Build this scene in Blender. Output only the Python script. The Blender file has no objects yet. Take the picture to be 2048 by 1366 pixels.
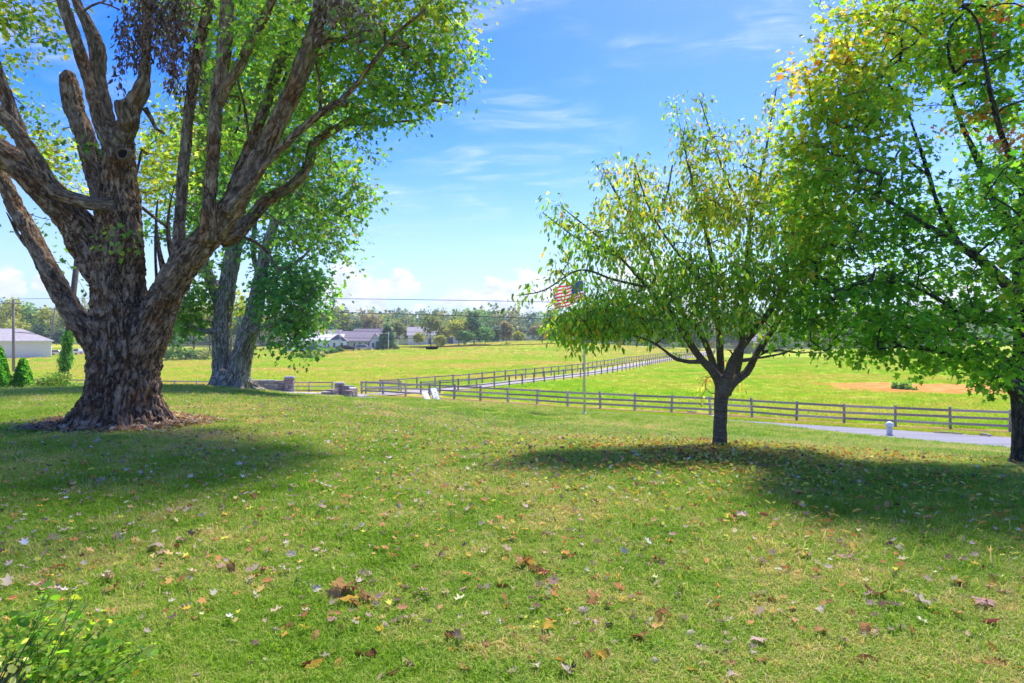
import bpy, bmesh, math, random
import numpy as np
from mathutils import Vector, Matrix, Quaternion

SC = bpy.context.scene
COL = SC.collection
F = 23.0 / 36.0 * 2048.0          # focal length in photo pixels
EYE = 1.7

# ------------------------------------------------------------------ camera
cam_d = bpy.data.cameras.new('camera')
cam_d.lens = 23.0
cam_d.sensor_width = 36.0
cam_d.clip_start = 0.05
cam_d.clip_end = 12000
cam = bpy.data.objects.new('camera', cam_d)
COL.objects.link(cam)
cam.location = (0, 0, EYE)
cam.rotation_euler = (math.pi / 2, 0, 0)
SC.camera = cam

# ------------------------------------------------------------------ exposure, sun, sky
SC.view_settings.view_transform = 'Standard'
SC.view_settings.look = 'None'
SC.view_settings.exposure = 1.84
SC.view_settings.gamma = 1.0
SC.view_settings.use_curve_mapping = False
SC.render.engine = 'CYCLES'
SC.cycles.use_denoising = True
SC.cycles.max_bounces = 8
SC.cycles.diffuse_bounces = 4
SC.cycles.transmission_bounces = 6
SC.cycles.sample_clamp_indirect = 6.0

SUN_EL = math.radians(60)
SUN_AZ = math.radians(28)        # 0 = straight ahead (+Y), positive to the right
sun_vec = Vector((math.sin(SUN_AZ) * math.cos(SUN_EL), math.cos(SUN_AZ) * math.cos(SUN_EL), math.sin(SUN_EL)))
sun_d = bpy.data.lights.new('sun', 'SUN')
sun_d.energy = 2.0
sun_d.angle = math.radians(6.0)
sun_d.color = (1.0, 0.93, 0.78)
sun = bpy.data.objects.new('sun', sun_d)
COL.objects.link(sun)
sun.rotation_euler = (-sun_vec).to_track_quat('-Z', 'Y').to_euler()

world = bpy.data.worlds.new('World')
SC.world = world
world.use_nodes = True
SKY_STRENGTH = 0.096


class NT:
    """small helper to write node trees"""
    def __init__(self, tree):
        self.t = tree
        self.n = tree.nodes
        self.l = tree.links

    def node(self, kind, **kw):
        n = self.n.new(kind)
        for k, v in kw.items():
            setattr(n, k, v)
        return n

    def put(self, sock, v):
        if v is None:
            return
        if isinstance(v, bpy.types.NodeSocket):
            self.l.new(v, sock)
        elif isinstance(v, (tuple, list)):
            if sock.type == 'RGBA' and len(v) == 3:
                v = (*v, 1)
            sock.default_value = v
        else:
            sock.default_value = v

    def math(self, op, a, b=None, c=None, clamp=False):
        n = self.node('ShaderNodeMath', operation=op, use_clamp=clamp)
        self.put(n.inputs[0], a)
        self.put(n.inputs[1], b)
        self.put(n.inputs[2], c)
        return n.outputs[0]

    def vmath(self, op, a, b=None, out=0):
        n = self.node('ShaderNodeVectorMath', operation=op)
        self.put(n.inputs[0], a)
        self.put(n.inputs[1], b)
        return n.outputs[out]

    def noise(self, vec, scale, detail=3, rough=0.55, dist=0.0, out=0):
        n = self.node('ShaderNodeTexNoise')
        self.put(n.inputs['Vector'], vec)
        self.put(n.inputs['Scale'], scale)
        self.put(n.inputs['Detail'], detail)
        self.put(n.inputs['Roughness'], rough)
        self.put(n.inputs['Distortion'], dist)
        return n.outputs[out]

    def voronoi(self, vec, scale, feature='F1', rand=1.0, out='Distance'):
        n = self.node('ShaderNodeTexVoronoi', feature=feature)
        self.put(n.inputs['Vector'], vec)
        self.put(n.inputs['Scale'], scale)
        self.put(n.inputs['Randomness'], rand)
        return n.outputs[out]

    def ramp(self, fac, stops, interp='LINEAR'):
        n = self.node('ShaderNodeValToRGB')
        r = n.color_ramp
        r.interpolation = interp
        while len(r.elements) < len(stops):
            r.elements.new(0.5)
        for e, (p, c) in zip(r.elements, stops):
            e.position = p
            e.color = (*c, 1) if len(c) == 3 else c
        self.put(n.inputs[0], fac)
        return n.outputs[0]

    def smooth(self, v, a, b):
        n = self.node('ShaderNodeMapRange', interpolation_type='SMOOTHSTEP')
        self.put(n.inputs['Value'], v)
        self.put(n.inputs['From Min'], a)
        self.put(n.inputs['From Max'], b)
        return n.outputs[0]

    def mix(self, fac, a, b, blend='MIX'):
        n = self.node('ShaderNodeMix', data_type='RGBA', blend_type=blend)
        self.put(n.inputs[0], fac)
        self.put(n.inputs[6], a)
        self.put(n.inputs[7], b)
        return n.outputs[2]

    def mapping(self, vec, scale=(1, 1, 1), loc=(0, 0, 0), rot=(0, 0, 0)):
        n = self.node('ShaderNodeMapping')
        self.put(n.inputs['Vector'], vec)
        n.inputs['Scale'].default_value = scale
        n.inputs['Location'].default_value = loc
        n.inputs['Rotation'].default_value = rot
        return n.outputs[0]

    def sep(self, v):
        n = self.node('ShaderNodeSeparateXYZ')
        self.put(n.inputs[0], v)
        return n.outputs

    def comb(self, x, y, z):
        n = self.node('ShaderNodeCombineXYZ')
        self.put(n.inputs[0], x)
        self.put(n.inputs[1], y)
        self.put(n.inputs[2], z)
        return n.outputs[0]


def build_sky():
    w = NT(world.node_tree)
    w.n.clear()
    sky = w.node('ShaderNodeTexSky', sky_type='NISHITA')
    sky.sun_disc = False
    sky.sun_elevation = SUN_EL
    sky.sun_rotation = SUN_AZ
    sky.altitude = 200
    sky.air_density = 1.0
    sky.dust_density = 0.8
    sky.ozone_density = 2.5
    hs = w.node('ShaderNodeHueSaturation')
    hs.inputs['Saturation'].default_value = 1.6
    hs.inputs['Hue'].default_value = 0.526
    hs.inputs['Value'].default_value = 0.92
    w.l.new(sky.outputs[0], hs.inputs['Color'])
    col = hs.outputs[0]
    tc = w.node('ShaderNodeTexCoord')
    d = tc.outputs['Generated']
    x, y, z = w.sep(d)
    hyp = w.math('SQRT', w.math('ADD', w.math('MULTIPLY', x, x), w.math('MULTIPLY', y, y)))
    az = w.math('ARCTAN2', x, y)
    el = w.math('ARCTAN2', z, hyp)
    # high thin cirrus: noise on a flat layer overhead
    inv = w.math('DIVIDE', 1.0, w.math('MAXIMUM', w.math('ADD', z, 0.12), 0.05))
    lay = w.comb(w.math('MULTIPLY', x, inv), w.math('MULTIPLY', y, inv), 0.0)
    lay = w.mapping(lay, scale=(1.0, 1.6, 1), rot=(0, 0, math.radians(24)), loc=(0.35, 1.3, 0))
    warp = w.noise(lay, 1.4, 3, 0.5, out=1)
    lay2 = w.vmath('ADD', lay, w.vmath('MULTIPLY', warp, (0.5, 0.5, 0)))
    c1 = w.noise(lay2, 1.1, 6, 0.62, 0.4)
    c2 = w.noise(w.mapping(lay2, scale=(1.6, 5.0, 1)), 1.7, 6, 0.6, 0.8)
    cir = w.math('MULTIPLY', w.smooth(c1, 0.47, 0.78), w.smooth(c2, 0.3, 0.75))
    cir = w.math('MULTIPLY', cir, w.smooth(el, 0.06, 0.2))
    cir = w.math('MULTIPLY', cir, 0.9, clamp=True)
    col = w.mix(cir, col, (3.7, 3.9, 4.1))
    # pale summer haze low over the horizon
    hz = w.math('SUBTRACT', 1.0, w.smooth(el, -0.05, 0.30))
    col = w.mix(w.math('MULTIPLY', hz, 0.85), col, (1.75, 2.55, 3.2))
    # cumulus low over the horizon, all the way round
    v = w.comb(w.math('MULTIPLY', az, 1.0), w.math('MULTIPLY', el, 1.7), 0.0)
    n1 = w.noise(v, 34.0, 5, 0.58)
    n2 = w.noise(w.mapping(v, loc=(3.1, 7.7, 0)), 11.0, 2, 0.5)
    blobs = [  # px, top, base, half width of the low clouds seen over the woods
        (700, 528, 604, 92), (646, 548, 606, 60), (795, 541, 580, 52), (1015, 552, 604, 90), (1062, 534, 604, 62),
        (920, 574, 604, 52), (836, 608, 630, 26), (20, 533, 578, 44), (82, 545, 572, 28), (1310, 500, 580, 110),
        (1420, 540, 600, 90), (1900, 540, 640, 120), (985, 606, 628, 34), (2200, 500, 620, 160), (-220, 520, 600, 120)]
    acc = None
    for (px, t, b, hw) in blobs:
        a0 = math.atan2(px - 1024, F)
        ca = math.cos(a0)
        e_t = math.atan((683 - t) / F * ca)
        e_b = math.atan((683 - b) / F * ca)
        ra = 1.15 * hw / F * ca * ca
        re = 1.3 * (e_t - e_b)
        dx = w.math('DIVIDE', w.math('SUBTRACT', az, a0), ra)
        dy = w.math('DIVIDE', w.math('SUBTRACT', el, e_b), re)
        up = w.math('MAXIMUM', dy, 0.0)
        dn = w.math('MULTIPLY', w.math('MINIMUM', dy, 0.0), 2.6)
        r2 = w.math('ADD', w.math('MULTIPLY', dx, dx), w.math('ADD', w.math('MULTIPLY', up, up), w.math('MULTIPLY', dn, dn)))
        f = w.math('SUBTRACT', 1.0, w.math('SQRT', r2))
        acc = f if acc is None else w.math('MAXIMUM', acc, f)
    # generic puffs in the same band elsewhere on the horizon
    band = w.math('SUBTRACT', 1.0, w.math('ABSOLUTE', w.math('DIVIDE', w.math('SUBTRACT', el, 0.07), 0.06)))
    gen = w.math('SUBTRACT', w.math('ADD', w.math('MULTIPLY', band, 0.35), w.math('MULTIPLY', n2, 1.0)), 0.72)
    gen = w.math('MULTIPLY', gen, w.smooth(w.math('ABSOLUTE', az), 0.72, 0.95))
    gen = w.math('SUBTRACT', gen, w.math('MULTIPLY', w.math('SUBTRACT', 1.0, w.smooth(w.math('ABSOLUTE', az), 0.72, 0.95)), 1.0))
    acc = w.math('MAXIMUM', acc, gen)
    shape = w.math('ADD', acc, w.math('MULTIPLY', w.math('SUBTRACT', n1, 0.5), 1.35))
    cum = w.smooth(shape, 0.18, 0.36)
    cum = w.math('MULTIPLY', cum, 0.93)
    shade = w.noise(w.mapping(v, loc=(0, 0.012, 0)), 30.0, 4, 0.55)
    ccol = w.mix(w.smooth(shade, 0.35, 0.7), (2.75, 2.95, 3.25), (4.4, 4.45, 4.5))
    col = w.mix(cum, col, ccol)
    bg = w.node('ShaderNodeBackground')
    bg.inputs['Strength'].default_value = SKY_STRENGTH
    w.l.new(col, bg.inputs['Color'])
    out = w.node('ShaderNodeOutputWorld')
    w.l.new(bg.outputs[0], out.inputs[0])


build_sky()


# ------------------------------------------------------------------ small helpers
def W(px, py, d):
    """a point of the photograph at the depth d (metres) as a place in the world"""
    return np.array([(px - 1024) / F * d, d, EYE - (py - 683) / F * d])


def tag(o, label=None, cat=None, group=None, kind=None):
    if label:
        o['label'] = label
    if cat:
        o['category'] = cat
    if group:
        o['group'] = group
    if kind:
        o['kind'] = kind
    return o


def link(name, mesh, parent=None, loc=None):
    o = bpy.data.objects.new(name, mesh)
    COL.objects.link(o)
    if parent is not None:
        o.parent = parent
    if loc is not None:
        o.location = loc
    return o


def empty(name, loc, rz=0.0):
    o = bpy.data.objects.new(name, None)
    o.empty_display_size = 0.2
    COL.objects.link(o)
    o.location = loc
    o.rotation_euler = (0, 0, rz)
    return o


def mesh_from(name, verts, faces, mats=None, smooth=False, attrs=None, fmat=None):
    me = bpy.data.meshes.new(name)
    me.from_pydata([tuple(v) for v in verts], [], [tuple(int(i) for i in f) for f in faces])
    for m in (mats if isinstance(mats, (list, tuple)) else [mats] if mats else []):
        me.materials.append(m)
    if fmat is not None:
        me.polygons.foreach_set('material_index', np.asarray(fmat, np.int32))
    if smooth:
        me.polygons.foreach_set('use_smooth', np.ones(len(me.polygons), bool))
    for k, (typ, arr) in (attrs or {}).items():
        a = me.attributes.new(k, typ, 'POINT')
        a.data.foreach_set('color' if typ == 'FLOAT_COLOR' else 'vector', np.asarray(arr, np.float32).ravel())
    me.update()
    return me


def mesh_np(name, verts, loops, sizes, mats, attrs=None, smooth=False):
    """a mesh straight from arrays: verts (n,3), loops (flat), sizes (per face)"""
    me = bpy.data.meshes.new(name)
    verts = np.ascontiguousarray(verts, np.float32)
    me.vertices.add(len(verts))
    me.vertices.foreach_set('co', verts.ravel())
    me.loops.add(len(loops))
    me.loops.foreach_set('vertex_index', np.asarray(loops, np.int32))
    me.polygons.add(len(sizes))
    st = np.concatenate([[0], np.cumsum(sizes)[:-1]]).astype(np.int32)
    me.polygons.foreach_set('loop_start', st)
    if smooth:
        me.polygons.foreach_set('use_smooth', np.ones(len(sizes), bool))
    for m in (mats if isinstance(mats, (list, tuple)) else [mats]):
        me.materials.append(m)
    me.update(calc_edges=True)
    me.validate()
    for k, (typ, arr) in (attrs or {}).items():
        a = me.attributes.new(k, typ, 'POINT')
        a.data.foreach_set('color' if typ == 'FLOAT_COLOR' else 'vector', np.asarray(arr, np.float32).ravel())
    return me


class MB:
    """collects simple shapes and links them as ONE mesh object"""
    def __init__(self):
        self.v, self.f, self.m = [], [], []

    def add(self, vs, fs, mi=0):
        o = len(self.v)
        self.v += [tuple(p) for p in vs]
        for f in fs:
            self.f.append(tuple(i + o for i in f))
            self.m.append(mi)

    def box(self, c, s, rz=0.0, mi=0, rot=None, taper=1.0):
        hx, hy, hz = s[0] / 2, s[1] / 2, s[2] / 2
        R = rot if rot is not None else Matrix.Rotation(rz, 3, 'Z')
        vs = []
        for zz, k in ((-hz, 1.0), (hz, taper)):
            for xx, yy in ((-hx, -hy), (hx, -hy), (hx, hy), (-hx, hy)):
                vs.append(R @ Vector((xx * k, yy * k, zz)) + Vector(c))
        self.add(vs, [(3, 2, 1, 0), (4, 5, 6, 7), (0, 1, 5, 4), (1, 2, 6, 5), (2, 3, 7, 6), (3, 0, 4, 7)], mi)

    def bar(self, a, b, w, h, mi=0):
        a, b = Vector(a), Vector(b)
        d = (b - a)
        q = d.to_track_quat('Y', 'Z').to_matrix()
        self.box((a + b) / 2, (w, d.length, h), rot=q, mi=mi)

    def tube(self, pts, rad, sides=8, mi=0, cap=True):
        vs, fs, _ = tube_arrays(np.asarray(pts, float), np.asarray(rad, float) if np.ndim(rad) else np.full(len(pts), rad), sides, cap)
        self.add(vs, fs, mi)

    def prism(self, poly, y0, y1, mi=0):
        """outline in x,z pulled along y"""
        n = len(poly)
        vs = [(p[0], y0, p[1]) for p in poly] + [(p[0], y1, p[1]) for p in poly]
        fs = [tuple(range(n)), tuple(range(2 * n - 1, n - 1, -1))]
        for i in range(n):
            j = (i + 1) % n
            fs.append((j, i, i + n, j + n))
        self.add(vs, fs, mi)

    def build(self, name, mats, parent=None, smooth=False):
        me = mesh_from(name, self.v, self.f, mats, smooth, fmat=self.m)
        bm = bmesh.new()
        bm.from_mesh(me)
        bmesh.ops.recalc_face_normals(bm, faces=bm.faces)
        bm.to_mesh(me)
        bm.free()
        return link(name, me, parent)


def frames(pts):
    n = len(pts)
    t = np.gradient(pts, axis=0)
    t /= np.linalg.norm(t, axis=1, keepdims=True) + 1e-9
    a = np.array([1.0, 0, 0]) if abs(t[0][0]) < 0.8 else np.array([0, 1.0, 0])
    N = np.zeros_like(pts)
    N[0] = a - t[0] * np.dot(a, t[0])
    N[0] /= np.linalg.norm(N[0])
    for i in range(1, n):
        v = N[i - 1] - t[i] * np.dot(N[i - 1], t[i])
        N[i] = v / (np.linalg.norm(v) + 1e-9)
    return t, N, np.cross(t, N)


def tube_arrays(pts, rad, sides, cap=True):
    t, N, B = frames(pts)
    ang = np.linspace(0, 2 * np.pi, sides, endpoint=False)
    ring = np.cos(ang)[None, :, None] * N[:, None, :] + np.sin(ang)[None, :, None] * B[:, None, :]
    vs = (pts[:, None, :] + ring * rad[:, None, None]).reshape(-1, 3)
    s = np.concatenate([[0], np.cumsum(np.linalg.norm(np.diff(pts, axis=0), axis=1))])
    bark = np.stack([np.tile(np.cos(ang), (len(pts), 1)) * rad[:, None], np.tile(np.sin(ang), (len(pts), 1)) * rad[:, None],
                     np.tile(s[:, None], (1, sides))], -1).reshape(-1, 3)
    fs = []
    for i in range(len(pts) - 1):
        for j in range(sides):
            k = (j + 1) % sides
            fs.append((i * sides + j, i * sides + k, (i + 1) * sides + k, (i + 1) * sides + j))
    if cap:
        fs.append(tuple(range(sides - 1, -1, -1)))
        o = (len(pts) - 1) * sides
        fs.append(tuple(range(o, o + sides)))
    return vs, fs, bark


def spline(P, step):
    """Catmull-Rom through the rows of P (any number of columns), about one sample per step metres"""
    P = np.asarray(P, float)
    Q = np.vstack([2 * P[0] - P[1], P, 2 * P[-1] - P[-2]])
    out = []
    for i in range(1, len(Q) - 2):
        n = max(1, int(np.linalg.norm(Q[i + 1][:3] - Q[i][:3]) / step))
        for k in range(n):
            u = k / n
            a, b, c, d = Q[i - 1], Q[i], Q[i + 1], Q[i + 2]
            out.append(0.5 * (2 * b + (c - a) * u + (2 * a - 5 * b + 4 * c - d) * u * u + (3 * b - a - 3 * c + d) * u ** 3))
    out.append(P[-1])
    return np.array(out)


def vnoise(p, seed=0):
    """smooth value noise in 3D, 0..1"""
    p = np.asarray(p, float)
    i = np.floor(p).astype(np.int64)
    f = p - i
    f = f * f * (3 - 2 * f)
    r = 0
    for dx in (0, 1):
        for dy in (0, 1):
            for dz in (0, 1):
                h = (i[:, 0] + dx) * 374761393 + (i[:, 1] + dy) * 668265263 + (i[:, 2] + dz) * 2147483647 + seed * 1274126177
                h = (h ^ (h >> 13)) * 1274126177
                h = (h ^ (h >> 16)) & 0xFFFFFF
                w = (f[:, 0] if dx else 1 - f[:, 0]) * (f[:, 1] if dy else 1 - f[:, 1]) * (f[:, 2] if dz else 1 - f[:, 2])
                r = r + w * (h / 0xFFFFFF)
    return r


# ------------------------------------------------------------------ terrain
def FL(x):
    """the line of the paddock fence along the road"""
    x = np.asarray(x, float)
    return np.where(x > -16, 57.5 - 0.62 * x, 67.42 + (-16 - x) * 0.12)


def road_far(x):
    x = np.asarray(x, float)
    return FL(x) - np.where(x > -16, 4.1, 4.1)


def road_near(x):
    return FL(x) - 11.0


def pz(px, a, d):
    """control point: photo column, slope below the eye (pixels below the horizon / F), depth"""
    return ((px - 1024) / F * d, d, -a * d)


ctl = [(0, 0, -1.7), (-4, 1, -1.7), (4, 1, -1.7), (0, 5, -1.7), (-6, 5, -1.66), (6, 5, -1.76), (-8, 12.5, -1.58), (0, 12, -1.82),
       (3.5, 11, -1.75), (7.8, 10, -1.88), (13, 10, -2.2), (-15, 10, -1.6), (0, -20, -1.6), (-30, -20, -1.6), (30, -20, -2.0),
       (-18, 22, -1.75), (-25, 12, -1.7), (25, 8, -3.0), (40, -5, -3.5), (-45, 10, -2.0),
       pz(460, .0705, 28), pz(600, .0845, 28), pz(700, .0885, 29), pz(900, .0925, 31), pz(1000, .0965, 32), pz(600, .0925, 36), pz(720, .093, 36), pz(579, .0788, 53), pz(679, .0808, 53), pz(510, .0775, 52), pz(480, .082, 40), pz(1168, .1085, 34),
       pz(1300, .1145, 34), pz(1480, .1240, 34), pz(1700, .1425, 32), pz(1860, .154, 31), pz(300, .0755, 31), pz(180, .0765, 32), pz(40, .0765, 34),
       pz(1024, .1165, 25), pz(1024, .141, 16), pz(1400, .135, 25), pz(1400, .15, 16), pz(1800, .158, 22), pz(1800, .175, 14), pz(700, .098, 22),
       pz(700, .115, 16), pz(-300, .07, 34)]
road_ctl = [(x, float(FL(x) - 7.5), -5.3 + (0.25 if x < -12 else 0)) for x in (-60, -40, -25, -15, -5, 5, 15, 25, 40, 60)]
far_ctl = [(x, float(FL(x)), -5.35) for x in (-60, -35, -15, 0, 15, 30, 45)] + [
    (-1.4, 77, -5.0), (10.6, 96, -4.8), (29.5, 140, -4.5), (56, 195, -4.3), (-40, 90, -5.2), (-50, 120, -4.9), (-60, 180, -4.2),
    (-105, 185, -4.3), (-150, 190, -4.4), (-50, 200, -2.6), (-29, 215, -2.3), (-4, 215, -1.2), (13, 228, 0.0), (30, 222, -1.6),
    (62, 170, -4.4), (67, 130, -3.9), (76, 110, -3.6), (44, 66, -4.75), (60, 80, -4.4), (13, 300, -1.0), (100, 300, -2.0), (-100, 300, -1.0),
    (-200, 300, 2.0), (200, 300, 0.0), (150, 150, -3.0), (-200, 150, -4.0), (0, 130, -4.2), (-25, 150, -3.9), (-20, 100, -5.0), (110, 220, -3.6)]
CT = np.array(ctl + road_ctl + far_ctl)


def _tps():
    x = CT[:, :2] / 50.0
    n = len(x)
    r2 = ((x[:, None] - x[None]) ** 2).sum(-1)
    K = np.where(r2 > 0, 0.5 * r2 * np.log(r2 + 1e-12), 0) + np.eye(n) * 2e-4
    P = np.hstack([np.ones((n, 1)), x])
    A = np.block([[K, P], [P.T, np.zeros((3, 3))]])
    return np.linalg.solve(A, np.concatenate([CT[:, 2], np.zeros(3)]))


TPS = _tps()


def Hraw(x, y):
    q = np.stack([np.clip(x, -220, 220), np.clip(y, -40, 310)], -1) / 50.0
    c = CT[:, :2] / 50.0
    out = np.empty(len(q))
    for s in range(0, len(q), 20000):
        e = q[s:s + 20000]
        r2 = ((e[:, None] - c[None]) ** 2).sum(-1)
        K = 0.5 * r2 * np.log(r2 + 1e-12)
        out[s:s + 20000] = K @ TPS[:-3] + TPS[-3] + e @ TPS[-2:]
    return out


def sstep(v, a, b):
    t = np.clip((v - a) / (b - a), 0, 1)
    return t * t * (3 - 2 * t)


def road_z(x):
    return -5.3 + 0.25 * sstep(-np.asarray(x, float), 8, 22)


def H(x, y):
    """ground height in the world"""
    x = np.atleast_1d(np.asarray(x, float)).ravel()
    y = np.atleast_1d(np.asarray(y, float)).ravel()
    z = Hraw(x, y)
    k = math.cos(math.atan(0.62))
    into = np.minimum((y - road_near(x)) * k, (road_far(x) - y) * k)      # > 0 inside the road
    wgt = sstep(into, -3.0, -0.2) * (np.abs(x) < 90)
    z = z * (1 - wgt) + road_z(x) * wgt
    r = np.sqrt(x * x + (y - 60) ** 2)
    f = sstep(r, 260, 520)
    hill = 5 + 22 * sstep(r, 450, 1400) + 4 * np.sin(x / 170.0 + 1.3) * sstep(r, 400, 900)
    z = z * (1 - f) + np.where(y > 0, hill, -2) * f
    lump = (vnoise(np.stack([x / 2.3, y / 2.3, 0 * x], -1), 3) - 0.5) * 0.05 + (vnoise(np.stack([x / 7.0, y / 7.0, 0 * x], -1), 5) - 0.5) * 0.12 * sstep(r, 0, 400)
    z = z + lump * (1 - wgt)
    return z + EYE


def H1(x, y):
    return float(H(x, y)[0])


def place(px, d):
    """ground point under the photo column px at the depth d"""
    x = (px - 1024) / F * d
    return Vector((x, d, H1(x, d)))
# ------------------------------------------------------------------ materials
def new_mat(name):
    m = bpy.data.materials.new(name)
    m.use_nodes = True
    t = NT(m.node_tree)
    t.n.clear()
    out = t.node('ShaderNodeOutputMaterial')
    return m, t, out


def principled(t, out, color, rough=0.8, bump=None, bump_d=0.02, bump_s=1.0, metallic=0.0, spec=0.3):
    b = t.node('ShaderNodeBsdfPrincipled')
    t.put(b.inputs['Base Color'], color)
    t.put(b.inputs['Roughness'], rough)
    t.put(b.inputs['Metallic'], metallic)
    t.put(b.inputs['Specular IOR Level'], spec)
    if bump is not None:
        n = t.node('ShaderNodeBump')
        n.inputs['Distance'].default_value = bump_d
        n.inputs['Strength'].default_value = bump_s
        t.l.new(bump, n.inputs['Height'])
        t.l.new(n.outputs[0], b.inputs['Normal'])
    t.l.new(b.outputs[0], out.inputs[0])
    return b


def plain(name, color, rough=0.6, var=0.25, scale=4.0, metallic=0.0, spec=0.3):
    """painted or bare surface with uneven tone and fine relief"""
    m, t, out = new_mat(name)
    p = t.node('ShaderNodeNewGeometry').outputs['Position']
    n = t.noise(p, scale, 5, 0.6)
    f = t.noise(p, scale * 9, 3, 0.6)
    k = t.math('ADD', t.math('MULTIPLY', n, var), t.math('MULTIPLY', f, var * 0.5))
    c = t.mix(k, color, tuple(x * 0.45 for x in color))
    principled(t, out, c, rough, f, 0.004, 0.5, metallic, spec)
    return m


def position(t):
    return t.node('ShaderNodeNewGeometry').outputs['Position']


def lawn_colour(t, p):
    """patches of green, yellow-green and straw, fixed to the ground"""
    big = t.noise(p, 0.22, 3, 0.55)
    mid = t.noise(p, 1.3, 4, 0.6)
    fin = t.noise(p, 9.0, 3, 0.6)
    s = t.math('ADD', t.math('MULTIPLY', big, 0.75), t.math('ADD', t.math('MULTIPLY', mid, 0.75), t.math('SUBTRACT', t.math('MULTIPLY', fin, 0.4), 0.43)))
    return s


def mat_lawn():
    m, t, out = new_mat('lawn_soil_and_turf')
    p = position(t)
    s = lawn_colour(t, p)
    c = t.ramp(s, [(0.36, (0.23, 0.34, 0.025)), (0.5, (0.32, 0.38, 0.035)), (0.62, (0.38, 0.36, 0.1)), (0.74, (0.46, 0.37, 0.18))])
    fine = t.noise(p, 60.0, 3, 0.7)
    c = t.mix(t.smooth(fine, 0.35, 0.75), c, (0.17, 0.17, 0.05))
    principled(t, out, c, 0.95, fine, 0.03, 0.8, spec=0.1)
    return m


def mat_pasture():
    m, t, out = new_mat('pasture_turf')
    p = position(t)
    x, y, z = t.sep(p)
    st = t.mapping(p, scale=(0.35, 1.0, 0.0), rot=(0, 0, math.radians(-12)))
    a = t.noise(st, 0.10, 4, 0.6, 0.6)
    b = t.noise(t.mapping(p, scale=(0.5, 1.0, 0)), 0.55, 5, 0.62)
    d = t.noise(p, 3.2, 3, 0.65)
    s = t.math('ADD', t.math('MULTIPLY', a, 0.95), t.math('ADD', t.math('MULTIPLY', b, 0.5), t.math('SUBTRACT', t.math('MULTIPLY', d, 0.25), 0.30)))
    tall = t.ramp(s, [(0.42, (0.26, 0.40, 0.018)), (0.51, (0.44, 0.50, 0.024)), (0.59, (0.52, 0.45, 0.06)), (0.70, (0.55, 0.38, 0.13))])
    mown = t.ramp(s, [(0.38, (0.24, 0.42, 0.012)), (0.54, (0.40, 0.52, 0.018)), (0.68, (0.50, 0.44, 0.08))])
    # the close-grazed field on the right of the lane
    side = t.smooth(t.math('SUBTRACT', x, t.math('MULTIPLY', t.math('SUBTRACT', y, 74.0), 0.52)), -2.0, 3.0)
    c = t.mix(side, tall, mown)
    # bare earth along the fence
    v = t.math('ABSOLUTE', t.math('SUBTRACT', t.math('ADD', y, t.math('MULTIPLY', x, 0.62)), 56.0))
    edge = t.math('ADD', v, t.math('MULTIPLY', t.math('SUBTRACT', t.noise(p, 0.7, 5, 0.65), 0.5), 5.0))
    bare = t.math('MULTIPLY', t.math('SUBTRACT', 1.0, t.smooth(edge, 1.5, 3.2)), t.smooth(x, -22.0, -12.0))
    c = t.mix(t.math('MULTIPLY', bare, 0.95), c, t.mix(t.noise(p, 2.0, 4), (0.44, 0.20, 0.085), (0.42, 0.29, 0.13)))
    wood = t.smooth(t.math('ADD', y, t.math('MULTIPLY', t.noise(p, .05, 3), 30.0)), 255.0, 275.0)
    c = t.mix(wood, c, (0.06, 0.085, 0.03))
    fine = t.noise(p, 9.0, 4, 0.7)
    c = t.mix(t.math('MULTIPLY', t.smooth(fine, 0.45, 0.75), 0.6), c, (0.14, 0.17, 0.02))
    principled(t, out, c, 0.95, t.math('ADD', d, fine), 0.15, 0.7, spec=0.1)
    return m


def mat_soil():
    m, t, out = new_mat('red_clay_soil')
    p = position(t)
    n = t.noise(p, 0.6, 5, 0.65)
    c = t.ramp(n, [(0.3, (0.50, 0.185, 0.035)), (0.5, (0.60, 0.27, 0.055)), (0.68, (0.58, 0.37, 0.12))])
    principled(t, out, c, 0.95, t.noise(p, 4, 4, 0.7), 0.12, 0.8, spec=0.1)
    return m


def mat_road(name='road_asphalt', base=(0.23, 0.225, 0.25), streak=True):
    m, t, out = new_mat(name)
    p = position(t)
    r = t.mapping(p, rot=(0, 0, math.radians(31.8)), scale=(0.06, 1, 1))
    n = t.noise(r, 1.6, 4, 0.6)
    f = t.noise(p, 40, 2, 0.7)
    g = t.math('ADD', t.math('MULTIPLY', n, 0.7), t.math('MULTIPLY', f, 0.3))
    c = t.ramp(g, [(0.35, tuple(b * 0.75 for b in base)), (0.65, tuple(b * 1.2 for b in base))])
    principled(t, out, c, 0.75, f, 0.01, 0.4, spec=0.35)
    return m


def mat_foliage(name, trans=0.5, tmul=(1.5, 1.6, 1.1), rough=0.45, spec=0.35, dead=False):
    """leaf: colour of each leaf from its own attribute, light passes through"""
    m, t, out = new_mat(name)
    at = t.node('ShaderNodeAttribute', attribute_name='col')
    c = at.outputs['Color']
    g = t.node('ShaderNodeBsdfPrincipled')
    t.put(g.inputs['Base Color'], c)
    g.inputs['Roughness'].default_value = rough
    g.inputs['Specular IOR Level'].default_value = spec
    tr = t.node('ShaderNodeBsdfTranslucent')
    t.l.new(t.vmath('MULTIPLY', c, tmul), tr.inputs['Color'])
    mx = t.node('ShaderNodeMixShader')
    mx.inputs[0].default_value = trans
    t.l.new(g.outputs[0], mx.inputs[1])
    t.l.new(tr.outputs[0], mx.inputs[2])
    t.l.new(mx.outputs[0], out.inputs[0])
    return m


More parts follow.
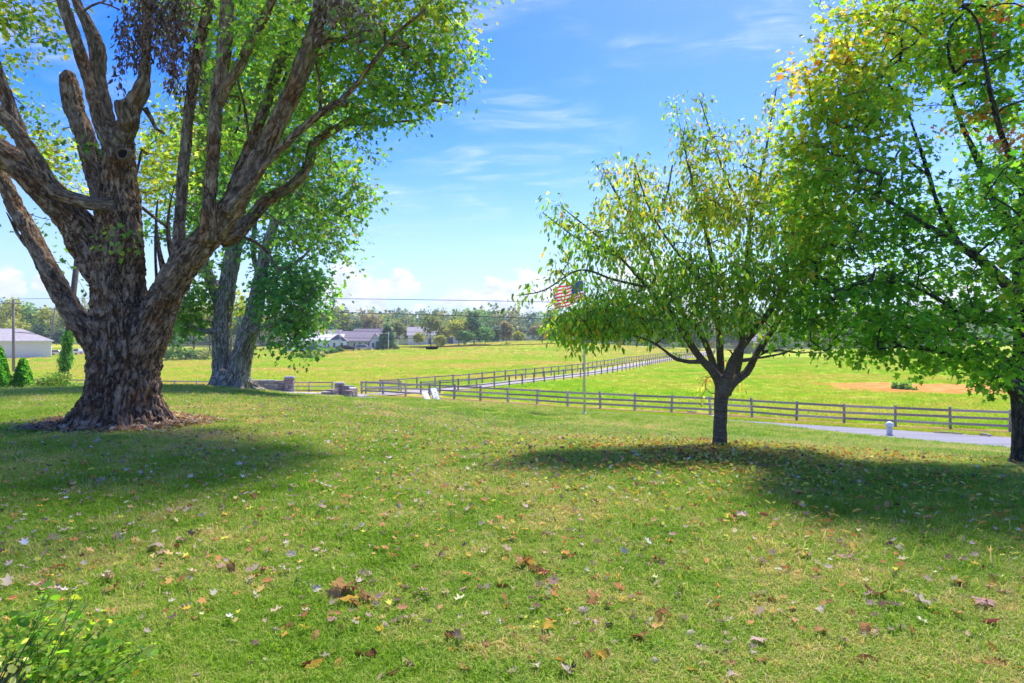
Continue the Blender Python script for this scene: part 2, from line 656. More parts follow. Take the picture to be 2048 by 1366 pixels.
def mat_grass(name, green, dry):
    """blades: tone from where they stand, from the single tuft and from along the blade"""
    m, t, out = new_mat(name)
    p = position(t)
    s = lawn_colour(t, p)
    rnd = t.node('ShaderNodeObjectInfo').outputs['Random']
    at = t.node('ShaderNodeAttribute', attribute_name='col')
    r, g_, b_ = t.sep(at.outputs['Vector'])
    k = t.math('ADD', s, t.math('ADD', t.math('MULTIPLY', t.math('SUBTRACT', rnd, 0.5), 0.12), t.math('MULTIPLY', t.math('SUBTRACT', r, 0.5), 0.34)))
    c = t.ramp(k, [(0.30, tuple(v * 0.65 for v in green)), (0.47, green), (0.62, tuple((a * 0.55 + b * 0.45) for a, b in zip(green, dry))),
                   (0.74, dry), (0.88, tuple(v * 1.15 for v in dry))])
    gl = t.node('ShaderNodeBsdfPrincipled')
    t.put(gl.inputs['Base Color'], c)
    gl.inputs['Roughness'].default_value = 0.55
    gl.inputs['Specular IOR Level'].default_value = 0.25
    tr = t.node('ShaderNodeBsdfTranslucent')
    t.l.new(t.vmath('MULTIPLY', c, (1.35, 1.4, 1.0)), tr.inputs['Color'])
    mx = t.node('ShaderNodeMixShader')
    mx.inputs[0].default_value = 0.42
    t.l.new(gl.outputs[0], mx.inputs[1])
    t.l.new(tr.outputs[0], mx.inputs[2])
    t.l.new(mx.outputs[0], out.inputs[0])
    return m


def mat_bark(name, dark, mid, pale, lichen=0.35, scale=1.0, stretch=0.35, bump=0.03, rust=0.0, banded=False, tan=False):
    m, t, out = new_mat(name)
    at = t.node('ShaderNodeAttribute', attribute_name='bark')
    v = t.mapping(at.outputs['Vector'], scale=(scale, scale, scale * stretch))
    warp = t.noise(v, 4.0, 3, 0.6, out=1)
    v = t.vmath('ADD', v, t.vmath('MULTIPLY', warp, (0.22, 0.22, 0.30)))
    r1 = t.math('ABSOLUTE', t.math('SUBTRACT', t.noise(v, 9.0, 5, 0.6), 0.5))
    r2 = t.math('ABSOLUTE', t.math('SUBTRACT', t.noise(t.mapping(v, loc=(4, 2, 7)), 15.0, 4, 0.62), 0.5))
    fl = t.noise(v, 30.0, 5, 0.7)
    pl_ = t.smooth(t.noise(t.mapping(v, scale=(1, 1, 1.7), loc=(1, 8, 3)), 14.0, 3, 0.5), 0.42, 0.58)
    hgt = t.math('ADD', t.math('MULTIPLY', t.smooth(r1, 0.0, 0.13), 0.45), t.math('ADD', t.math('MULTIPLY', t.smooth(r2, 0.0, 0.14), 0.25), t.math('ADD', t.math('MULTIPLY', fl, 0.5), t.math('MULTIPLY', pl_, 0.2))))
    if banded:
        bd = t.noise(t.mapping(at.outputs['Vector'], scale=(1.5, 1.5, 34)), 1.0, 3, 0.6)
        hgt = t.math('ADD', t.math('MULTIPLY', hgt, 0.4), t.math('MULTIPLY', bd, 0.9))
    tone = t.math('MULTIPLY', hgt, 0.72)
    c = t.ramp(tone, [(0.28, dark), (0.55, mid), (0.85, pale)])
    if tan:
        gi = t.node('ShaderNodeAttribute', attribute_name='girth').outputs['Fac']
        patch = t.smooth(t.noise(t.mapping(at.outputs['Vector'], scale=(2.2, 2.2, 1.1)), 1.6, 4, 0.6), 0.40, 0.58)
        young = t.math('MULTIPLY', t.math('MULTIPLY', t.math('SUBTRACT', 1.0, t.smooth(gi, 0.12, 0.34)), patch), 0.8)
        c = t.mix(young, c, t.mix(t.smooth(hgt, 0.35, 1.1), (0.17, 0.12, 0.085), (0.46, 0.36, 0.25)))
    big = t.noise(at.outputs['Vector'], 1.7, 4, 0.6)
    c = t.mix(t.math('MULTIPLY', t.smooth(big, 0.5, 0.72), 0.6), c, t.mix(0.5, c, pale))
    li = t.math('MULTIPLY', t.smooth(t.noise(at.outputs['Vector'], 5.5, 5, 0.7), 0.58, 0.72), lichen)
    c = t.mix(li, c, (0.24, 0.27, 0.21))
    if rust:
        ru = t.math('MULTIPLY', t.smooth(t.noise(t.mapping(at.outputs['Vector'], loc=(3, 1, 2)), 2.2, 4, 0.6), 0.50, 0.66), rust)
        c = t.mix(ru, c, t.mix(t.smooth(hgt, 0.4, 1.1), (0.10, 0.045, 0.02), (0.40, 0.20, 0.085)))
    principled(t, out, c, 0.9, hgt, bump, 0.9, spec=0.15)
    return m


def mat_wood(name, base):
    m, t, out = new_mat(name)
    p = position(t)
    n = t.noise(t.mapping(p, scale=(2.0, 2.0, 9.0)), 3.0, 5, 0.65)
    o = t.node('ShaderNodeObjectInfo').outputs['Random']
    k = t.math('ADD', t.math('MULTIPLY', n, 0.7), t.math('MULTIPLY', o, 0.45))
    c = t.ramp(k, [(0.3, tuple(v * 0.6 for v in base)), (0.6, base), (0.9, tuple(min(1, v * 1.6) for v in base))])
    principled(t, out, c, 0.85, n, 0.01, 0.5, spec=0.2)
    return m


def mat_stone(name):
    m, t, out = new_mat(name)
    p = position(t)
    o = t.node('ShaderNodeObjectInfo').outputs['Random']
    n = t.noise(p, 9, 5, 0.65)
    c = t.ramp(o, [(0.0, (0.30, 0.20, 0.19)), (0.3, (0.42, 0.28, 0.25)), (0.55, (0.36, 0.30, 0.31)), (0.8, (0.54, 0.42, 0.37)), (1.0, (0.62, 0.53, 0.47))])
    c = t.mix(t.math('MULTIPLY', n, 0.55), c, (0.12, 0.09, 0.085))
    principled(t, out, c, 0.9, n, 0.03, 0.7, spec=0.2)
    return m


def mat_shingle(name, base):
    m, t, out = new_mat(name)
    p = position(t)
    n = t.noise(t.mapping(p, scale=(1, 1, 5)), 1.2, 5, 0.7)
    c = t.ramp(n, [(0.3, tuple(v * 0.7 for v in base)), (0.7, tuple(v * 1.25 for v in base))])
    principled(t, out, c, 0.85, n, 0.03, 0.5, spec=0.2)
    return m


def mat_glass(name, tint=(0.03, 0.04, 0.05)):
    m, t, out = new_mat(name)
    b = principled(t, out, tint, 0.08, spec=0.6)
    return m


def mat_cloth(name, c):
    m, t, out = new_mat(name)
    n = t.noise(position(t), 30.0, 2, 0.5)
    col = t.mix(t.math('MULTIPLY', n, 0.2), c, tuple(v * 0.6 for v in c))
    a = t.node('ShaderNodeBsdfDiffuse')
    b = t.node('ShaderNodeBsdfTranslucent')
    t.put(a.inputs[0], col)
    t.put(b.inputs[0], col)
    mx = t.node('ShaderNodeMixShader')
    mx.inputs[0].default_value = 0.5
    t.l.new(a.outputs[0], mx.inputs[1])
    t.l.new(b.outputs[0], mx.inputs[2])
    t.l.new(mx.outputs[0], out.inputs[0])
    return m


M = dict(
    lawn=mat_lawn(), pasture=mat_pasture(), soil=mat_soil(), road=mat_road(),
    lane=mat_road('lane_gravel', (0.36, 0.32, 0.29)), concrete=mat_road('drive_concrete', (0.5, 0.46, 0.42)),
    grass=mat_grass('grass_blades', (0.26, 0.45, 0.022), (0.66, 0.50, 0.22)),
    field=mat_foliage('field_grass_blades', 0.45, (1.3, 1.3, 1.0), 0.6, 0.2),
    leaf=mat_foliage('tree_leaves', 0.6, (1.95, 1.95, 1.1)),
    far_leaf=mat_foliage('far_tree_leaves', 0.35, (1.3, 1.3, 1.0), 0.8, 0.1),
    dead=mat_foliage('dead_leaves', 0.22, (1.2, 1.1, 1.0), 0.85, 0.05),
    bark_old=mat_bark('old_maple_bark', (0.05, 0.031, 0.02), (0.30, 0.19, 0.12), (0.54, 0.41, 0.29), 0.35, 1.0, 0.36, 0.035, rust=0.9, tan=True),
    bark_twin=mat_bark('grey_maple_bark', (0.10, 0.088, 0.075), (0.36, 0.32, 0.265), (0.58, 0.54, 0.47), 0.6, 1.0, 0.25, 0.03),
    bark_cherry=mat_bark('cherry_bark', (0.045, 0.034, 0.028), (0.13, 0.10, 0.085), (0.28, 0.23, 0.19), 0.35, 2.2, 0.8, 0.01, banded=True),
    bark_right=mat_bark('red_maple_bark', (0.018, 0.017, 0.017), (0.065, 0.062, 0.06), (0.18, 0.175, 0.17), 0.3, 1.6, 0.25, 0.02),
    bark_far=plain('far_bark', (0.12, 0.10, 0.085), 0.9, 0.5, 3),
    fence=mat_wood('weathered_fence_wood', (0.43, 0.375, 0.33)), fence_far=mat_wood('dark_fence_wood', (0.32, 0.275, 0.25)),
    pole=mat_wood('utility_pole_wood', (0.23, 0.2, 0.17)), plank=mat_wood('bare_plank_wood', (0.36, 0.27, 0.18)),
    stone=mat_stone('field_stone'), cap=plain('stone_cap', (0.6, 0.55, 0.5), 0.85, 0.4, 5), mortar=plain('mortar', (0.13, 0.10, 0.095), 0.95, 0.3, 10),
    white=plain('white_paint', (0.8, 0.8, 0.78), 0.5, 0.12, 1.5), cream=plain('cream_block_wall', (0.78, 0.74, 0.66), 0.8, 0.18, 0.6),
    slate=plain('blue_grey_siding', (0.13, 0.17, 0.25), 0.7, 0.15, 2), trim=plain('white_trim', (0.8, 0.8, 0.8), 0.5, 0.1, 2),
    roof=mat_shingle('purple_grey_shingles', (0.30, 0.25, 0.27)), roof2=mat_shingle('grey_shingles', (0.42, 0.38, 0.38)),
    glass=mat_glass('window_glass'), dark=plain('dark_rubber', (0.02, 0.02, 0.022), 0.7, 0.2, 8),
    metal=plain('galvanised_metal', (0.62, 0.63, 0.64), 0.45, 0.15, 6, metallic=0.3), wire=plain('black_cable', (0.03, 0.03, 0.035), 0.6, 0.1, 3),
    silver=plain('silver_car_paint', (0.5, 0.51, 0.53), 0.3, 0.05, 2, metallic=0.3, spec=0.5), carwhite=plain('white_car_paint', (0.8, 0.8, 0.8), 0.3, 0.05, 2, spec=0.5),
    carred=plain('red_lamp_plastic', (0.4, 0.03, 0.03), 0.3, 0.05, 2),
    red=mat_cloth('flag_red', (0.72, 0.05, 0.07)), flagwhite=mat_cloth('flag_white', (0.8, 0.78, 0.77)), blue=mat_cloth('flag_blue', (0.025, 0.05, 0.22)),
    ink=plain('sign_ink', (0.10, 0.11, 0.14), 0.7, 0.1, 5), signblue=plain('sign_back', (0.18, 0.24, 0.36), 0.6, 0.1, 5),
    gold=plain('pole_finial', (0.5, 0.36, 0.1), 0.35, 0.1, 5, metallic=0.8),
    hole=plain('hole_shade', (0.018, 0.013, 0.011), 0.95, 0.3, 9), rim=plain('callus_wood', (0.22, 0.15, 0.10), 0.9, 0.4, 9),
)


# ------------------------------------------------------------------ ground sheets
def sheet(name, X, Y, Z, mat, kind='structure'):
    nr, nc = X.shape
    v = np.stack([X, Y, Z], -1).reshape(-1, 3)
    i = np.arange(nr * nc).reshape(nr, nc)
    q = np.stack([i[:-1, :-1], i[:-1, 1:], i[1:, 1:], i[1:, :-1]], -1).reshape(-1, 4)
    me = mesh_np(name, v, q.ravel(), np.full(len(q), 4), mat, smooth=True)
    return tag(link(name, me), kind=kind)


def knots(*segs):
    out = []
    for a, b, n in segs:
        out.append(np.linspace(a, b, n, endpoint=False))
    return np.concatenate(out + [[segs[-1][1]]])


xs = knots((-140, -50, 40), (-50, -20, 50), (-20, 40, 150), (40, 95, 50))
ts = knots((0, 0.3, 14), (0.3, 1, 150))
X, T = np.meshgrid(xs, ts)
Y = -45 + (road_near(X) + 0.35 + 45) * T
tag(sheet('lawn', X, Y, H(X, Y).reshape(X.shape), M['lawn']), label='mown lawn sloping away, green with straw patches')

ks = np.concatenate([np.linspace(-1, -0.45, 30, endpoint=False), np.linspace(-0.45, 0.55, 200, endpoint=False), np.linspace(0.55, 1, 26)])
yn = np.concatenate([np.linspace(60, 130, 90, endpoint=False), np.linspace(130, 260, 70, endpoint=False), 260 * (6000 / 260) ** np.linspace(0, 1, 40)])
K, YN = np.meshgrid(ks, yn)
X = K * (150 + (YN - 60) * 1.5)
X0 = np.clip(K * 150, -140, 95)
Y = YN + (road_far(X0) - 0.35 - 60) * np.exp(-(YN - 60) / 45)
Y[0] = road_far(X[0]) - 0.35
tag(sheet('pasture', X, Y, H(X, Y).reshape(X.shape), M['pasture']), label='rough yellow-green pasture behind the fences')


def ribbon(name, line, width, mat, lift, step=1.5, cross=5, z_fn=None, label=None):
    P = spline([(a, b, 0) for a, b in line], step)[:, :2]
    t = np.gradient(P, axis=0)
    t /= np.linalg.norm(t, axis=1, keepdims=True)
    nrm = np.stack([-t[:, 1], t[:, 0]], -1)
    o = np.linspace(-width / 2, width / 2, cross)
    X = P[:, 0, None] + nrm[:, 0, None] * o
    Y = P[:, 1, None] + nrm[:, 1, None] * o
    Z = (H(X, Y).reshape(X.shape) if z_fn is None else z_fn(X, Y)) + lift
    return tag(sheet(name, X, Y, Z, mat), label=label)


# the road lies in its own bed between lawn and verge
xr = knots((-120, -30, 60), (-30, 45, 120), (45, 85, 30))
tr_ = np.linspace(0, 1, 7)
X, T = np.meshgrid(xr, tr_)
Y = road_near(X) + (road_far(X) - road_near(X)) * T
Zr = road_z(X) + EYE + 0.05 - 0.05 * (2 * T - 1) ** 2
tag(sheet('road', X, Y, Zr, M['road']), label='pale grey asphalt road below the lawn')

LANE = [(-15.4, 62.0), (-12.5, 66.5), (-8, 71), (-1.4, 77.2), (10.6, 96), (20, 116), (29.5, 140), (42, 167), (56, 195), (66, 222)]
ribbon('gravel_lane', LANE, 3.4, M['lane'], 0.06, label='pale gravel lane between two fences across the pasture')
ribbon('driveway', [(-15.0, 57.5), (-15.6, 53.5), (-17.2, 48), (-21, 41), (-27, 34)], 3.6, M['concrete'], 0.05, 0.8, label='pale concrete driveway passing between the stone pillars')

# bare red clay in the right-hand field: an uneven patch of earth
ang = np.linspace(0, 2 * np.pi, 90, endpoint=False)
rr = np.linspace(0, 1, 14)
A_, R_ = np.meshgrid(np.append(ang, ang[0]), rr)
wob = 1 + 0.5 * (vnoise(np.stack([np.cos(A_).ravel() * 2.2, np.sin(A_).ravel() * 2.2, 0 * A_.ravel()], -1), 9).reshape(A_.shape) - 0.5) + \
    0.35 * (vnoise(np.stack([np.cos(A_).ravel() * 7, np.sin(A_).ravel() * 7, 0 * A_.ravel()], -1), 8).reshape(A_.shape) - 0.5)
ca, sa = math.cos(-0.35), math.sin(-0.35)
ux, uy = np.cos(A_) * R_ * wob * 11.0, np.sin(A_) * R_ * wob * 6.6
X, Y = 43 + ux * ca - uy * sa, 67 + ux * sa + uy * ca
tag(sheet('bare_soil', X, Y, H(X, Y).reshape(X.shape) + 0.05 - 0.08 * R_ ** 6, M['soil']), label='bare orange clay patch in the field')
# ------------------------------------------------------------------ leaves
# each template: points (along, across, fold) and the two half blades
MAPLE = (np.array([(0, 0, 0), (1, 0, -.1), (.10, .40, .08), (.40, .24, .03), (.62, .50, .10), (.70, .17, .0), (.10, -.40, .08), (.40, -.24, .03), (.62, -.50, .10), (.70, -.17, .0)]),
         [(0, 1, 5, 4, 3, 2), (1, 0, 6, 7, 8, 9)])
OVAL = (np.array([(0, 0, 0), (.35, 0, .02), (1, 0, -.12), (.3, .21, .06), (.7, .16, .0), (.3, -.21, .06), (.7, -.16, .0)]),
        [(0, 1, 2, 4, 3), (1, 0, 5, 6, 2)])
FLAKE = (np.array([(0, .1, 0), (.35, .5, .12), (.8, .42, -.05), (1, -.05, .1), (.7, -.5, -.08), (.2, -.42, .1)]), [(0, 1, 2, 3, 4, 5)])


def unit(v):
    return v / (np.linalg.norm(v, axis=1, keepdims=True) + 1e-9)


def leaf_mesh(name, C, size, axis, nrm, col, tmpl, mat):
    """one mesh of many leaves: stalk points C, blade along axis, facing nrm"""
    T, faces = tmpl
    axis = unit(axis)
    nrm = unit(nrm - axis * (nrm * axis).sum(1, keepdims=True))
    side = np.cross(nrm, axis)
    size = size[:, None, None]
    V = C[:, None, :] + (T[None, :, 0, None] * axis[:, None] + T[None, :, 1, None] * side[:, None] + T[None, :, 2, None] * nrm[:, None]) * size
    n, k = len(C), len(T)
    loops = np.concatenate([np.array(f) for f in faces])
    sizes = np.array([len(f) for f in faces])
    L = (np.arange(n)[:, None] * k + loops[None]).ravel()
    c4 = np.ones((n, k, 4), np.float32)
    c4[..., :3] = col[:, None, :]
    return mesh_np(name, V.reshape(-1, 3), L, np.tile(sizes, n), mat, {'col': ('FLOAT_COLOR', c4.reshape(-1, 4))})


PAL_GAIN = 2.0


def palette(rs, n, pal):
    """pal: list of (weight, colour); every leaf a little different"""
    w = np.array([p[0] for p in pal], float)
    c = np.array([p[1] for p in pal], float)
    k = rs.choice(len(pal), n, p=w / w.sum())
    v = c[k] * np.exp(rs.normal(0, 0.2, (n, 1)))
    return np.clip(v * PAL_GAIN * np.exp(rs.normal(0, 0.07, (n, 3))), 0.003, 0.62)


# ------------------------------------------------------------------ wood
def limb3(pts, d0, r_min=0.0, gain=1.0):
    """traced limb [(px, py, width px, depth offset)] -> rows of x, y, z, radius"""
    out = []
    for p in pts:
        d = d0 + (p[3] if len(p) > 3 else 0.0)
        q = W(p[0], p[1], d)
        out.append((*q, max(p[2] / 2 / F * d * gain, r_min)))
    return np.array(out)


def wood_remeshed(name, limbs, mat, voxel, flare=None, rough=1.0, smooth_it=4, seed=1):
    """scaffold limbs fused into one skin, then given bark relief"""
    vs, fs = [], []
    A, B, RA, RB, SA, NA, BA = [], [], [], [], [], [], []
    for P in limbs:
        S = spline(P, 0.12)
        p, r = S[:, :3], np.maximum(S[:, 3], 0.008)
        v, f, _ = tube_arrays(p, r, 16)
        o = len(vs)
        vs += [tuple(q) for q in v]
        fs += [tuple(i + o for i in g) for g in f]
        t, N, Bn = frames(p)
        s = np.concatenate([[0], np.cumsum(np.linalg.norm(np.diff(p, axis=0), axis=1))])
        A.append(p[:-1]); B.append(p[1:]); RA.append(r[:-1]); RB.append(r[1:]); SA.append(s[:-1] + len(A) * 3.7); NA.append(N[:-1]); BA.append(Bn[:-1])
    LID = np.concatenate([np.full(len(q), i) for i, q in enumerate(A)])
    A, B, RA, RB, SA, NA, BA = (np.concatenate(q) for q in (A, B, RA, RB, SA, NA, BA))
    if flare is not None:
        fv, ff = flare
        o = len(vs)
        vs += [tuple(q) for q in fv]
        fs += [tuple(i + o for i in g) for g in ff]
    me = mesh_from(name, vs, fs)
    ob = link(name, me)
    md = ob.modifiers.new('skin', 'REMESH')
    md.mode = 'VOXEL'
    md.voxel_size = voxel
    md = ob.modifiers.new('soft', 'SMOOTH')
    md.factor = 0.5
    md.iterations = smooth_it
    dg = bpy.context.evaluated_depsgraph_get()
    res = bpy.data.meshes.new_from_object(ob.evaluated_get(dg))
    bpy.data.objects.remove(ob)
    bpy.data.meshes.remove(me)
    n = len(res.vertices)
    co = np.empty(n * 3, np.float32)
    res.vertices.foreach_get('co', co)
    co = co.reshape(-1, 3).astype(float)
    no = np.empty(n * 3, np.float32)
    res.vertices.foreach_get('normal', no)
    no = no.reshape(-1, 3)
    bark = np.empty((n, 3))
    rad = np.empty(n)
    for s in range(0, n, 4000):
        e = co[s:s + 4000]
        ab = B - A
        tt = np.clip(((e[:, None] - A[None]) * ab[None]).sum(-1) / ((ab * ab).sum(-1) + 1e-12)[None], 0, 1)
        q = A[None] + ab[None] * tt[..., None]
        dist = np.linalg.norm(e[:, None] - q, axis=-1)
        lid = LID[(dist - (RA + (RB - RA) * tt)).argmin(1)]
        k = np.where(LID[None] == lid[:, None], dist, 1e9).argmin(1)
        i = np.arange(len(e))
        rel = e - q[i, k]
        an = np.arctan2((rel * BA[k]).sum(1), (rel * NA[k]).sum(1))
        r = RA[k] + (RB[k] - RA[k]) * tt[i, k]
        ln = np.linalg.norm(ab, axis=1)[k]
        bark[s:s + 4000] = np.stack([np.cos(an) * r, np.sin(an) * r, SA[k] + tt[i, k] * ln], -1)
        rad[s:s + 4000] = r
    # relief: long furrows, loose plates, lumps
    q_ = np.array([[0.36, 0.48, -0.8], [-0.8, 0.6, 0.0], [0.48, 0.64, 0.6]])      # noise lattice turned off the trunk axis

    def nz(sc, sd, warp=0):
        return vnoise((bark * np.array(sc) + warp) @ q_ + sd * 1.37, sd)
    wv = np.stack([nz((6, 6, 4.0), seed + 5), nz((6, 6, 4.0), seed + 6), nz((6, 6, 4.0), seed + 7)], -1) - 0.5
    wl = np.stack([nz((1.5, 1.5, 1.2), seed + 8), nz((1.5, 1.5, 1.2), seed + 9), nz((1.5, 1.5, 1.2), seed + 10)], -1) - 0.5
    fur = 1 - np.abs(nz((14, 14, 2.4), seed, wv * 1.6 + wl * 4) - 0.5) * 2
    fur2 = 1 - np.abs(nz((24, 24, 9.0), seed + 1, wv * 4.0 + wl * 6) - 0.5) * 2
    plate = sstep(nz((11, 11, 5.5), seed + 2, wv * 4.5 + wl * 4), 0.40, 0.62)
    lump = nz((2.6, 2.6, 1.6), seed + 3, wl) - 0.5
    fine = nz((38, 38, 24.0), seed + 4, wv * 5) - 0.5
    amp = np.clip(rad / 0.6, 0.10, 1.0) ** 0.8 * rough
    disp = amp * (-0.085 * (fur ** 3 - 0.3) - 0.03 * (fur2 ** 3 - .3) + 0.03 * (plate - 0.5) + 0.08 * lump + 0.03 * fine)
    co = co + no * disp[:, None]
    res.vertices.foreach_set('co', co.astype(np.float32).ravel())
    res.polygons.foreach_set('use_smooth', np.ones(len(res.polygons), bool))
    a = res.attributes.new('girth', 'FLOAT', 'POINT')
    a.data.foreach_set('value', rad.astype(np.float32))
    a = res.attributes.new('bark', 'FLOAT_VECTOR', 'POINT')
    a.data.foreach_set('vector', bark.astype(np.float32).ravel())
    res.materials.clear()
    res.materials.append(mat)
    res.update()
    res.name = name
    return res


def tubes_mesh(name, lines, mat, sides=6):
    """many tubes (each rows of x,y,z,r) joined in one mesh"""
    V, L, S, Bk, o = [], [], [], [], 0
    for P in lines:
        sd = sides if P[:, 3].max() > 0.012 else 4
        v, f, b = tube_arrays(P[:, :3], P[:, 3], sd, False)
        V.append(v)
        Bk.append(b)
        L.append(np.array(f).ravel() + o)
        S.append(np.full(len(f), 4))
        o += len(v)
    return mesh_np(name, np.concatenate(V), np.concatenate(L), np.concatenate(S), mat, {'bark': ('FLOAT_VECTOR', np.concatenate(Bk))}, smooth=True)


def grow(rs, skel, centres, r_tip=0.004, r_cap=0.05, sag=0.05):
    """twigs: every leaf cluster hangs on the nearest wood, forks shared on the way back to the limbs"""
    n = len(centres)
    ds = np.array([np.linalg.norm(skel[:, :3] - c, axis=1).min() for c in centres])
    order = np.argsort(ds)
    C = centres[order]
    base = np.vstack([skel[:, :3], C])
    ns = len(skel)
    par = np.empty(n, int)
    for i in range(n):
        m = ns + i
        q = base[:m]
        dd = np.linalg.norm(q - C[i], axis=1)
        dd[ns:] *= 1.08
        par[i] = dd.argmin()
    cnt = np.ones(n)
    for i in range(n - 1, -1, -1):
        if par[i] >= ns:
            cnt[par[i] - ns] += cnt[i]
    lines = []
    for i in range(n):
        a, b = base[par[i]], C[i]
        L = np.linalg.norm(b - a)
        if L < 0.02:
            continue
        r1 = min(r_cap, r_tip * math.sqrt(cnt[i]))
        r0 = min(r_cap, r1 * 1.35)
        if par[i] < ns:
            r0 = min(r0 * 1.2, skel[par[i], 3] * 0.8 + 0.002)
        k = max(3, min(7, int(L / 0.22) + 2))
        u = np.linspace(0, 1, k)[:, None]
        p = a + (b - a) * u
        bend = rs.normal(0, 0.07, 3) * L
        p = p + np.sin(u * np.pi) * (bend + np.array([0, 0, sag * L]))
        lines.append(np.hstack([p, r0 + (r1 - r0) * u]))
    return lines


def clusters(rs, blobs, d0, leaf_px2, per, density=1.0):
    """blobs: (px, py, rx px, ry px, depth offset, depth radius m, cover, palette key) -> cluster centres and keys"""
    C, key = [], []
    for b in blobs:
        px, py, rx, ry, do, rd, cov, pk = b
        n = max(2, int(cov * density * math.pi * rx * ry / leaf_px2 / per))
        v = rs.normal(size=(n, 3))
        v = v / np.linalg.norm(v, axis=1, keepdims=True) * rs.rand(n, 1) ** 0.42
        d = d0 + do + v[:, 1] * rd
        dm = d0 + do
        c = W(px, py, dm)
        p = np.stack([c[0] + v[:, 0] * rx / F * dm, d, c[2] + v[:, 2] * ry / F * dm], -1)
        C.append(p)
        key += [pk] * n
    return np.concatenate(C), np.array(key)


def foliage(rs, C, key, pals, per, r, size, droop, tmpl, mat, name, flat=0.6, jitter=0.3, axis_out=None):
    """leaves round every cluster centre"""
    n = len(C)
    k = rs.poisson(per, n).clip(3, None)
    idx = np.repeat(np.arange(n), k)
    m = len(idx)
    off = np.clip(rs.normal(0, 1, (m, 3)), -2.1, 2.1) * np.array([r, r, r * flat])
    P = C[idx] + off
    ax = unit(off + rs.normal(0, r * 0.8, (m, 3)))
    ax[:, 2] -= droop * (0.6 + 0.8 * rs.rand(m))
    nr = rs.normal(0, 0.55, (m, 3)) + np.array([0, 0, 1.0])
    sz = size * np.exp(rs.normal(0, jitter, m)).clip(0.45, 1.7)
    col = np.empty((m, 3))
    kk = key[idx]
    for q in np.unique(kk):
        s = kk == q
        col[s] = palette(rs, s.sum(), pals[q])
    tone = np.exp(rs.normal(0, 0.16, n))[idx]
    col = np.clip(col * tone[:, None], 0.003, 0.6)
    return leaf_mesh(name, P, sz, ax, nr, col, tmpl, mat)


def skeleton(limbs, step=0.15, r_max=9):
    S = np.vstack([spline(P, step) for P in limbs])
    return S[S[:, 3] < r_max]


def flare_base(cx, cy, gz, r_top, h, r_base, lobes, seed, seg=72, rows=14, lean=0.0):
    """root flare: buttressed foot of a trunk"""
    a = np.linspace(0, 2 * np.pi, seg, endpoint=False)
    rs = np.random.RandomState(seed)
    ph = rs.rand(3) * 6.28
    k = 1 + 0.16 * np.cos(lobes * a + ph[0]) + 0.10 * np.cos((lobes + 2) * a + ph[1]) + 0.07 * np.cos(3 * a + ph[2])
    vs, fs = [], []
    for i in range(rows):
        u = i / (rows - 1)
        w = (1 - u) ** 2.3
        rr = r_top * 0.97 + (r_base * k - r_top * 0.97) * w
        for j in range(seg):
            vs.append((cx + lean * u + math.cos(a[j]) * rr[j], cy + math.sin(a[j]) * rr[j], gz - 0.12 + u * h))
    for i in range(rows - 1):
        for j in range(seg):
            q = (j + 1) % seg
            fs.append((i * seg + j, i * seg + q, (i + 1) * seg + q, (i + 1) * seg + j))
    fs.append(tuple(range(seg - 1, -1, -1)))
    fs.append(tuple(range((rows - 1) * seg, rows * seg)))
    return vs, fs


GREEN = [(5, (0.055, 0.125, 0.018)), (4, (0.085, 0.155, 0.02)), (2, (0.12, 0.17, 0.022)), (1, (0.04, 0.095, 0.02)), (0.25, (0.25, 0.2, 0.03))]
PALS_OLD = {
    'g': GREEN,
    'y': [(3, (0.13, 0.18, 0.02)), (3, (0.18, 0.2, 0.025)), (1, (0.25, 0.2, 0.03)), (2, (0.085, 0.15, 0.02))],
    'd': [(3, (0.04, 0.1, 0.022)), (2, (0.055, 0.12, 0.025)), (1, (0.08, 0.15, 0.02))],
    'x': [(2, (0.13, 0.085, 0.075)), (2, (0.075, 0.05, 0.045)), (1, (0.2, 0.14, 0.12))],
    'p': [(2, (0.30, 0.22, 0.2)), (2, (0.2, 0.14, 0.13)), (1, (0.11, 0.075, 0.07))],
}


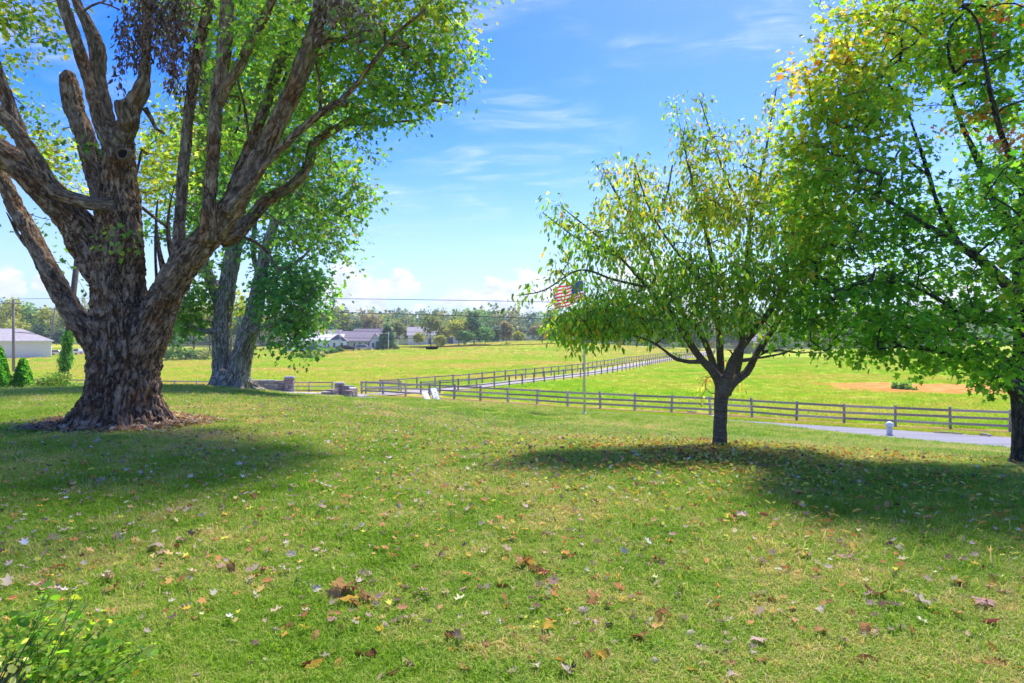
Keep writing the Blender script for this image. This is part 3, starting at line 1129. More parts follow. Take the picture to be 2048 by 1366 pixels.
# ------------------------------------------------------------------ the big old maple on the left
def old_maple():
    d0 = 12.5
    rs = np.random.RandomState(11)
    base = W(238, 845, d0)
    gz = H1(base[0], base[1])
    root = empty('maple_tree', (base[0], base[1], gz))
    tag(root, 'huge old maple with thick flared trunk and shaggy dark bark, many heavy limbs', 'tree')
    main = [
        [(238, 850, 178), (246, 800, 166), (250, 745, 154), (250, 700, 150), (246, 650, 138), (240, 600, 120), (237, 550, 110), (240, 490, 100),
         (240, 420, 88), (236, 350, 82), (237, 300, 72), (240, 262, 52)],                                              # trunk and centre stem
        [(268, 725, 100, -.1), (300, 662, 90, -.15), (330, 596, 75, -.2), (364, 534, 69, -.3), (400, 490, 66, -.35), (440, 446, 60, -.4), (468, 405, 54, -.45),
         (500, 352, 48, -.5), (538, 281, 43, -.6), (580, 193, 41, -.7), (612, 115, 42, -.8), (634, 50, 36, -.9), (645, -20, 30, -1), (670, -140, 22, -1.2), (690, -300, 12, -1.4)],  # great right limb
        [(225, 560, 95, .15), (180, 492, 84, .2), (138, 430, 72, .2), (84, 374, 66, .1), (30, 325, 62, 0), (-40, 280, 56, -.2), (-130, 200, 44, -.5), (-240, 60, 30, -.8), (-330, -100, 16, -1)],  # great left limb
        [(205, 700, 70, .1), (178, 664, 58, .1), (150, 632, 50, .15), (119, 580, 47, .2), (88, 522, 44, .25), (60, 466, 40, .3), (32, 415, 37, .4), (6, 360, 34, .5), (-30, 290, 28, .6), (-80, 180, 18, .8)],
        [(222, 412, 40, -.25), (195, 410, 34, -.4), (158, 402, 34, -.5), (112, 383, 33, -.55), (84, 337, 32, -.6), (35, 267, 31, -.7), (-10, 215, 30, -.8), (-70, 130, 24, -1)],
        [(60, 330, 34, .3), (38, 262, 33, .4), (14, 200, 31, .5), (-8, 140, 28, .6), (-40, 40, 20, .8)],
        [(226, 300, 34, -.12), (204, 262, 31, -.18), (176, 158, 29, -.2), (150, 75, 27, -.25), (122, -8, 25, -.3), (90, -130, 18, -.4), (60, -260, 10, -.5)],
        [(232, 290, 36, .1), (218, 250, 33, .15), (206, 190, 30, .2), (196, 150, 32, .2), (197, 112, 36, .2), (190, 82, 34, .2), (172, 40, 25, .2), (152, 0, 20, .25), (130, -110, 13, .3)],
        [(222, 470, 50, .2), (206, 400, 48, .28), (190, 350, 46, .35), (180, 310, 44, .4), (166, 262, 42, .45), (150, 222, 44, .5), (142, 180, 44, .5), (136, 152, 36, .5), (134, 142, 20, .5)],   # knobby dead stub
        [(246, 275, 50, -.05), (258, 240, 46, -.1), (264, 212, 44, -.1), (280, 186, 40, -.1), (289, 150, 28, -.05), (292, 90, 24, 0), (297, 0, 22, .05), (300, -120, 16, .1), (310, -250, 9, .2)],
        [(256, 250, 34, -.2), (246, 226, 34, -.25), (240, 205, 30, -.28), (239, 200, 20, -.28)],                       # cut stub
        [(356, 515, 34, -.15), (358, 480, 29, -.1), (362, 410, 27, -.05), (366, 346, 27, 0), (376, 246, 27, .1), (390, 140, 27, .15), (408, 53, 26, .2), (419, -10, 24, .25), (430, -150, 17, .3), (440, -300, 8, .4)],
        [(412, 480, 42, -.6), (416, 440, 34, -.7), (421, 370, 31, -.75), (426, 310, 31, -.8), (432, 211, 31, -.85), (446, 123, 31, -.9), (454, 35, 31, -.95), (456, -20, 29, -1), (465, -170, 20, -1.1), (470, -320, 9, -1.2)],
        [(438, 205, 26, -.85), (452, 176, 24, -1), (481, 130, 23, -1.2), (510, 66, 23, -1.4), (540, 10, 22, -1.6), (575, -90, 15, -1.9), (600, -200, 8, -2.2)],
        [(455, 420, 36, .25), (474, 356, 30, .35), (499, 296, 28, .45), (534, 204, 26, .6), (553, 140, 25, .7), (576, 86, 24, .8), (598, 30, 22, .9), (620, -60, 16, 1), (640, -170, 9, 1.1)],
        [(455, 425, 30, -.65), (476, 396, 22, -.7), (527, 334, 20, -.75), (580, 279, 19, -.85), (640, 228, 18, -.95), (682, 202, 19, -1), (692, 210, 18, -1), (690, 216, 12, -1)],
        [(440, 478, 44, .05), (472, 470, 34, .2), (500, 440, 30, .4), (530, 404, 28, .5), (566, 383, 26, .6), (600, 357, 25, .65), (619, 325, 24, .7), (627, 290, 22, .7), (648, 272, 20, .7), (690, 247, 17, .7), (735, 226, 12, .7), (780, 205, 7, .8)],
    ]
    P3 = [limb3(m, d0, gain=0.86) for m in main]
    fl = flare_base(base[0] + .02, base[1], gz, 122 / 2 / F * d0, 1.15, 1.04, 7, 4, lean=0.10)
    me = wood_remeshed('trunk', P3, M['bark_old'], 0.031, fl, 1.0, 5, 21)
    t = link('trunk', me)
    t.parent = root
    t.matrix_parent_inverse = Matrix.Translation(-root.location)
    thin = [
        [(682, 202, 12, -1), (712, 170, 10, -1.1), (742, 130, 9, -1.2), (790, 70, 7, -1.4), (850, 20, 5, -1.6)],
        [(640, 229, 8, -.95), (640, 180, 6, -1), (632, 120, 5, -1)], [(690, 247, 10, .7), (740, 248, 7, .8), (800, 243, 5, .9), (840, 240, 3, 1)],
        [(500, 352, 12, -.3), (527, 300, 10, .3), (560, 240, 8, .6)], [(474, 470, 9, .1), (510, 484, 7, -.1), (540, 510, 5, -.2), (558, 545, 3, -.2)],
        [(289, 215, 14, 0), (302, 236, 10, .1), (312, 258, 8, .2), (330, 268, 5, .3)], [(284, 415, 7, .3), (310, 436, 6, .2), (335, 455, 5, .2)],
        [(318, 600, 9, -.1), (312, 540, 6, .2), (311, 470, 5, .4), (316, 400, 2, .5)], [(185, 260, 5, .4), (197, 330, 4, -.2), (198, 398, 4, -.35)],
        [(74, 506, 12, .25), (52, 490, 9, .22), (34, 466, 7, .22), (24, 445, 5, .25), (13, 425, 2, .3)], [(166, 22, 5, .2), (200, 5, 4, .2), (240, 20, 3, .3)], [(500, 300, 6, .5), (490, 220, 5, .6), (470, 140, 4, .7)],
        [(345, 590, 30, 0), (330, 550, 16, .15), (318, 500, 9, .25), (312, 440, 5, .35), (315, 400, 2, .4)], [(370, 545, 30, 0), (345, 510, 14, .3), (336, 460, 8, .5), (340, 410, 4, .7), (350, 370, 2, .8)],
        [(640, 20, 16, -.9), (690, -30, 12, -1.1), (760, -60, 9, -1.2), (850, -100, 6, -1.4)], [(613, 110, 14, -.8), (650, 84, 12, -1), (690, 78, 9, -1.2), (740, 60, 6, -1.4)],
    ]
    thin3 = [spline(limb3(m, d0), 0.15) for m in thin]
    upper = [P for P in P3[1:]]
    skel = np.vstack([skeleton(upper, 0.2)] + thin3)
    skel = skel[(skel[:, 3] < 0.30) & (skel[:, 2] > 3.0)]
    blobs = [  # px, py, rx, ry, depth offset, depth radius, cover, palette
        (420, 40, 110, 90, 1.2, 1.2, .55, 'g'), (560, 60, 130, 90, .8, 1.6, .9, 'g'), (700, 40, 140, 80, 0, 1.8, 1.1, 'g'), (840, 30, 110, 70, -.3, 1.5, .95, 'y'),
        (900, 60, 60, 60, -.3, 1, .6, 'g'), (880, 140, 70, 60, -.2, 1, .75, 'g'), (780, 150, 120, 80, 0, 1.6, 1.2, 'g'), (650, 160, 120, 80, .6, 1.6, 1.1, 'g'),
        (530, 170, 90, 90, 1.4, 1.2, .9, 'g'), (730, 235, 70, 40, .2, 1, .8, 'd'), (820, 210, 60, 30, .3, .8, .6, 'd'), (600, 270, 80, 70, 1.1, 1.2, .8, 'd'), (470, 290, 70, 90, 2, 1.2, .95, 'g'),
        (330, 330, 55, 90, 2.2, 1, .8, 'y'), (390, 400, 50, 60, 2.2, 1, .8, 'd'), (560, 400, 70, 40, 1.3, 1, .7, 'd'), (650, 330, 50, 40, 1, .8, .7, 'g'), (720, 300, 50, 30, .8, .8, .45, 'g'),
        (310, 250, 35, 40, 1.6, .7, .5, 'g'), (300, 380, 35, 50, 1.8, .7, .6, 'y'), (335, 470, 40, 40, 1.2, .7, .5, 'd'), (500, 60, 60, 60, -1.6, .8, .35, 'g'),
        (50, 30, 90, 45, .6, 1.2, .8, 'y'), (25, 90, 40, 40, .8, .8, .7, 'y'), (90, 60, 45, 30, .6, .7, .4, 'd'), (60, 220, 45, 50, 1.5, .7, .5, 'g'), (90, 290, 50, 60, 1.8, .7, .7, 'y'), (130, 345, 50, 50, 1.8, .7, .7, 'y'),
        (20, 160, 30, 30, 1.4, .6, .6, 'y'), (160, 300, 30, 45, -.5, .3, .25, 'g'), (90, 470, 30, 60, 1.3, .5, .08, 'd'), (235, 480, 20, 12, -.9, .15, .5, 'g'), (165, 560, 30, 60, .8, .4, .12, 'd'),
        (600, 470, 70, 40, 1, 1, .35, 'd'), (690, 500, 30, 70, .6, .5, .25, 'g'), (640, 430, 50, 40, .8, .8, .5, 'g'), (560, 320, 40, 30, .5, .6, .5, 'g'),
        # above and beside the picture
        (150, -190, 330, 150, 0, 2.6, .25, 'g'), (560, -190, 380, 140, 0, 3.0, .4, 'g'), (900, -100, 150, 100, -.3, 1.8, .5, 'g'), (400, -480, 420, 170, 0, 3.4, .3, 'g'), (-260, 60, 200, 220, .2, 2.4, .3, 'g'),
        (-330, -250, 250, 200, 0, 2.5, .2, 'g'), (260, -350, 380, 160, -3.0, 1.8, .2, 'g'), (720, -330, 260, 140, -2.6, 1.6, .25, 'g'), (300, -220, 330, 200, 3.4, 1.8, .25, 'g'), (-180, 330, 90, 90, .6, 1, .25, 'g'),
    ]
    lp2 = (0.085 / d0 * F) ** 2 * 0.42
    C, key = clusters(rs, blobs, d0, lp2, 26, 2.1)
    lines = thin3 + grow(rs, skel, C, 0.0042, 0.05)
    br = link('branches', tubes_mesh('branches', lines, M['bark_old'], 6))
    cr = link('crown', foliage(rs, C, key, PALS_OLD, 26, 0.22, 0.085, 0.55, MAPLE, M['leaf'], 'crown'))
    # dead vine leaves hanging off the middle stem and on the great right limb
    strands, vc, pc = [], [], []
    for i in range(46):
        px = rs.choice([rs.normal(262, 20), rs.normal(345, 22), rs.normal(312, 26)], p=[.36, .44, .2])
        top = rs.uniform(-60, 60)
        ln = rs.uniform(50, 165) * (1.15 if px > 325 else 0.9)
        dd = d0 + rs.uniform(-.35, .25)
        p = np.array([W(px + rs.normal(0, 4) * u + (0 if px < 300 else 6 * math.sin(u * 3 + i)), top + ln * u, dd) for u in np.linspace(0, 1, 7)])
        strands.append(np.hstack([p, np.full((7, 1), 0.004)]))
        for u in np.linspace(0.05, 1, int(ln / 7)):
            vc.append(p[0] + (p[-1] - p[0]) * u)
    vc = np.array(vc)
    vine = link('dead_vine', foliage(rs, vc, np.array(['x'] * len(vc)), PALS_OLD, 4, 0.06, 0.085, 1.4, OVAL, M['dead'], 'dead_vine', 0.8))
    stems = link('vine_stems', tubes_mesh('vine_stems', strands, M['bark_old'], 4))
    pb = [(690, 30, 56, 42, -1.15, .45, 1.3, 'p'), (735, 60, 24, 26, -1.2, .3, 1.2, 'p'), (660, 15, 36, 34, -1.1, .35, 1, 'p'), (650, 75, 24, 20, -1.1, .3, .7, 'x'), (715, 88, 24, 8, -1.2, .2, .7, 'p'), (690, -40, 60, 50, -1.2, .5, 1, 'p')]
    C2, k2 = clusters(rs, pb, d0, (0.075 / d0 * F) ** 2 * .25, 12, 1.0)
    mat_ = link('dead_vine', foliage(rs, C2, k2, PALS_OLD, 12, 0.07, 0.085, 0.9, OVAL, M['dead'], 'dead_vine', 0.8))
    tag(mat_, 'pinkish brown mat of dead vine leaves on the right limb')
    tag(vine, 'strands of dark dead vine leaves hanging from the middle stem')
    for o in (br, cr, vine, stems, mat_):
        o.parent = root
        o.matrix_parent_inverse = Matrix.Translation(-root.location)
    for o in (cr, br, vine, stems, mat_):
        tag(o, kind='stuff')
    # the round knot hole high on the centre stem
    c = Vector(W(246, 308, d0 - 0.375))
    kb = MB()
    a = np.linspace(0, 2 * np.pi, 20, endpoint=False)
    ring = []
    for rr, dy in ((0.085, 0.0), (0.095, -0.035), (0.118, -0.03), (0.15, 0.05)):
        ring.append([(c.x + math.cos(q) * rr * (1 + .1 * math.sin(3 * q)), c.y + dy, c.z + math.sin(q) * rr * (1 + .12 * math.cos(2 * q))) for q in a])
    vs = [p for r in ring for p in r]
    fs, fm = [], []
    for i in range(3):
        for j in range(20):
            k = (j + 1) % 20
            fs.append((i * 20 + j, i * 20 + k, (i + 1) * 20 + k, (i + 1) * 20 + j))
    kb.add(vs, fs, 0)
    kb.add(ring[0], [tuple(range(20))], 1)  # flat near-black disc: the shade inside the hole is put into its colour
    kn = kb.build('knot_hole', [M['rim'], M['hole']])
    kn.parent = root
    kn.matrix_parent_inverse = Matrix.Translation(-root.location)
    return root, d0, gz


OLD, OLD_D, OLD_Z = old_maple()


def hang(objs, root):
    for o in objs:
        o.parent = root
        o.matrix_parent_inverse = Matrix.Translation(-root.location)


# ------------------------------------------------------------------ twin-trunk maple behind it
def twin_maple():
    d0 = 28.0
    rs = np.random.RandomState(5)
    b = place(462, d0)
    root = empty('maple_tree', b)
    tag(root, 'twin-trunked grey maple standing at the crest behind the old maple', 'tree')
    k = (b.z - W(462, 772, d0)[2]) * F / d0      # shift onto the ground
    main = [
        [(452, 778, 62), (448, 750, 46), (445, 715, 40), (444, 690, 38), (445, 640, 36), (452, 590, 34), (462, 530, 32), (472, 470, 30), (480, 400, 27), (495, 300, 24), (512, 180, 20), (525, 60, 15), (540, -100, 9)],
        [(447, 640, 26, 0), (438, 600, 24, .2), (420, 560, 22, .4), (410, 530, 20, .5), (404, 470, 20, .6), (405, 350, 20, .7), (409, 200, 20, .8), (413, 100, 18, .9), (420, -20, 12, 1), (430, -150, 7, 1)],
        [(474, 778, 58, -.2), (478, 745, 44, -.3), (486, 705, 40, -.4), (500, 655, 36, -.5), (511, 612, 32, -.6), (520, 560, 26, -.7), (532, 500, 22, -.8), (552, 440, 18, -.9), (580, 380, 14, -1), (600, 300, 9, -1)],
        [(440, 671, 16, -.2), (420, 664, 13, -.4), (395, 661, 11, -.6), (375, 650, 9, -.7), (362, 638, 7, -.8), (345, 630, 4, -.9)],
        [(440, 652, 14, .3), (415, 645, 10, .5), (390, 636, 8, .7), (372, 628, 6, .8)],
        [(505, 662, 14, -.7), (535, 654, 11, -.9), (566, 642, 9, -1.1), (600, 615, 7, -1.3), (640, 570, 4, -1.5)],
        [(530, 505, 14, -.8), (560, 540, 8, -1), (600, 520, 7, -1.2), (640, 480, 5, -1.4), (700, 440, 3, -1.5)],
        [(556, 430, 12, -.9), (610, 500, 7, -.4), (640, 460, 6, -.2), (690, 420, 5, 0), (735, 400, 3, 0)],
        [(520, 560, 12, .2), (506, 500, 10, .3), (512, 430, 9, .4), (520, 360, 7, .5)], [(552, 440, 11, -.6), (566, 380, 9, -.4), (590, 300, 7, -.2), (610, 200, 4, 0)],
    ]
    main = [[(p[0], p[1] - k * 0, *p[2:]) for p in m] for m in main]
    P3 = [limb3(m, d0) for m in main]
    for P in P3:
        P[:, 2] += (b.z - W(462, 776, d0)[2])
    fl = flare_base(b.x + .05, b.y - .05, b.z, 0.78, 0.9, 1.15, 6, 8)
    fl = ([(x_, y_ * 1.0, z_) for x_, y_, z_ in fl[0]], fl[1])
    t = link('trunk', wood_remeshed('trunk', P3, M['bark_twin'], 0.05, fl, 0.9, 3, 31))
    skel = skeleton([P for P in P3], 0.3)
    skel = skel[(skel[:, 3] < 0.32) & (skel[:, 2] > b.z + 2.0)]
    blobs = [
        (580, 560, 60, 50, -.5, 1.6, 1.0, 'b'), (548, 600, 40, 60, -.8, 1.2, .9, 'b'), (610, 610, 38, 50, -.8, 1.4, .9, 'b'), (575, 650, 50, 35, -1, 1.4, .95, 'b'), (600, 690, 35, 22, -1.2, 1, .7, 'd'), (545, 690, 25, 24, -1, .8, .6, 'd'), (575, 712, 22, 10, -1, .6, .4, 'd'),
        (540, 500, 50, 45, 0, 1.4, .8, 'b'), (628, 560, 30, 45, -.8, 1, .6, 'b'), (625, 645, 26, 40, -1, 1, .6, 'g'), (590, 600, 50, 60, -1.2, 1, .4, 'g'), (430, 500, 26, 50, -.6, .8, .5, 'g'), (395, 560, 30, 40, -.4, .8, .6, 'g'), (630, 470, 60, 50, -.6, 1.4, .85, 'g'), (690, 430, 50, 45, -.4, 1.2, .65, 'g'), (730, 395, 32, 32, -.2, .9, .55, 'g'), (660, 380, 60, 45, 0, 1.4, .8, 'g'), (590, 400, 70, 55, .2, 1.5, .9, 'g'),
        (385, 610, 32, 50, -.5, 1.2, 1.0, 'g'), (362, 660, 30, 26, -.8, 1, .9, 'd'), (350, 620, 26, 36, -.6, 1, .8, 'g'), (415, 590, 16, 36, .6, .8, .7, 'g'), (480, 610, 26, 60, .8, 1, .6, 'y'),
        (700, 350, 45, 35, 0, 1.2, .5, 'g'), (690, 480, 20, 50, -.3, .6, .4, 'g'), (675, 560, 12, 30, -.3, .4, .3, 'g'),
        (470, 380, 90, 80, .6, 1.8, .8, 'g'), (400, 420, 60, 70, .8, 1.6, .9, 'g'), (560, 280, 110, 80, .3, 2, .8, 'g'), (420, 250, 100, 110, .8, 2, .85, 'y'), (520, 130, 130, 100, .5, 2.4, .7, 'g'), (640, 220, 70, 70, .2, 1.6, .6, 'g'),
        (330, 330, 50, 70, 1, 1.4, .6, 'y'), (460, -20, 170, 90, .6, 2.6, .7, 'g'), (520, -170, 130, 80, .5, 2, .7, 'g')]
    pals = dict(PALS_OLD)
    pals['b'] = [(3, (0.04, 0.12, 0.04)), (3, (0.06, 0.15, 0.04)), (2, (0.09, 0.18, 0.04))]
    lp2 = (0.17 / d0 * F) ** 2 * 0.42
    C, key = clusters(rs, blobs, d0, lp2, 16, 2.6)
    br = link('branches', tubes_mesh('branches', grow(rs, skel, C, 0.008, 0.08), M['bark_twin'], 5))
    cr = link('crown', foliage(rs, C, key, pals, 16, 0.34, 0.17, 0.6, MAPLE, M['leaf'], 'crown', 0.7))
    tag(br, kind='stuff')
    tag(cr, kind='stuff')
    hang((t, br, cr), root)


twin_maple()


# ------------------------------------------------------------------ the young cherry on the lawn
def cherry():
    d0 = 11.0
    rs = np.random.RandomState(17)
    b = place(1438, d0)
    root = empty('cherry_tree', b)
    tag(root, 'young cherry tree with banded trunk and drooping green and yellow leaves on lawn', 'tree')
    dz = b.z - W(1438, 890, d0)[2]
    main = [
        [(1438, 897, 34), (1439, 880, 29), (1440, 850, 27), (1441, 815, 27), (1443, 785, 29), (1446, 762, 31), (1448, 750, 26)],
        [(1444, 775, 24), (1430, 748, 20, -.05), (1404, 720, 15, -.15), (1377, 682, 14, -.25), (1356, 647, 12, -.35), (1338, 622, 10, -.4), (1290, 570, 8, -.55), (1240, 515, 6.5, -.7), (1180, 460, 5, -.8), (1120, 412, 3.5, -.9)],
        [(1440, 770, 22, .1), (1428, 735, 16, .15), (1417, 700, 13, .2), (1400, 665, 14, .3), (1380, 642, 12, .35), (1363, 626, 11, .4), (1330, 560, 9, .55), (1290, 480, 7, .7), (1240, 400, 5.5, .8), (1205, 335, 3.5, .9)],
        [(1446, 770, 19, .1), (1442, 735, 14, .2), (1440, 705, 15, .25), (1440, 680, 14, .3), (1430, 600, 11, .35), (1420, 500, 9, .4), (1400, 420, 7, .35), (1372, 310, 5, .3), (1352, 215, 3, .3)],
        [(1446, 785, 26, -.05), (1455, 757, 22, -.12), (1466, 721, 19, -.2), (1478, 700, 17, -.25), (1501, 670, 17, -.3), (1519, 648, 14, -.35), (1554, 602, 11, -.45), (1566, 566, 10, -.5), (1582, 500, 8, -.6), (1592, 400, 6, -.6), (1600, 300, 4, -.6)],
        [(1450, 785, 26, .02), (1468, 763, 20, .05), (1493, 745, 17, .08), (1508, 718, 14, .1), (1525, 689, 14, .15), (1540, 668, 12, .15), (1572, 620, 9, .2), (1622, 560, 7, .3), (1670, 500, 4, .4)],
        [(1452, 775, 19, .15), (1470, 752, 15, .3), (1480, 715, 13, .4), (1490, 610, 13, .5), (1500, 450, 9, .6), (1530, 310, 6, .65), (1553, 175, 3, .7)],
        [(1406, 722, 10, -.15), (1380, 724, 9, -.3), (1353, 718, 8, -.4), (1338, 708, 7, -.5), (1300, 682, 6, -.7), (1250, 668, 4.5, -.9), (1180, 660, 3, -1)],
        [(1480, 722, 8, -.22), (1515, 716, 7, -.3), (1565, 707, 5, -.4), (1600, 690, 3, -.5)], [(1515, 712, 7, .1), (1533, 703, 6, .1), (1560, 700, 5, .1), (1600, 706, 4, .1), (1640, 700, 2.5, .1)],
        [(1470, 715, 6, -.25), (1460, 702, 5, -.3), (1454, 698, 3.5, -.32)],
    ]
    P3 = [limb3(m, d0) for m in main]
    P3[0][:, 2] += dz
    fl = flare_base(b.x, b.y, b.z, 0.115, 0.16, 0.15, 5, 3, 40, 8)
    t = link('trunk', wood_remeshed('trunk', P3, M['bark_cherry'], 0.018, fl, 0.5, 3, 41))
    extra = [[(1300, 575, 6, -.5), (1230, 560, 5, -.8), (1160, 540, 4, -1), (1090, 580, 3, -1.1), (1042, 590, 2, -1.15)], [(1290, 480, 5, .7), (1330, 400, 4, .5), (1345, 330, 3, .4)],
             [(1380, 640, 7, -.1), (1300, 640, 5, -.6), (1220, 620, 4, -.8), (1140, 630, 3, -.9)], [(1430, 600, 7, .3), (1350, 500, 5, -.2), (1300, 420, 4, -.4), (1270, 330, 3, -.5)],
             [(1500, 450, 6, .6), (1450, 350, 4, .5), (1420, 260, 3, .5), (1400, 200, 2, .5)], [(1240, 515, 4, -.7), (1160, 480, 3, -.8), (1085, 425, 2, -.9)]]
    ex3 = [spline(limb3(m, d0), 0.12) for m in extra]
    skel = np.vstack([skeleton(P3[1:], 0.1)] + ex3)
    skel = skel[(skel[:, 3] < 0.09) & (skel[:, 2] > b.z + 1.4)]
    g, y = 'g', 'y'
    blobs = [
        (1190, 505, 70, 50, -.7, .8, .75, g), (1250, 450, 85, 70, -.4, .9, .8, y), (1165, 628, 45, 38, -.8, .7, .9, g), (1230, 610, 100, 60, -.6, .9, 1.15, g), (1340, 560, 95, 80, -.3, 1.1, 1.1, g), (1300, 390, 60, 50, .2, .8, .6, y),
        (1400, 420, 80, 80, .3, .9, .85, y), (1390, 320, 45, 60, .3, .6, .6, y), (1370, 250, 30, 50, .3, .4, .35, g), (1430, 300, 40, 60, .4, .5, .45, y), (1350, 210, 15, 22, .3, .2, .3, g), (1400, 215, 20, 25, .4, .3, .3, y), (1470, 420, 80, 90, .3, .9, .95, y),
        (1480, 310, 50, 60, .5, .6, .5, y), (1545, 240, 30, 60, .6, .4, .35, y), (1555, 350, 55, 70, .1, .8, .9, y), (1560, 470, 70, 80, 0, 1, 1.1, g), (1440, 560, 90, 70, -.3, 1.1, 1.15, g), (1520, 570, 70, 60, -.5, .9, 1.0, g), (1430, 640, 80, 35, -.5, .9, .9, g),
        (1170, 638, 60, 30, -.9, .6, 1.1, 'yy'), (1250, 645, 70, 28, -.8, .7, 1.2, 'yy'), (1320, 650, 60, 30, -.7, .7, 1.1, g), (1150, 690, 25, 18, -.9, .3, .6, 'yy'), (1190, 668, 40, 14, -1, .4, .7, g), (1250, 678, 30, 8, -1, .4, .5, g), (1060, 582, 26, 14, -1.1, .25, .6, g), (1112, 600, 26, 12, -1, .4, .35, 'o'), (1156, 562, 12, 10, -.9, .3, .6, g),
        (1100, 420, 16, 20, -.9, .25, .3, g), (1130, 460, 30, 40, -.85, .4, .45, g), (1120, 540, 30, 30, -.9, .4, .55, y), (1215, 350, 28, 40, .7, .4, .4, y), (1270, 350, 30, 35, -.4, .4, .5, y), (1105, 655, 20, 40, -.9, .3, .5, 'yy'), (1620, 540, 50, 60, .3, .7, .8, g),
        (1570, 640, 50, 40, -.2, .7, .8, g), (1630, 450, 50, 70, .4, .8, .8, y), (1180, 672, 60, 16, -.9, .5, .8, 'yy'), (1130, 655, 35, 26, -.9, .4, .8, 'yy'), (1600, 400, 40, 70, .3, .8, .7, y), (1620, 620, 40, 60, .4, .6, .8, g), (1540, 690, 40, 16, 0, .4, .35, g), (1480, 640, 30, 30, -.6, .4, .7, g), (1370, 690, 20, 8, -.4, .3, .3, g)]
    pals = {
        'g': [(4, (0.06, 0.135, 0.016)), (4, (0.09, 0.17, 0.018)), (2, (0.145, 0.2, 0.02)), (.5, (0.4, 0.28, 0.02)), (.15, (0.34, 0.15, 0.03))],
        'y': [(4, (0.09, 0.155, 0.02)), (3, (0.135, 0.185, 0.022)), (2, (0.22, 0.215, 0.025)), (1.1, (0.42, 0.3, 0.02)), (.3, (0.38, 0.17, 0.04)), (.4, (0.28, 0.18, 0.1))],
        'yy': [(4, (0.12, 0.2, 0.02)), (3, (0.08, 0.16, 0.018)), (1.5, (0.44, 0.31, 0.02)), (.3, (0.38, 0.17, 0.03))],
        'o': [(3, (0.09, 0.14, 0.02)), (2, (0.42, 0.18, 0.04)), (2, (0.4, 0.28, 0.03))]}
    lp2 = (0.078 / d0 * F) ** 2 * 0.36
    C, key = clusters(rs, blobs, d0, lp2, 13, 2.6)
    tips = np.concatenate([P[int(len(P) * .55)::2] for P in [spline(Q, .09) for Q in P3[1:9]] + ex3])
    tips = tips[tips[:, 2] > b.z + 2.0]
    C = np.concatenate([C, tips[:, :3] + rs.normal(0, .07, (len(tips), 3))])
    key = np.concatenate([key, np.array(['y'] * len(tips))])
    br = link('branches', tubes_mesh('branches', ex3 + grow(rs, skel, C, 0.0026, 0.03, 0.03), M['bark_cherry'], 5))
    cr = link('crown', foliage(rs, C, key, pals, 13, 0.10, 0.080, 1.25, OVAL, M['leaf'], 'crown', 0.9))
    # yellowing suckers behind the fork
    sb = [(1405, 765, 20, 28, .35, .2, .5, 's'), (1425, 745, 18, 22, .4, .2, .4, 's'), (1412, 795, 14, 14, .35, .15, .35, 's'), (1480, 768, 12, 12, .4, .15, .3, 's'), (1460, 720, 16, 16, .45, .2, .3, 's')]
    C2, k2 = clusters(rs, sb, d0, (0.06 / d0 * F) ** 2 * .36, 8, 1.0)
    su = link('suckers', foliage(rs, C2, k2, {'s': [(2, (0.36, 0.25, 0.05)), (2, (0.28, 0.25, 0.05)), (1, (0.3, 0.15, 0.06))]}, 8, 0.07, 0.06, 1.0, OVAL, M['leaf'], 'suckers', 0.9))
    tag(su, 'yellowing leaves sprouting low behind the fork')
    tw = link('sucker_stems', tubes_mesh('sucker_stems', grow(rs, skeleton([P3[0]], 0.1), C2, 0.003, 0.008), M['bark_cherry'], 4))
    for o in (br, cr, su, tw):
        tag(o, kind='stuff')
    hang((t, br, cr, su, tw), root)


cherry()


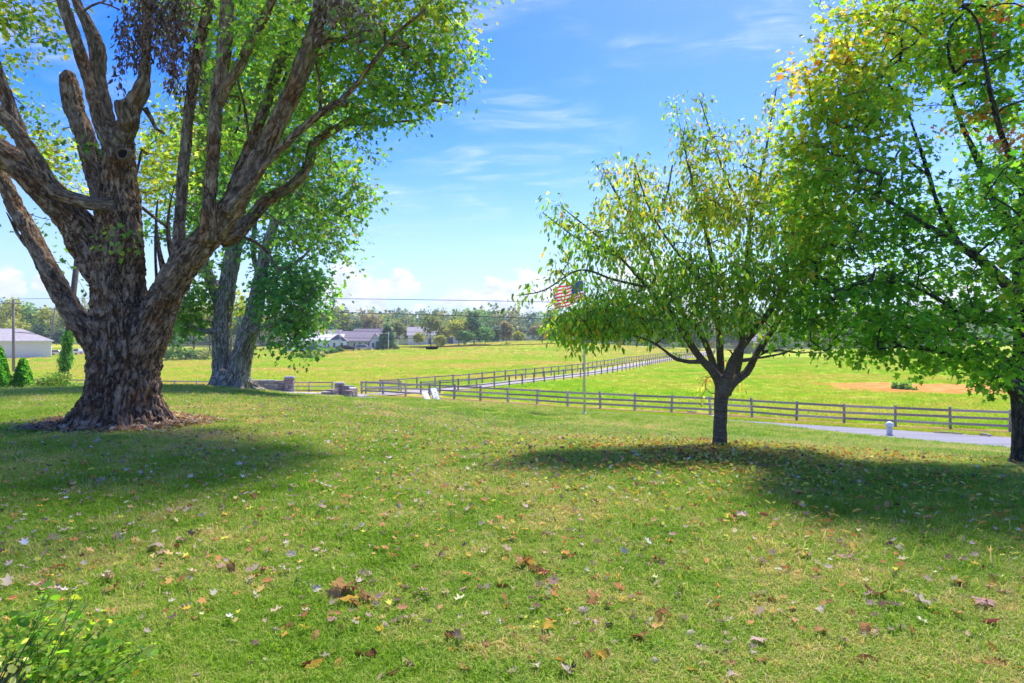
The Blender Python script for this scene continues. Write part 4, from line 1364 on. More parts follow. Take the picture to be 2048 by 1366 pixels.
# ------------------------------------------------------------------ the maple at the right-hand edge
def right_maple():
    d0 = 10.0
    rs = np.random.RandomState(23)
    b = place(2056, d0)
    root = empty('maple_tree', b)
    tag(root, 'spreading maple turning yellow and red, dark trunk beside the road-side lawn', 'tree')
    dz = b.z - W(2056, 930, d0)[2]
    main = [
        [(2058, 936, 74), (2057, 905, 60), (2056, 860, 55), (2055, 800, 56), (2058, 755, 66), (2058, 690, 54), (2052, 600, 46), (2050, 500, 40), (2058, 380, 34), (2065, 240, 28), (2070, 100, 22), (2075, -60, 15), (2080, -220, 8)],
        [(2050, 790, 40, -.05), (2020, 770, 30, -.15), (1985, 752, 24, -.3), (1930, 722, 18, -.5), (1870, 700, 13, -.7), (1800, 694, 9, -.9), (1740, 700, 5, -1)],
        [(2048, 752, 34, .1), (2012, 733, 26, .15), (1985, 700, 20, .2), (1925, 672, 16, .2), (1870, 668, 11, .2), (1810, 700, 6, .2)],
        [(2052, 620, 32, -.05), (2018, 576, 24, -.2), (1971, 529, 20, -.35), (1915, 487, 17, -.5), (1850, 450, 13, -.65), (1790, 410, 9, -.8), (1730, 380, 5, -.9)],
        [(2052, 510, 26, .1), (2020, 450, 20, .2), (1986, 398, 16, .3), (1950, 306, 13, .4), (1925, 253, 10, .5), (1890, 150, 7, .6), (1860, 60, 4, .7)],
        [(1920, 490, 12, -.5), (1880, 420, 11, -.5), (1856, 345, 10, -.5), (1842, 300, 8, -.5), (1815, 220, 6, -.5), (1790, 150, 4, -.5)],
        [(1858, 350, 9, -.5), (1835, 335, 7, -.6), (1800, 300, 5, -.7), (1770, 250, 3, -.7)],
        [(2054, 660, 26, -.2), (2000, 640, 18, -.5), (1940, 640, 13, -.8), (1880, 600, 9, -1), (1800, 560, 6, -1.1), (1720, 520, 3, -1.1)],
        [(2060, 700, 30, .1), (2110, 640, 24, .3), (2180, 560, 18, .5), (2260, 460, 12, .7), (2330, 350, 6, .8)], [(2056, 600, 26, .1), (2100, 500, 20, -.3), (2150, 380, 14, -.6), (2190, 220, 8, -.9)],
        [(2058, 380, 18, -.2), (2010, 290, 14, -.6), (1980, 180, 10, -.9), (1960, 60, 6, -1.1)], [(2050, 690, 28, -.4), (2070, 640, 20, -1.2), (2090, 560, 13, -2), (2080, 460, 7, -2.6)], [(2054, 640, 26, .5), (2040, 560, 18, 1.2), (2020, 450, 11, 2), (2000, 330, 6, 2.5)],
    ]
    P3 = [limb3(m, d0) for m in main]
    P3[0][:, 2] += dz
    fl = flare_base(b.x, b.y, b.z, 0.22, 0.32, 0.42, 5, 6, 48, 9)
    t = link('trunk', wood_remeshed('trunk', P3, M['bark_right'], 0.026, fl, 0.6, 3, 51))
    skel = skeleton(P3, 0.12)
    skel = skel[(skel[:, 3] < 0.15) & (skel[:, 2] > b.z + 1.3)]
    g, y, r = 'g', 'y', 'r'
    blobs = [
        (1760, 40, 90, 55, -.4, 1.0, 1.0, y), (1690, 55, 30, 40, -.5, .6, .7, y), (1870, 40, 110, 60, -.2, 1.4, 1.1, 'gy'), (1660, 140, 70, 45, -.5, .9, 1.1, 'o'), (1740, 140, 80, 60, -.4, 1, 1.0, y), (1700, 215, 90, 50, -.5, .9, 1.2, 'gy'), (1630, 210, 45, 50, -.5, .7, .9, y),
        (1800, 180, 70, 60, .2, 1, .75, 'gy'), (1850, 110, 80, 60, .3, 1.2, .8, g), (1920, 130, 70, 70, .1, 1.2, .7, 'gy'), (2020, 60, 70, 90, -.6, 1.2, 1.0, g), (2020, 190, 60, 70, -.6, 1.0, .8, g), (1950, 250, 40, 40, 0, .7, .5, g),
        (1640, 300, 55, 60, -.5, .8, 1.1, y), (1720, 300, 70, 60, -.5, .9, .95, 'gy'), (1660, 390, 70, 60, -.6, .9, 1.1, 'gy'), (1760, 390, 70, 55, -.4, 1, 1.0, g), (1780, 310, 45, 50, -.3, .8, .6, g), (1840, 430, 70, 40, -.2, 1, .8, g), (1900, 390, 45, 40, .3, .8, .45, g), (1650, 480, 60, 50, -.6, .9, 1.1, 'gy'),
        (1740, 480, 80, 50, -.5, 1, 1.1, g), (1830, 510, 70, 45, -.3, 1, .8, g), (1920, 440, 60, 40, -.2, 1, .6, g), (1980, 400, 50, 60, -.3, 1, .6, g), (2020, 330, 50, 50, -.5, .9, .7, g), (2025, 450, 45, 60, -.6, 1, .9, g), (1690, 570, 70, 45, -.5, .9, 1.1, g), (1780, 580, 80, 45, -.5, 1, 1.1, g),
        (1870, 560, 60, 40, -.3, 1, .6, g), (1950, 540, 50, 40, -.3, 1, .6, g), (1640, 620, 50, 40, -.4, .8, 1.2, g), (1710, 650, 70, 45, -.5, 1, 1.3, 'gd'), (1800, 650, 80, 40, -.5, 1, 1.2, 'gd'), (1890, 630, 70, 40, -.4, 1, 1.0, g), (1980, 620, 60, 45, -.5, 1.2, .9, 'gd'), (2030, 680, 40, 50, -.9, .8, .9, 'gd'),
        (1720, 700, 60, 20, -.6, .8, 1.1, 'gd'), (1800, 710, 60, 18, -.7, .8, 1.0, 'gd'), (1880, 710, 60, 25, -.6, .8, 1.1, 'gd'), (1850, 740, 40, 14, -.6, .5, .6, 'gd'), (1940, 720, 55, 28, -.6, .9, 1.1, 'gd'), (1960, 755, 35, 18, -.6, .5, .8, 'gd'), (1990, 775, 20, 12, -.6, .3, .5, g), (2010, 730, 30, 30, -.8, .6, .9, g), (1600, 670, 30, 30, -.3, .5, .9, g), (1610, 400, 40, 80, -.3, .7, .8, 'gy'), (1610, 520, 40, 70, -.3, .7, .9, 'gy'), (1590, 290, 30, 60, -.4, .6, .6, y), (2035, 560, 40, 50, -1.2, .9, 1, 'gy'),
        (1960, 95, 20, 16, -.7, .3, .9, r), (1990, 25, 14, 14, -.8, .25, .8, r), (1940, 248, 28, 18, -.3, .4, .9, r), (2006, 287, 24, 14, -.7, .35, 1.2, r), (1960, 230, 16, 14, -.3, .3, .7, 'o'), (1770, 265, 25, 15, -.7, .4, .8, 'o'), (1650, 350, 20, 12, -.8, .3, .7, 'o'),
        (1900, -120, 260, 130, 0, 2.4, .2, 'gy'), (2150, 100, 110, 200, 0, 2.2, .25, g), (2200, 420, 140, 160, .2, 2.2, .2, g), (2260, 660, 150, 80, .2, 2, .22, g), (2100, -250, 260, 130, 0, 2.6, .15, 'gy'), (2330, 280, 110, 230, 0, 2.2, .18, g), (2080, 420, 130, 160, -2.6, 1.2, .12, g), (2010, 380, 150, 220, 2.8, 1.4, .2, g), (2120, 650, 120, 70, -2, 1.2, .15, g)]
    pals = {
        'g': [(4, (0.045, 0.13, 0.012)), (4, (0.075, 0.165, 0.013)), (2, (0.12, 0.19, 0.015)), (1, (0.035, 0.1, 0.014))],
        'gd': [(3, (0.06, 0.15, 0.012)), (3, (0.085, 0.185, 0.013)), (1, (0.125, 0.21, 0.015))],
        'gy': [(4, (0.085, 0.17, 0.014)), (3, (0.125, 0.195, 0.015)), (1.2, (0.2, 0.21, 0.018)), (.2, (0.34, 0.2, 0.02))],
        'y': [(4, (0.14, 0.19, 0.015)), (2.4, (0.2, 0.215, 0.018)), (1.0, (0.33, 0.25, 0.02)), (.35, (0.34, 0.15, 0.025)), (3, (0.09, 0.17, 0.015))],
        'o': [(2, (0.38, 0.22, 0.02)), (1.2, (0.36, 0.14, 0.02)), (3, (0.21, 0.21, 0.02)), (3, (0.13, 0.18, 0.015))],
        'r': [(3, (0.46, 0.07, 0.035)), (2, (0.46, 0.13, 0.03)), (1, (0.4, 0.2, 0.03))]}
    lp2 = (0.074 / d0 * F) ** 2 * 0.42
    C, key = clusters(rs, blobs, d0, lp2, 24, 2.5)
    br = link('branches', tubes_mesh('branches', grow(rs, skel, C, 0.0034, 0.035), M['bark_right'], 5))
    cr = link('crown', foliage(rs, C, key, pals, 24, 0.16, 0.074, 0.5, MAPLE, M['leaf'], 'crown', 0.55))
    tag(br, kind='stuff')
    tag(cr, kind='stuff')
    hang((t, br, cr), root)


right_maple()
# ------------------------------------------------------------------ fences
def board(a, b, h, w, mesh_cache={}):
    """a rail between two points as a unit box scaled to length: alike pieces share one mesh"""
    key = (round(h, 3), round(w, 3))
    if key not in mesh_cache:
        v = [(x, y * w / 2, z * h / 2) for x in (0, 0.5, 1) for y in (-1, 1) for z in (-1, 1)]
        f = [(0, 1, 3, 2), (8, 10, 11, 9)]
        for i in (0, 4):
            f += [(i, i + 4, i + 5, i + 1), (i + 1, i + 5, i + 7, i + 3), (i + 3, i + 7, i + 6, i + 2), (i + 2, i + 6, i + 4, i)]
        mesh_cache[key] = mesh_from('board', v, f)
    return mesh_cache[key]


POSTS = {}


def post_mesh(w, h, mat):
    k = (round(w, 3), round(h, 3), mat.name)
    if k not in POSTS:
        mb = MB()
        mb.box((0, 0, h / 2 - 0.15), (w, w, h + 0.3))
        mb.add([(-w / 2, -w / 2, h), (w / 2, -w / 2, h), (w / 2, w / 2, h), (-w / 2, w / 2, h), (0, 0, h + w * 0.22)], [(0, 1, 4), (1, 2, 4), (2, 3, 4), (3, 0, 4)])
        POSTS[k] = mesh_from('post', mb.v, mb.f, mat)
    return POSTS[k]


RAILS = {}


def rail_mesh(h, w, mat):
    k = (h, w, mat.name)
    if k not in RAILS:
        me = board(None, None, h, w).copy()
        me.materials.append(mat)
        RAILS[k] = me
    return RAILS[k]


def fence(name, label, pts, height, pw, rails, rh, mat, rs, group=None, lean=0.02, side=-1, skip=()):
    """posts at pts, boards between neighbours: every post and every board its own part"""
    root = empty(name, pts[0])
    tag(root, label, 'fence', group)
    inv = Matrix.Translation(-root.location)
    pm, rm = post_mesh(pw, height, mat), rail_mesh(rh, 0.04, mat)
    P = [Vector(p) for p in pts]
    L = []
    for i, p in enumerate(P):
        o = link('post', pm, root)
        o.matrix_parent_inverse = inv
        d = (P[min(i + 1, len(P) - 1)] - P[max(i - 1, 0)])
        rz = math.atan2(d.y, d.x)
        lx, ly = rs.normal(0, lean), rs.normal(0, lean)
        o.location = p
        o.rotation_euler = (lx, ly, rz)
        o.scale = (1, 1, rs.uniform(0.97, 1.04))
        L.append((lx, ly, rz))
    for i in range(len(P) - 1):
        if i in skip:
            continue
        d = P[i + 1] - P[i]
        n = Vector((-d.y, d.x, 0)).normalized() * side * (pw / 2 + 0.022)
        for z in rails:
            a = P[i] + n + Vector((0, 0, z + rs.normal(0, 0.012)))
            b = P[i + 1] + n + Vector((0, 0, z + rs.normal(0, 0.012)))
            o = link('rail', rm, root)
            o.matrix_parent_inverse = inv
            dd = b - a
            o.location = a - dd.normalized() * 0.0
            o.rotation_euler = dd.to_track_quat('X', 'Z').to_euler()
            o.scale = (dd.length * 0.997, 1, 1)
    return root


def along(fn, s0, s1, step):
    """points every step metres along y = fn(x)"""
    out, x = [], s0
    while (x < s1) if s1 > s0 else (x > s1):
        y = float(fn(x))
        out.append((x, y, H1(x, y)))
        dx = 0.02
        sl = (float(fn(x + dx)) - y) / dx
        x += math.copysign(step / math.hypot(1, sl), s1 - s0)
    return out


rsf = np.random.RandomState(3)
fence('paddock_fence', 'weathered three-board paddock fence running along the road to the right', along(FL, -15.4, 40, 2.95), 1.32, 0.15, (0.34, 0.74, 1.16), 0.15, M['fence'], rsf, lean=0.03, side=-1)
fence('road_fence', 'pale grey three-board fence behind the stone gate pillars, left of lane', along(FL, -18.6, -56, 2.5), 1.25, 0.13, (0.32, 0.72, 1.12), 0.12, M['fence'], rsf, lean=0.015, side=1)


def lane_side(off, step, first):
    P = spline([(a, b, 0) for a, b in LANE], 0.5)[:, :2]
    t = np.gradient(P, axis=0)
    t /= np.linalg.norm(t, axis=1, keepdims=True)
    Q = P + np.stack([-t[:, 1], t[:, 0]], -1) * off
    s = np.concatenate([[0], np.cumsum(np.linalg.norm(np.diff(Q, axis=0), axis=1))])
    u = np.arange(first, s[-1], step)
    X, Y = np.interp(u, s, Q[:, 0]), np.interp(u, s, Q[:, 1])
    Z = H(X, Y)
    return [Vector((a, b, c)) for a, b, c in zip(X, Y, Z)]


fence('lane_fence', 'dark post-and-rail fence on the near side of the gravel lane', lane_side(-3.0, 2.4, 6.5), 1.3, 0.13, (0.5, 1.2), 0.11, M['fence_far'], rsf, 'fences lining the gravel lane', side=1)
fence('lane_fence', 'dark post-and-rail fence on the far side of the gravel lane', lane_side(3.0, 2.4, 7.0), 1.3, 0.13, (0.5, 1.2), 0.11, M['fence_far'], rsf, 'fences lining the gravel lane', side=-1)
# the short return where the paddock fence turns into the lane
a0, b0 = Vector((-15.4, float(FL(-15.4)), 0)), lane_side(-3.0, 2.4, 6.5)[0]
ret = [a0.lerp(b0, u) for u in (0.12, 0.4, 0.7)]
fence('corner_fence', 'short run of close posts where the paddock fence turns into the lane', [Vector((p.x - .3, p.y + 1.0 * i * .4, H1(p.x - .3, p.y + .4 * i))) for i, p in enumerate(ret)], 1.3, 0.14, (0.5, 1.2), 0.13, M['fence'], rsf, side=1)

# ------------------------------------------------------------------ stone gate walls
def stones_box(root, name, c, sx, sy, h, rows, rs, rz=0.0, stone_l=0.34, step_down=None):
    """a core of mortar faced and topped with separate stones"""
    inv = Matrix.Translation(-root.location)
    R = Matrix.Rotation(rz, 3, 'Z')
    core = MB()
    core.box((c[0], c[1], c[2] + h / 2 - 0.1), (sx - 0.1, sy - 0.1, h + 0.12), rz)
    o = core.build('mortar_core', M['mortar'], root)
    o.matrix_parent_inverse = inv
    z = 0.0
    for r in range(rows):
        rh = h / rows
        for face in range(4):
            ln, dp = (sx, sy) if face % 2 == 0 else (sy, sx)
            u = -ln / 2
            while u < ln / 2 - 0.05:
                w = min(stone_l * rs.uniform(0.6, 1.5), ln / 2 - u)
                if ln / 2 - u - w < 0.1:
                    w = ln / 2 - u
                m = u + w / 2
                out_ = dp / 2 - 0.05 + rs.uniform(0.0, 0.05)
                loc = [(m, -out_), (out_, m), (-m, out_), (-out_, -m)][face]
                p = R @ Vector((loc[0], loc[1], 0))
                st = link('stone', STONES[rs.randint(len(STONES))], root)
                st.matrix_parent_inverse = inv
                st.location = (c[0] + p.x, c[1] + p.y, c[2] + z + rh / 2 - 0.02)
                st.rotation_euler = (rs.normal(0, .04), rs.normal(0, .04), rz + face * math.pi / 2)
                st.scale = (w * 0.96, 0.16, rh * 0.93)
                u += w
        z += rh


STONES = []
for i in range(6):
    rs_ = np.random.RandomState(60 + i)
    bm = bmesh.new()
    bmesh.ops.create_cube(bm, size=1.0)
    bmesh.ops.bevel(bm, geom=bm.edges[:], offset=0.11, segments=1, affect='EDGES')
    for v in bm.verts:
        v.co += Vector(rs_.normal(0, 0.035, 3))
    me = bpy.data.meshes.new('stone')
    bm.to_mesh(me)
    bm.free()
    me.materials.append(M['stone'])
    STONES.append(me)


def pillar(px, d, label, top):
    rs = np.random.RandomState(int(px))
    b = place(px, d)
    h = top
    root = empty('stone_pillar', b)
    tag(root, label, 'pillar', 'stone pillars at the drive entrance')
    stones_box(root, 'pillar', b, 0.62, 0.62, h - 0.1, 6, rs, 0.2, 0.3)
    mb = MB()
    mb.box((b.x, b.y, b.z + h - 0.06), (0.8, 0.8, 0.1), 0.2)
    mb.box((b.x, b.y, b.z + h + 0.015), (0.66, 0.66, 0.05), 0.2)
    c = mb.build('cap', M['cap'], root)
    c.matrix_parent_inverse = Matrix.Translation(-root.location)
    return b


PD = 53.0
pl = pillar(579, PD, 'left stone gate pillar with pale flat cap at the drive entrance', 1.32)
pr = pillar(679, PD, 'right stone gate pillar with pale flat cap beside the curved low wall', 1.28)


def stone_wall(label, pts, hs, seed):
    root = empty('stone_wall', pts[0])
    tag(root, label, 'wall', 'low stone walls at the drive entrance')
    rs = np.random.RandomState(seed)
    for i in range(len(pts) - 1):
        a, b = Vector(pts[i]), Vector(pts[i + 1])
        m = (a + b) / 2
        m.z = min(a.z, b.z)
        d = b - a
        stones_box(root, 'wall', m, Vector((d.x, d.y)).length - 0.01, 0.42, hs[i], max(2, int(hs[i] / 0.17)), rs, math.atan2(d.y, d.x), 0.36)
        mb = MB()
        mb.box((m.x, m.y, m.z + hs[i] + 0.0), (Vector((d.x, d.y)).length, 0.5, 0.06), math.atan2(d.y, d.x))
        c = mb.build('coping', M['cap'] if i % 2 else M['stone'], root)
        c.matrix_parent_inverse = Matrix.Translation(-root.location)


stone_wall('long low dry-stone wall running left from the gate pillar behind the twin maple', [place(px, d) for px, d in ((572, PD), (548, PD - .3), (520, PD - .8), (488, PD - 1.6), (455, PD - 2.6))], (0.98, 1.0, .95, .9), 5)
stone_wall('short curved stone wall stepping down to the right of the right gate pillar', [place(px, d) for px, d in ((689, PD - .2), (703, PD - 1.2), (708, PD - 2.6), (694, PD - 3.6))], (1.12, .85, .55), 6)
stone_wall('knee-high stone kerb wall with pale coping in front of right pillar', [place(px, d) for px, d in ((672, PD - 1.5), (658, PD - 2.4), (646, PD - 2.8))], (.42, .22), 7)


# ------------------------------------------------------------------ signs, posts, planks on the verge
def yard_sign(label, foot_px, top_px, d, w, mats, ink):
    """a flat board leaning back, on its own two wire legs"""
    a = W(*foot_px, d)
    a[2] = H1(a[0], a[1]) + 0.02
    b = W(*top_px, d + 0.95)
    root = empty('yard_sign', a)
    tag(root, label, 'sign', 'white signs lying in front of the fence')
    a, b = Vector(a), Vector(b)
    up = b - a
    L = up.length
    right = Vector((1, 0.25, 0))
    right = (right - up.normalized() * right.dot(up.normalized())).normalized()
    n = right.cross(up.normalized())
    if n.y > 0:
        n = -n
    R = Matrix((right, -n, up.normalized())).transposed()
    mb = MB()
    mb.box((a + b) / 2, (w, 0.03, L), rot=R)
    p = mb.build('panel', mats[0], root)
    inv = Matrix.Translation(-root.location)
    p.matrix_parent_inverse = inv
    fr = MB()
    for s in (-1, 1):
        fr.bar(a + right * s * (w / 2 + 0.02) - n * 0.02, b + right * s * (w / 2 + 0.02) - n * 0.02, 0.04, 0.04)
    fr.bar(b - right * (w / 2 + 0.04), b + right * (w / 2 + 0.04), 0.04, 0.04)
    f = fr.build('frame', mats[1], root)
    f.matrix_parent_inverse = inv
    lg = MB()
    lg.bar(a + up * 0.85 - n * 0.04, Vector((a.x + 0.1, a.y + 0.6, H1(a.x + 0.1, a.y + 0.6))), 0.02, 0.02)
    g = lg.build('prop', M['metal'], root)
    g.matrix_parent_inverse = inv
    if ink:
        mk = MB()
        for k, (u, v, ww, hh) in enumerate(ink):
            c = a + up * v + right * (u * w) + n * 0.018
            mk.box(c, (ww * w, 0.004, hh * L), rot=R)
        q = mk.build('lettering', M['ink'], root)
        q.matrix_parent_inverse = inv


yard_sign('tilted white sign board with dark edges and dark marks, in front of the fence', (878, 803), (866, 776), 38.5, 0.34, (M['white'], M['signblue']),
          [(.05, .46, .55, .03), (-.1, .38, .45, .03), (.1, .72, .16, .05), (0.0, .6, .3, .02)])
yard_sign('smaller plain white board leaning over flat on the grass beside the marked sign', (862, 799), (848, 783), 39.2, 0.26, (M['white'], M['trim']), None)

# white marker post by the road
b = place(1779, 36.9)
root = empty('marker_post', b)
tag(root, 'stubby white marker post with a domed cap at the far road edge', 'post')
mb = MB()
mb.tube([(0, 0, -0.1), (0, 0, 0.56)], [0.15, 0.15], 16)
mb.build('shaft', M['white'], root, True)
mb = MB()
mb.tube([(0, 0, 0.53), (0, 0, 0.58), (0, 0, 0.68), (0, 0, 0.76), (0, 0, 0.80)], [0.20, 0.215, 0.19, 0.125, 0.03], 16)
mb.build('cap', M['white'], root, True)
mb = MB()
mb.box((0.0, -0.152, 0.28), (0.15, 0.02, 0.4))
mb.build('plate', M['metal'], root)


def plank(label, pa, pb, w, t, mat):
    A, B = Vector(pa), Vector(pb)
    m = (A + B) / 2
    me = MB()
    d = B - A
    q = d.to_track_quat('X', 'Z').to_matrix()
    n = 8
    vs, fs = [], []
    for i in range(n + 1):
        u = (i / n - .5) * d.length
        bow = 0.02 * math.sin(i / n * 3.14)
        for y, z in ((-w / 2, 0), (w / 2, 0), (w / 2, t), (-w / 2, t)):
            vs.append(q @ Vector((u, y + bow, z + bow)))
    for i in range(n):
        for j in range(4):
            k = (j + 1) % 4
            fs.append((i * 4 + j, i * 4 + k, i * 4 + 4 + k, i * 4 + 4 + j))
    fs += [(3, 2, 1, 0), (n * 4, n * 4 + 1, n * 4 + 2, n * 4 + 3)]
    me.add(vs, fs)
    o = me.build('loose_plank', mat)
    o.location = m + Vector((0, 0, 0.04))
    tag(o, label, 'plank', 'loose planks lying along the fence')


plank('long pale fallen fence board lying on the dirt near the road', place(1868, 37.9), place(1925, 37.2), 0.14, 0.05, M['plank'])
plank('dark short board tilted on the verge next to the road at right', place(1960, 37.0), place(1981, 36.4), 0.16, 0.08, M['fence_far'])
plank('dark short board lying on the bare earth left of the cherry trunk', place(1376, 49.6), place(1392, 49.0), 0.15, 0.06, M['fence_far'])
plank('small pale board half hidden behind the cherry trunk', place(1420, 46.5), place(1431, 46.0), 0.2, 0.05, M['white'])

# ------------------------------------------------------------------ flag and pole
b = place(1169, 30)
b.z += 0.0
root = empty('flag_pole', b)
tag(root, 'thin grey metal flag pole standing on the lawn left of the cherry', 'pole')
top = W(1169, 556, 30)[2] - b.z
mb = MB()
mb.tube([(0, 0, -0.2), (0, 0, top * .5), (0, 0, top)], [0.05, 0.045, 0.032], 12)
mb.build('shaft', M['metal'], root, True)
mb = MB()
mb.tube([(0, 0, top), (0, 0, top + .03), (0, 0, top + .08), (0, 0, top + .13), (0, 0, top + .15)], [0.02, 0.05, 0.065, 0.045, 0.01], 12)
mb.build('finial', M['gold'], root, True)
mb = MB()
mb.tube([(0, 0, -0.02), (0, 0, 0.05), (0, 0, 0.07)], [0.13, 0.12, 0.06], 14)
mb.build('base_collar', M['metal'], root, True)
mb = MB()
mb.tube([(-0.065, 0, 0.9), (-0.06, 0, top - .1)], [0.006, 0.006], 5)
mb.build('halyard', M['wire'], root)


def flag():
    hoist = Vector((b.x - 0.05, b.y, b.z + top - 0.1))
    fly, hgt, nu, nv = 1.5, 0.92, 38, 26
    vs, fs, fm = [], [], []

    def pt(u, v):
        x = -u * fly * (0.93)
        y = 0.22 * math.sin(u * 8.5 + v * 1.6) * u ** .7 + 0.05 * math.sin(u * 15 - v * 3) * u
        z = -v * hgt - 0.42 * u ** 1.2 + 0.07 * math.sin(u * 8 + 1) * u - 0.08 * u * v
        return hoist + Vector((x + 0.07 * v * u, y, z))
    for i in range(nu + 1):
        for j in range(nv + 1):
            vs.append(pt(i / nu, j / nv))
    for i in range(nu):
        for j in range(nv):
            fs.append((i * (nv + 1) + j, (i + 1) * (nv + 1) + j, (i + 1) * (nv + 1) + j + 1, i * (nv + 1) + j + 1))
            st = j * 13 // nv
            canton = (i + .5) / nu < 0.40 and st < 7
            fm.append(2 if canton else (0 if st % 2 == 0 else 1))
    me = mesh_from('flag', vs, fs, [M['red'], M['flagwhite'], M['blue']], True, fmat=fm)
    o = link('flag', me)
    tag(o, 'waving flag with red and white stripes and starred blue canton on the pole', 'flag')
    sv, sf = [], []
    for r in range(9):
        for c in range(6 if r % 2 == 0 else 5):
            u0 = (0.40) * ((c + (0.5 if r % 2 == 0 else 1.0)) / 6)
            v0 = (7 / 13) * ((r + 0.7) / 9.4)
            for sgn in (-1, 1):
                base = len(sv)
                cen = pt(u0, v0)
                du, dv = pt(u0 + .01, v0) - cen, pt(u0, v0 + .01) - cen
                nn = du.cross(dv).normalized() * 0.006 * sgn
                for q in range(10):
                    rad = 0.034 if q % 2 == 0 else 0.014
                    an = q * math.pi / 5
                    sv.append(cen + du.normalized() * math.sin(an) * rad - dv.normalized() * math.cos(an) * rad + nn)
                sf.append(tuple(range(base, base + 10)))
    s = link('stars', mesh_from('stars', sv, sf, M['flagwhite']), o)
    tag(s, kind='stuff')


flag()


# ------------------------------------------------------------------ utility poles and wires
def utility_pole(label, foot, top, r, mat, arm=None, lamp=False, crossbar=True, group='utility poles'):
    foot, top = Vector(foot), Vector(top)
    root = empty('utility_pole', foot)
    tag(root, label, 'utility pole', group)
    inv = Matrix.Translation(-root.location)
    mb = MB()
    dn = (top - foot).normalized()
    mb.tube([foot - dn * 0.3, foot.lerp(top, .5), top], [r, r * .85, r * .7], 12)
    mb.build('shaft', mat, root, True).matrix_parent_inverse = inv
    if crossbar:
        mb = MB()
        c = top - dn * 0.5
        mb.box(c + Vector((0, -r - .06, 0)), (1.8, .1, .12), 0.4)
        mb.build('crossarm', M['pole'], root).matrix_parent_inverse = inv
        for k in (-.8, -.3, .3, .8):
            mb = MB()
            q = c + Vector((math.cos(.4) * k, math.sin(.4) * k - r - .06, .06))
            mb.tube([q, q + Vector((0, 0, .08)), q + Vector((0, 0, .16))], [.03, .05, .03], 8)
            mb.build('insulator', M['metal'], root, True).matrix_parent_inverse = inv
    if lamp:
        mb = MB()
        a = foot.lerp(top, lamp)
        e = a + Vector((-1.9, -0.4, 0.25))
        mb.tube([a, a + Vector((-.9, -.2, .22)), e], [.05, .045, .04], 6)
        mb.build('lamp_arm', M['metal'], root, True).matrix_parent_inverse = inv
        mb = MB()
        mb.tube([e + Vector((.25, .05, .02)), e, e + Vector((-.35, -.07, -.02)), e + Vector((-.6, -.12, -.05))], [.06, .13, .15, .05], 8)
        mb.build('lamp_head', M['metal'], root, True).matrix_parent_inverse = inv
    return root


f1 = place(27, 75)
utility_pole('tall weathered utility pole at far left in front of the pale building', f1, W(27, 598, 75), 0.17, M['pole'])
f2 = Vector(W(97, 716, 212)); f2.z = H1(f2.x, f2.y)
utility_pole('leaning pale utility pole with street lamp beside the pale building', f2, W(110, 619, 212), 0.36, M['pole'], lamp=.72, crossbar=False)
for px, d, ty, lm, lab in ((672, 212, 660, False, 'slim pole behind the left gable of the purple-roofed house'), (680, 196, 660, .75, 'slim white pole in front of the purple-roofed house'),
                           (747, 214, 665, .8, 'slim pole right of the purple-roofed house'), (777, 198, 663, .86, 'pale street lamp pole at the edge of the pasture by dark cedar')):
    f = place(px, d)
    t_ = W(px, ty, d)
    utility_pole(lab, f, t_, 0.16, M['metal'], lamp=lm, crossbar=not lm, group='far poles by the houses')
f3 = Vector((27.5, 44.5, 0)); f3 = Vector((33.0, 41.5, 0)); f3.z = H1(f3.x, f3.y)


def wire(label, a, b, sag, r=0.022, name='power_line', group='wires along the road'):
    a, b = Vector(a), Vector(b)
    p = [a.lerp(b, u) - Vector((0, 0, sag * 4 * u * (1 - u))) for u in np.linspace(0, 1, 41)]
    mb = MB()
    mb.tube([tuple(q) for q in p], [r] * 41, 5)
    o = mb.build(name, M['wire'], None, True)
    tag(o, label, 'cable', group)
    return o, p


# the line along the road: from the pole on the left to the one hidden behind the right-hand maple
LX = [(599, 700, 585, 606, .02), (617, 700, 609, 648, .022), (640, 690, 655, 672, .015), (655, 690, 674, 690, .018)]
labs = ['uppermost thin wire crossing the sky over the woods', 'second wire crossing just under the top of the woods', 'faint wire crossing low in front of the woods', 'lowest straight wire crossing in front of the houses']
EA, EB = (27, 75), (2150, 44)
for (ya, _, y1, y2, r), lab in zip([(598, 0, 597, 604, .024), (620, 0, 624, 638, .03), (648, 0, 661, 668, .018), (664, 0, 675, 680, .018)], labs):
    # straight span through the two observed crossings at px 640 and 1100
    A, B = Vector(W(27, ya, 75)), None
    # depth on the plan line between the two poles
    p0, p1 = Vector((W(*((27, 0)), 75)[0], 75, 0)), Vector((38.0, 44.0, 0))

    def on_line(px):
        k = (px - 1024) / F
        t = (k * p0.y - p0.x) / ((p1.x - p0.x) - k * (p1.y - p0.y))
        return t, p0.y + (p1.y - p0.y) * t
    t1, d1 = on_line(640)
    t2, d2 = on_line(1100)
    z0, z1, z2 = A.z, W(640, y1, d1)[2], W(1100, y2, d2)[2]
    # z = z0 + m t - s 4 t (1 - t) through both points
    Mx = np.array([[t1, -4 * t1 * (1 - t1)], [t2, -4 * t2 * (1 - t2)]])
    m_, s_ = np.linalg.solve(Mx, np.array([z1 - z0, z2 - z0]))
    wire(lab, (p0.x, p0.y, z0), (p1.x, p1.y, z0 + m_), s_, r)
# second pole on the right, where the wires end
f3 = Vector((38.0, 44.0, 0)); f3.z = H1(38.0, 44.0)
utility_pole('utility pole beyond the maple where the road wires end', f3, (38.0, 44.0, f3.z + 10.5), 0.17, M['pole'])
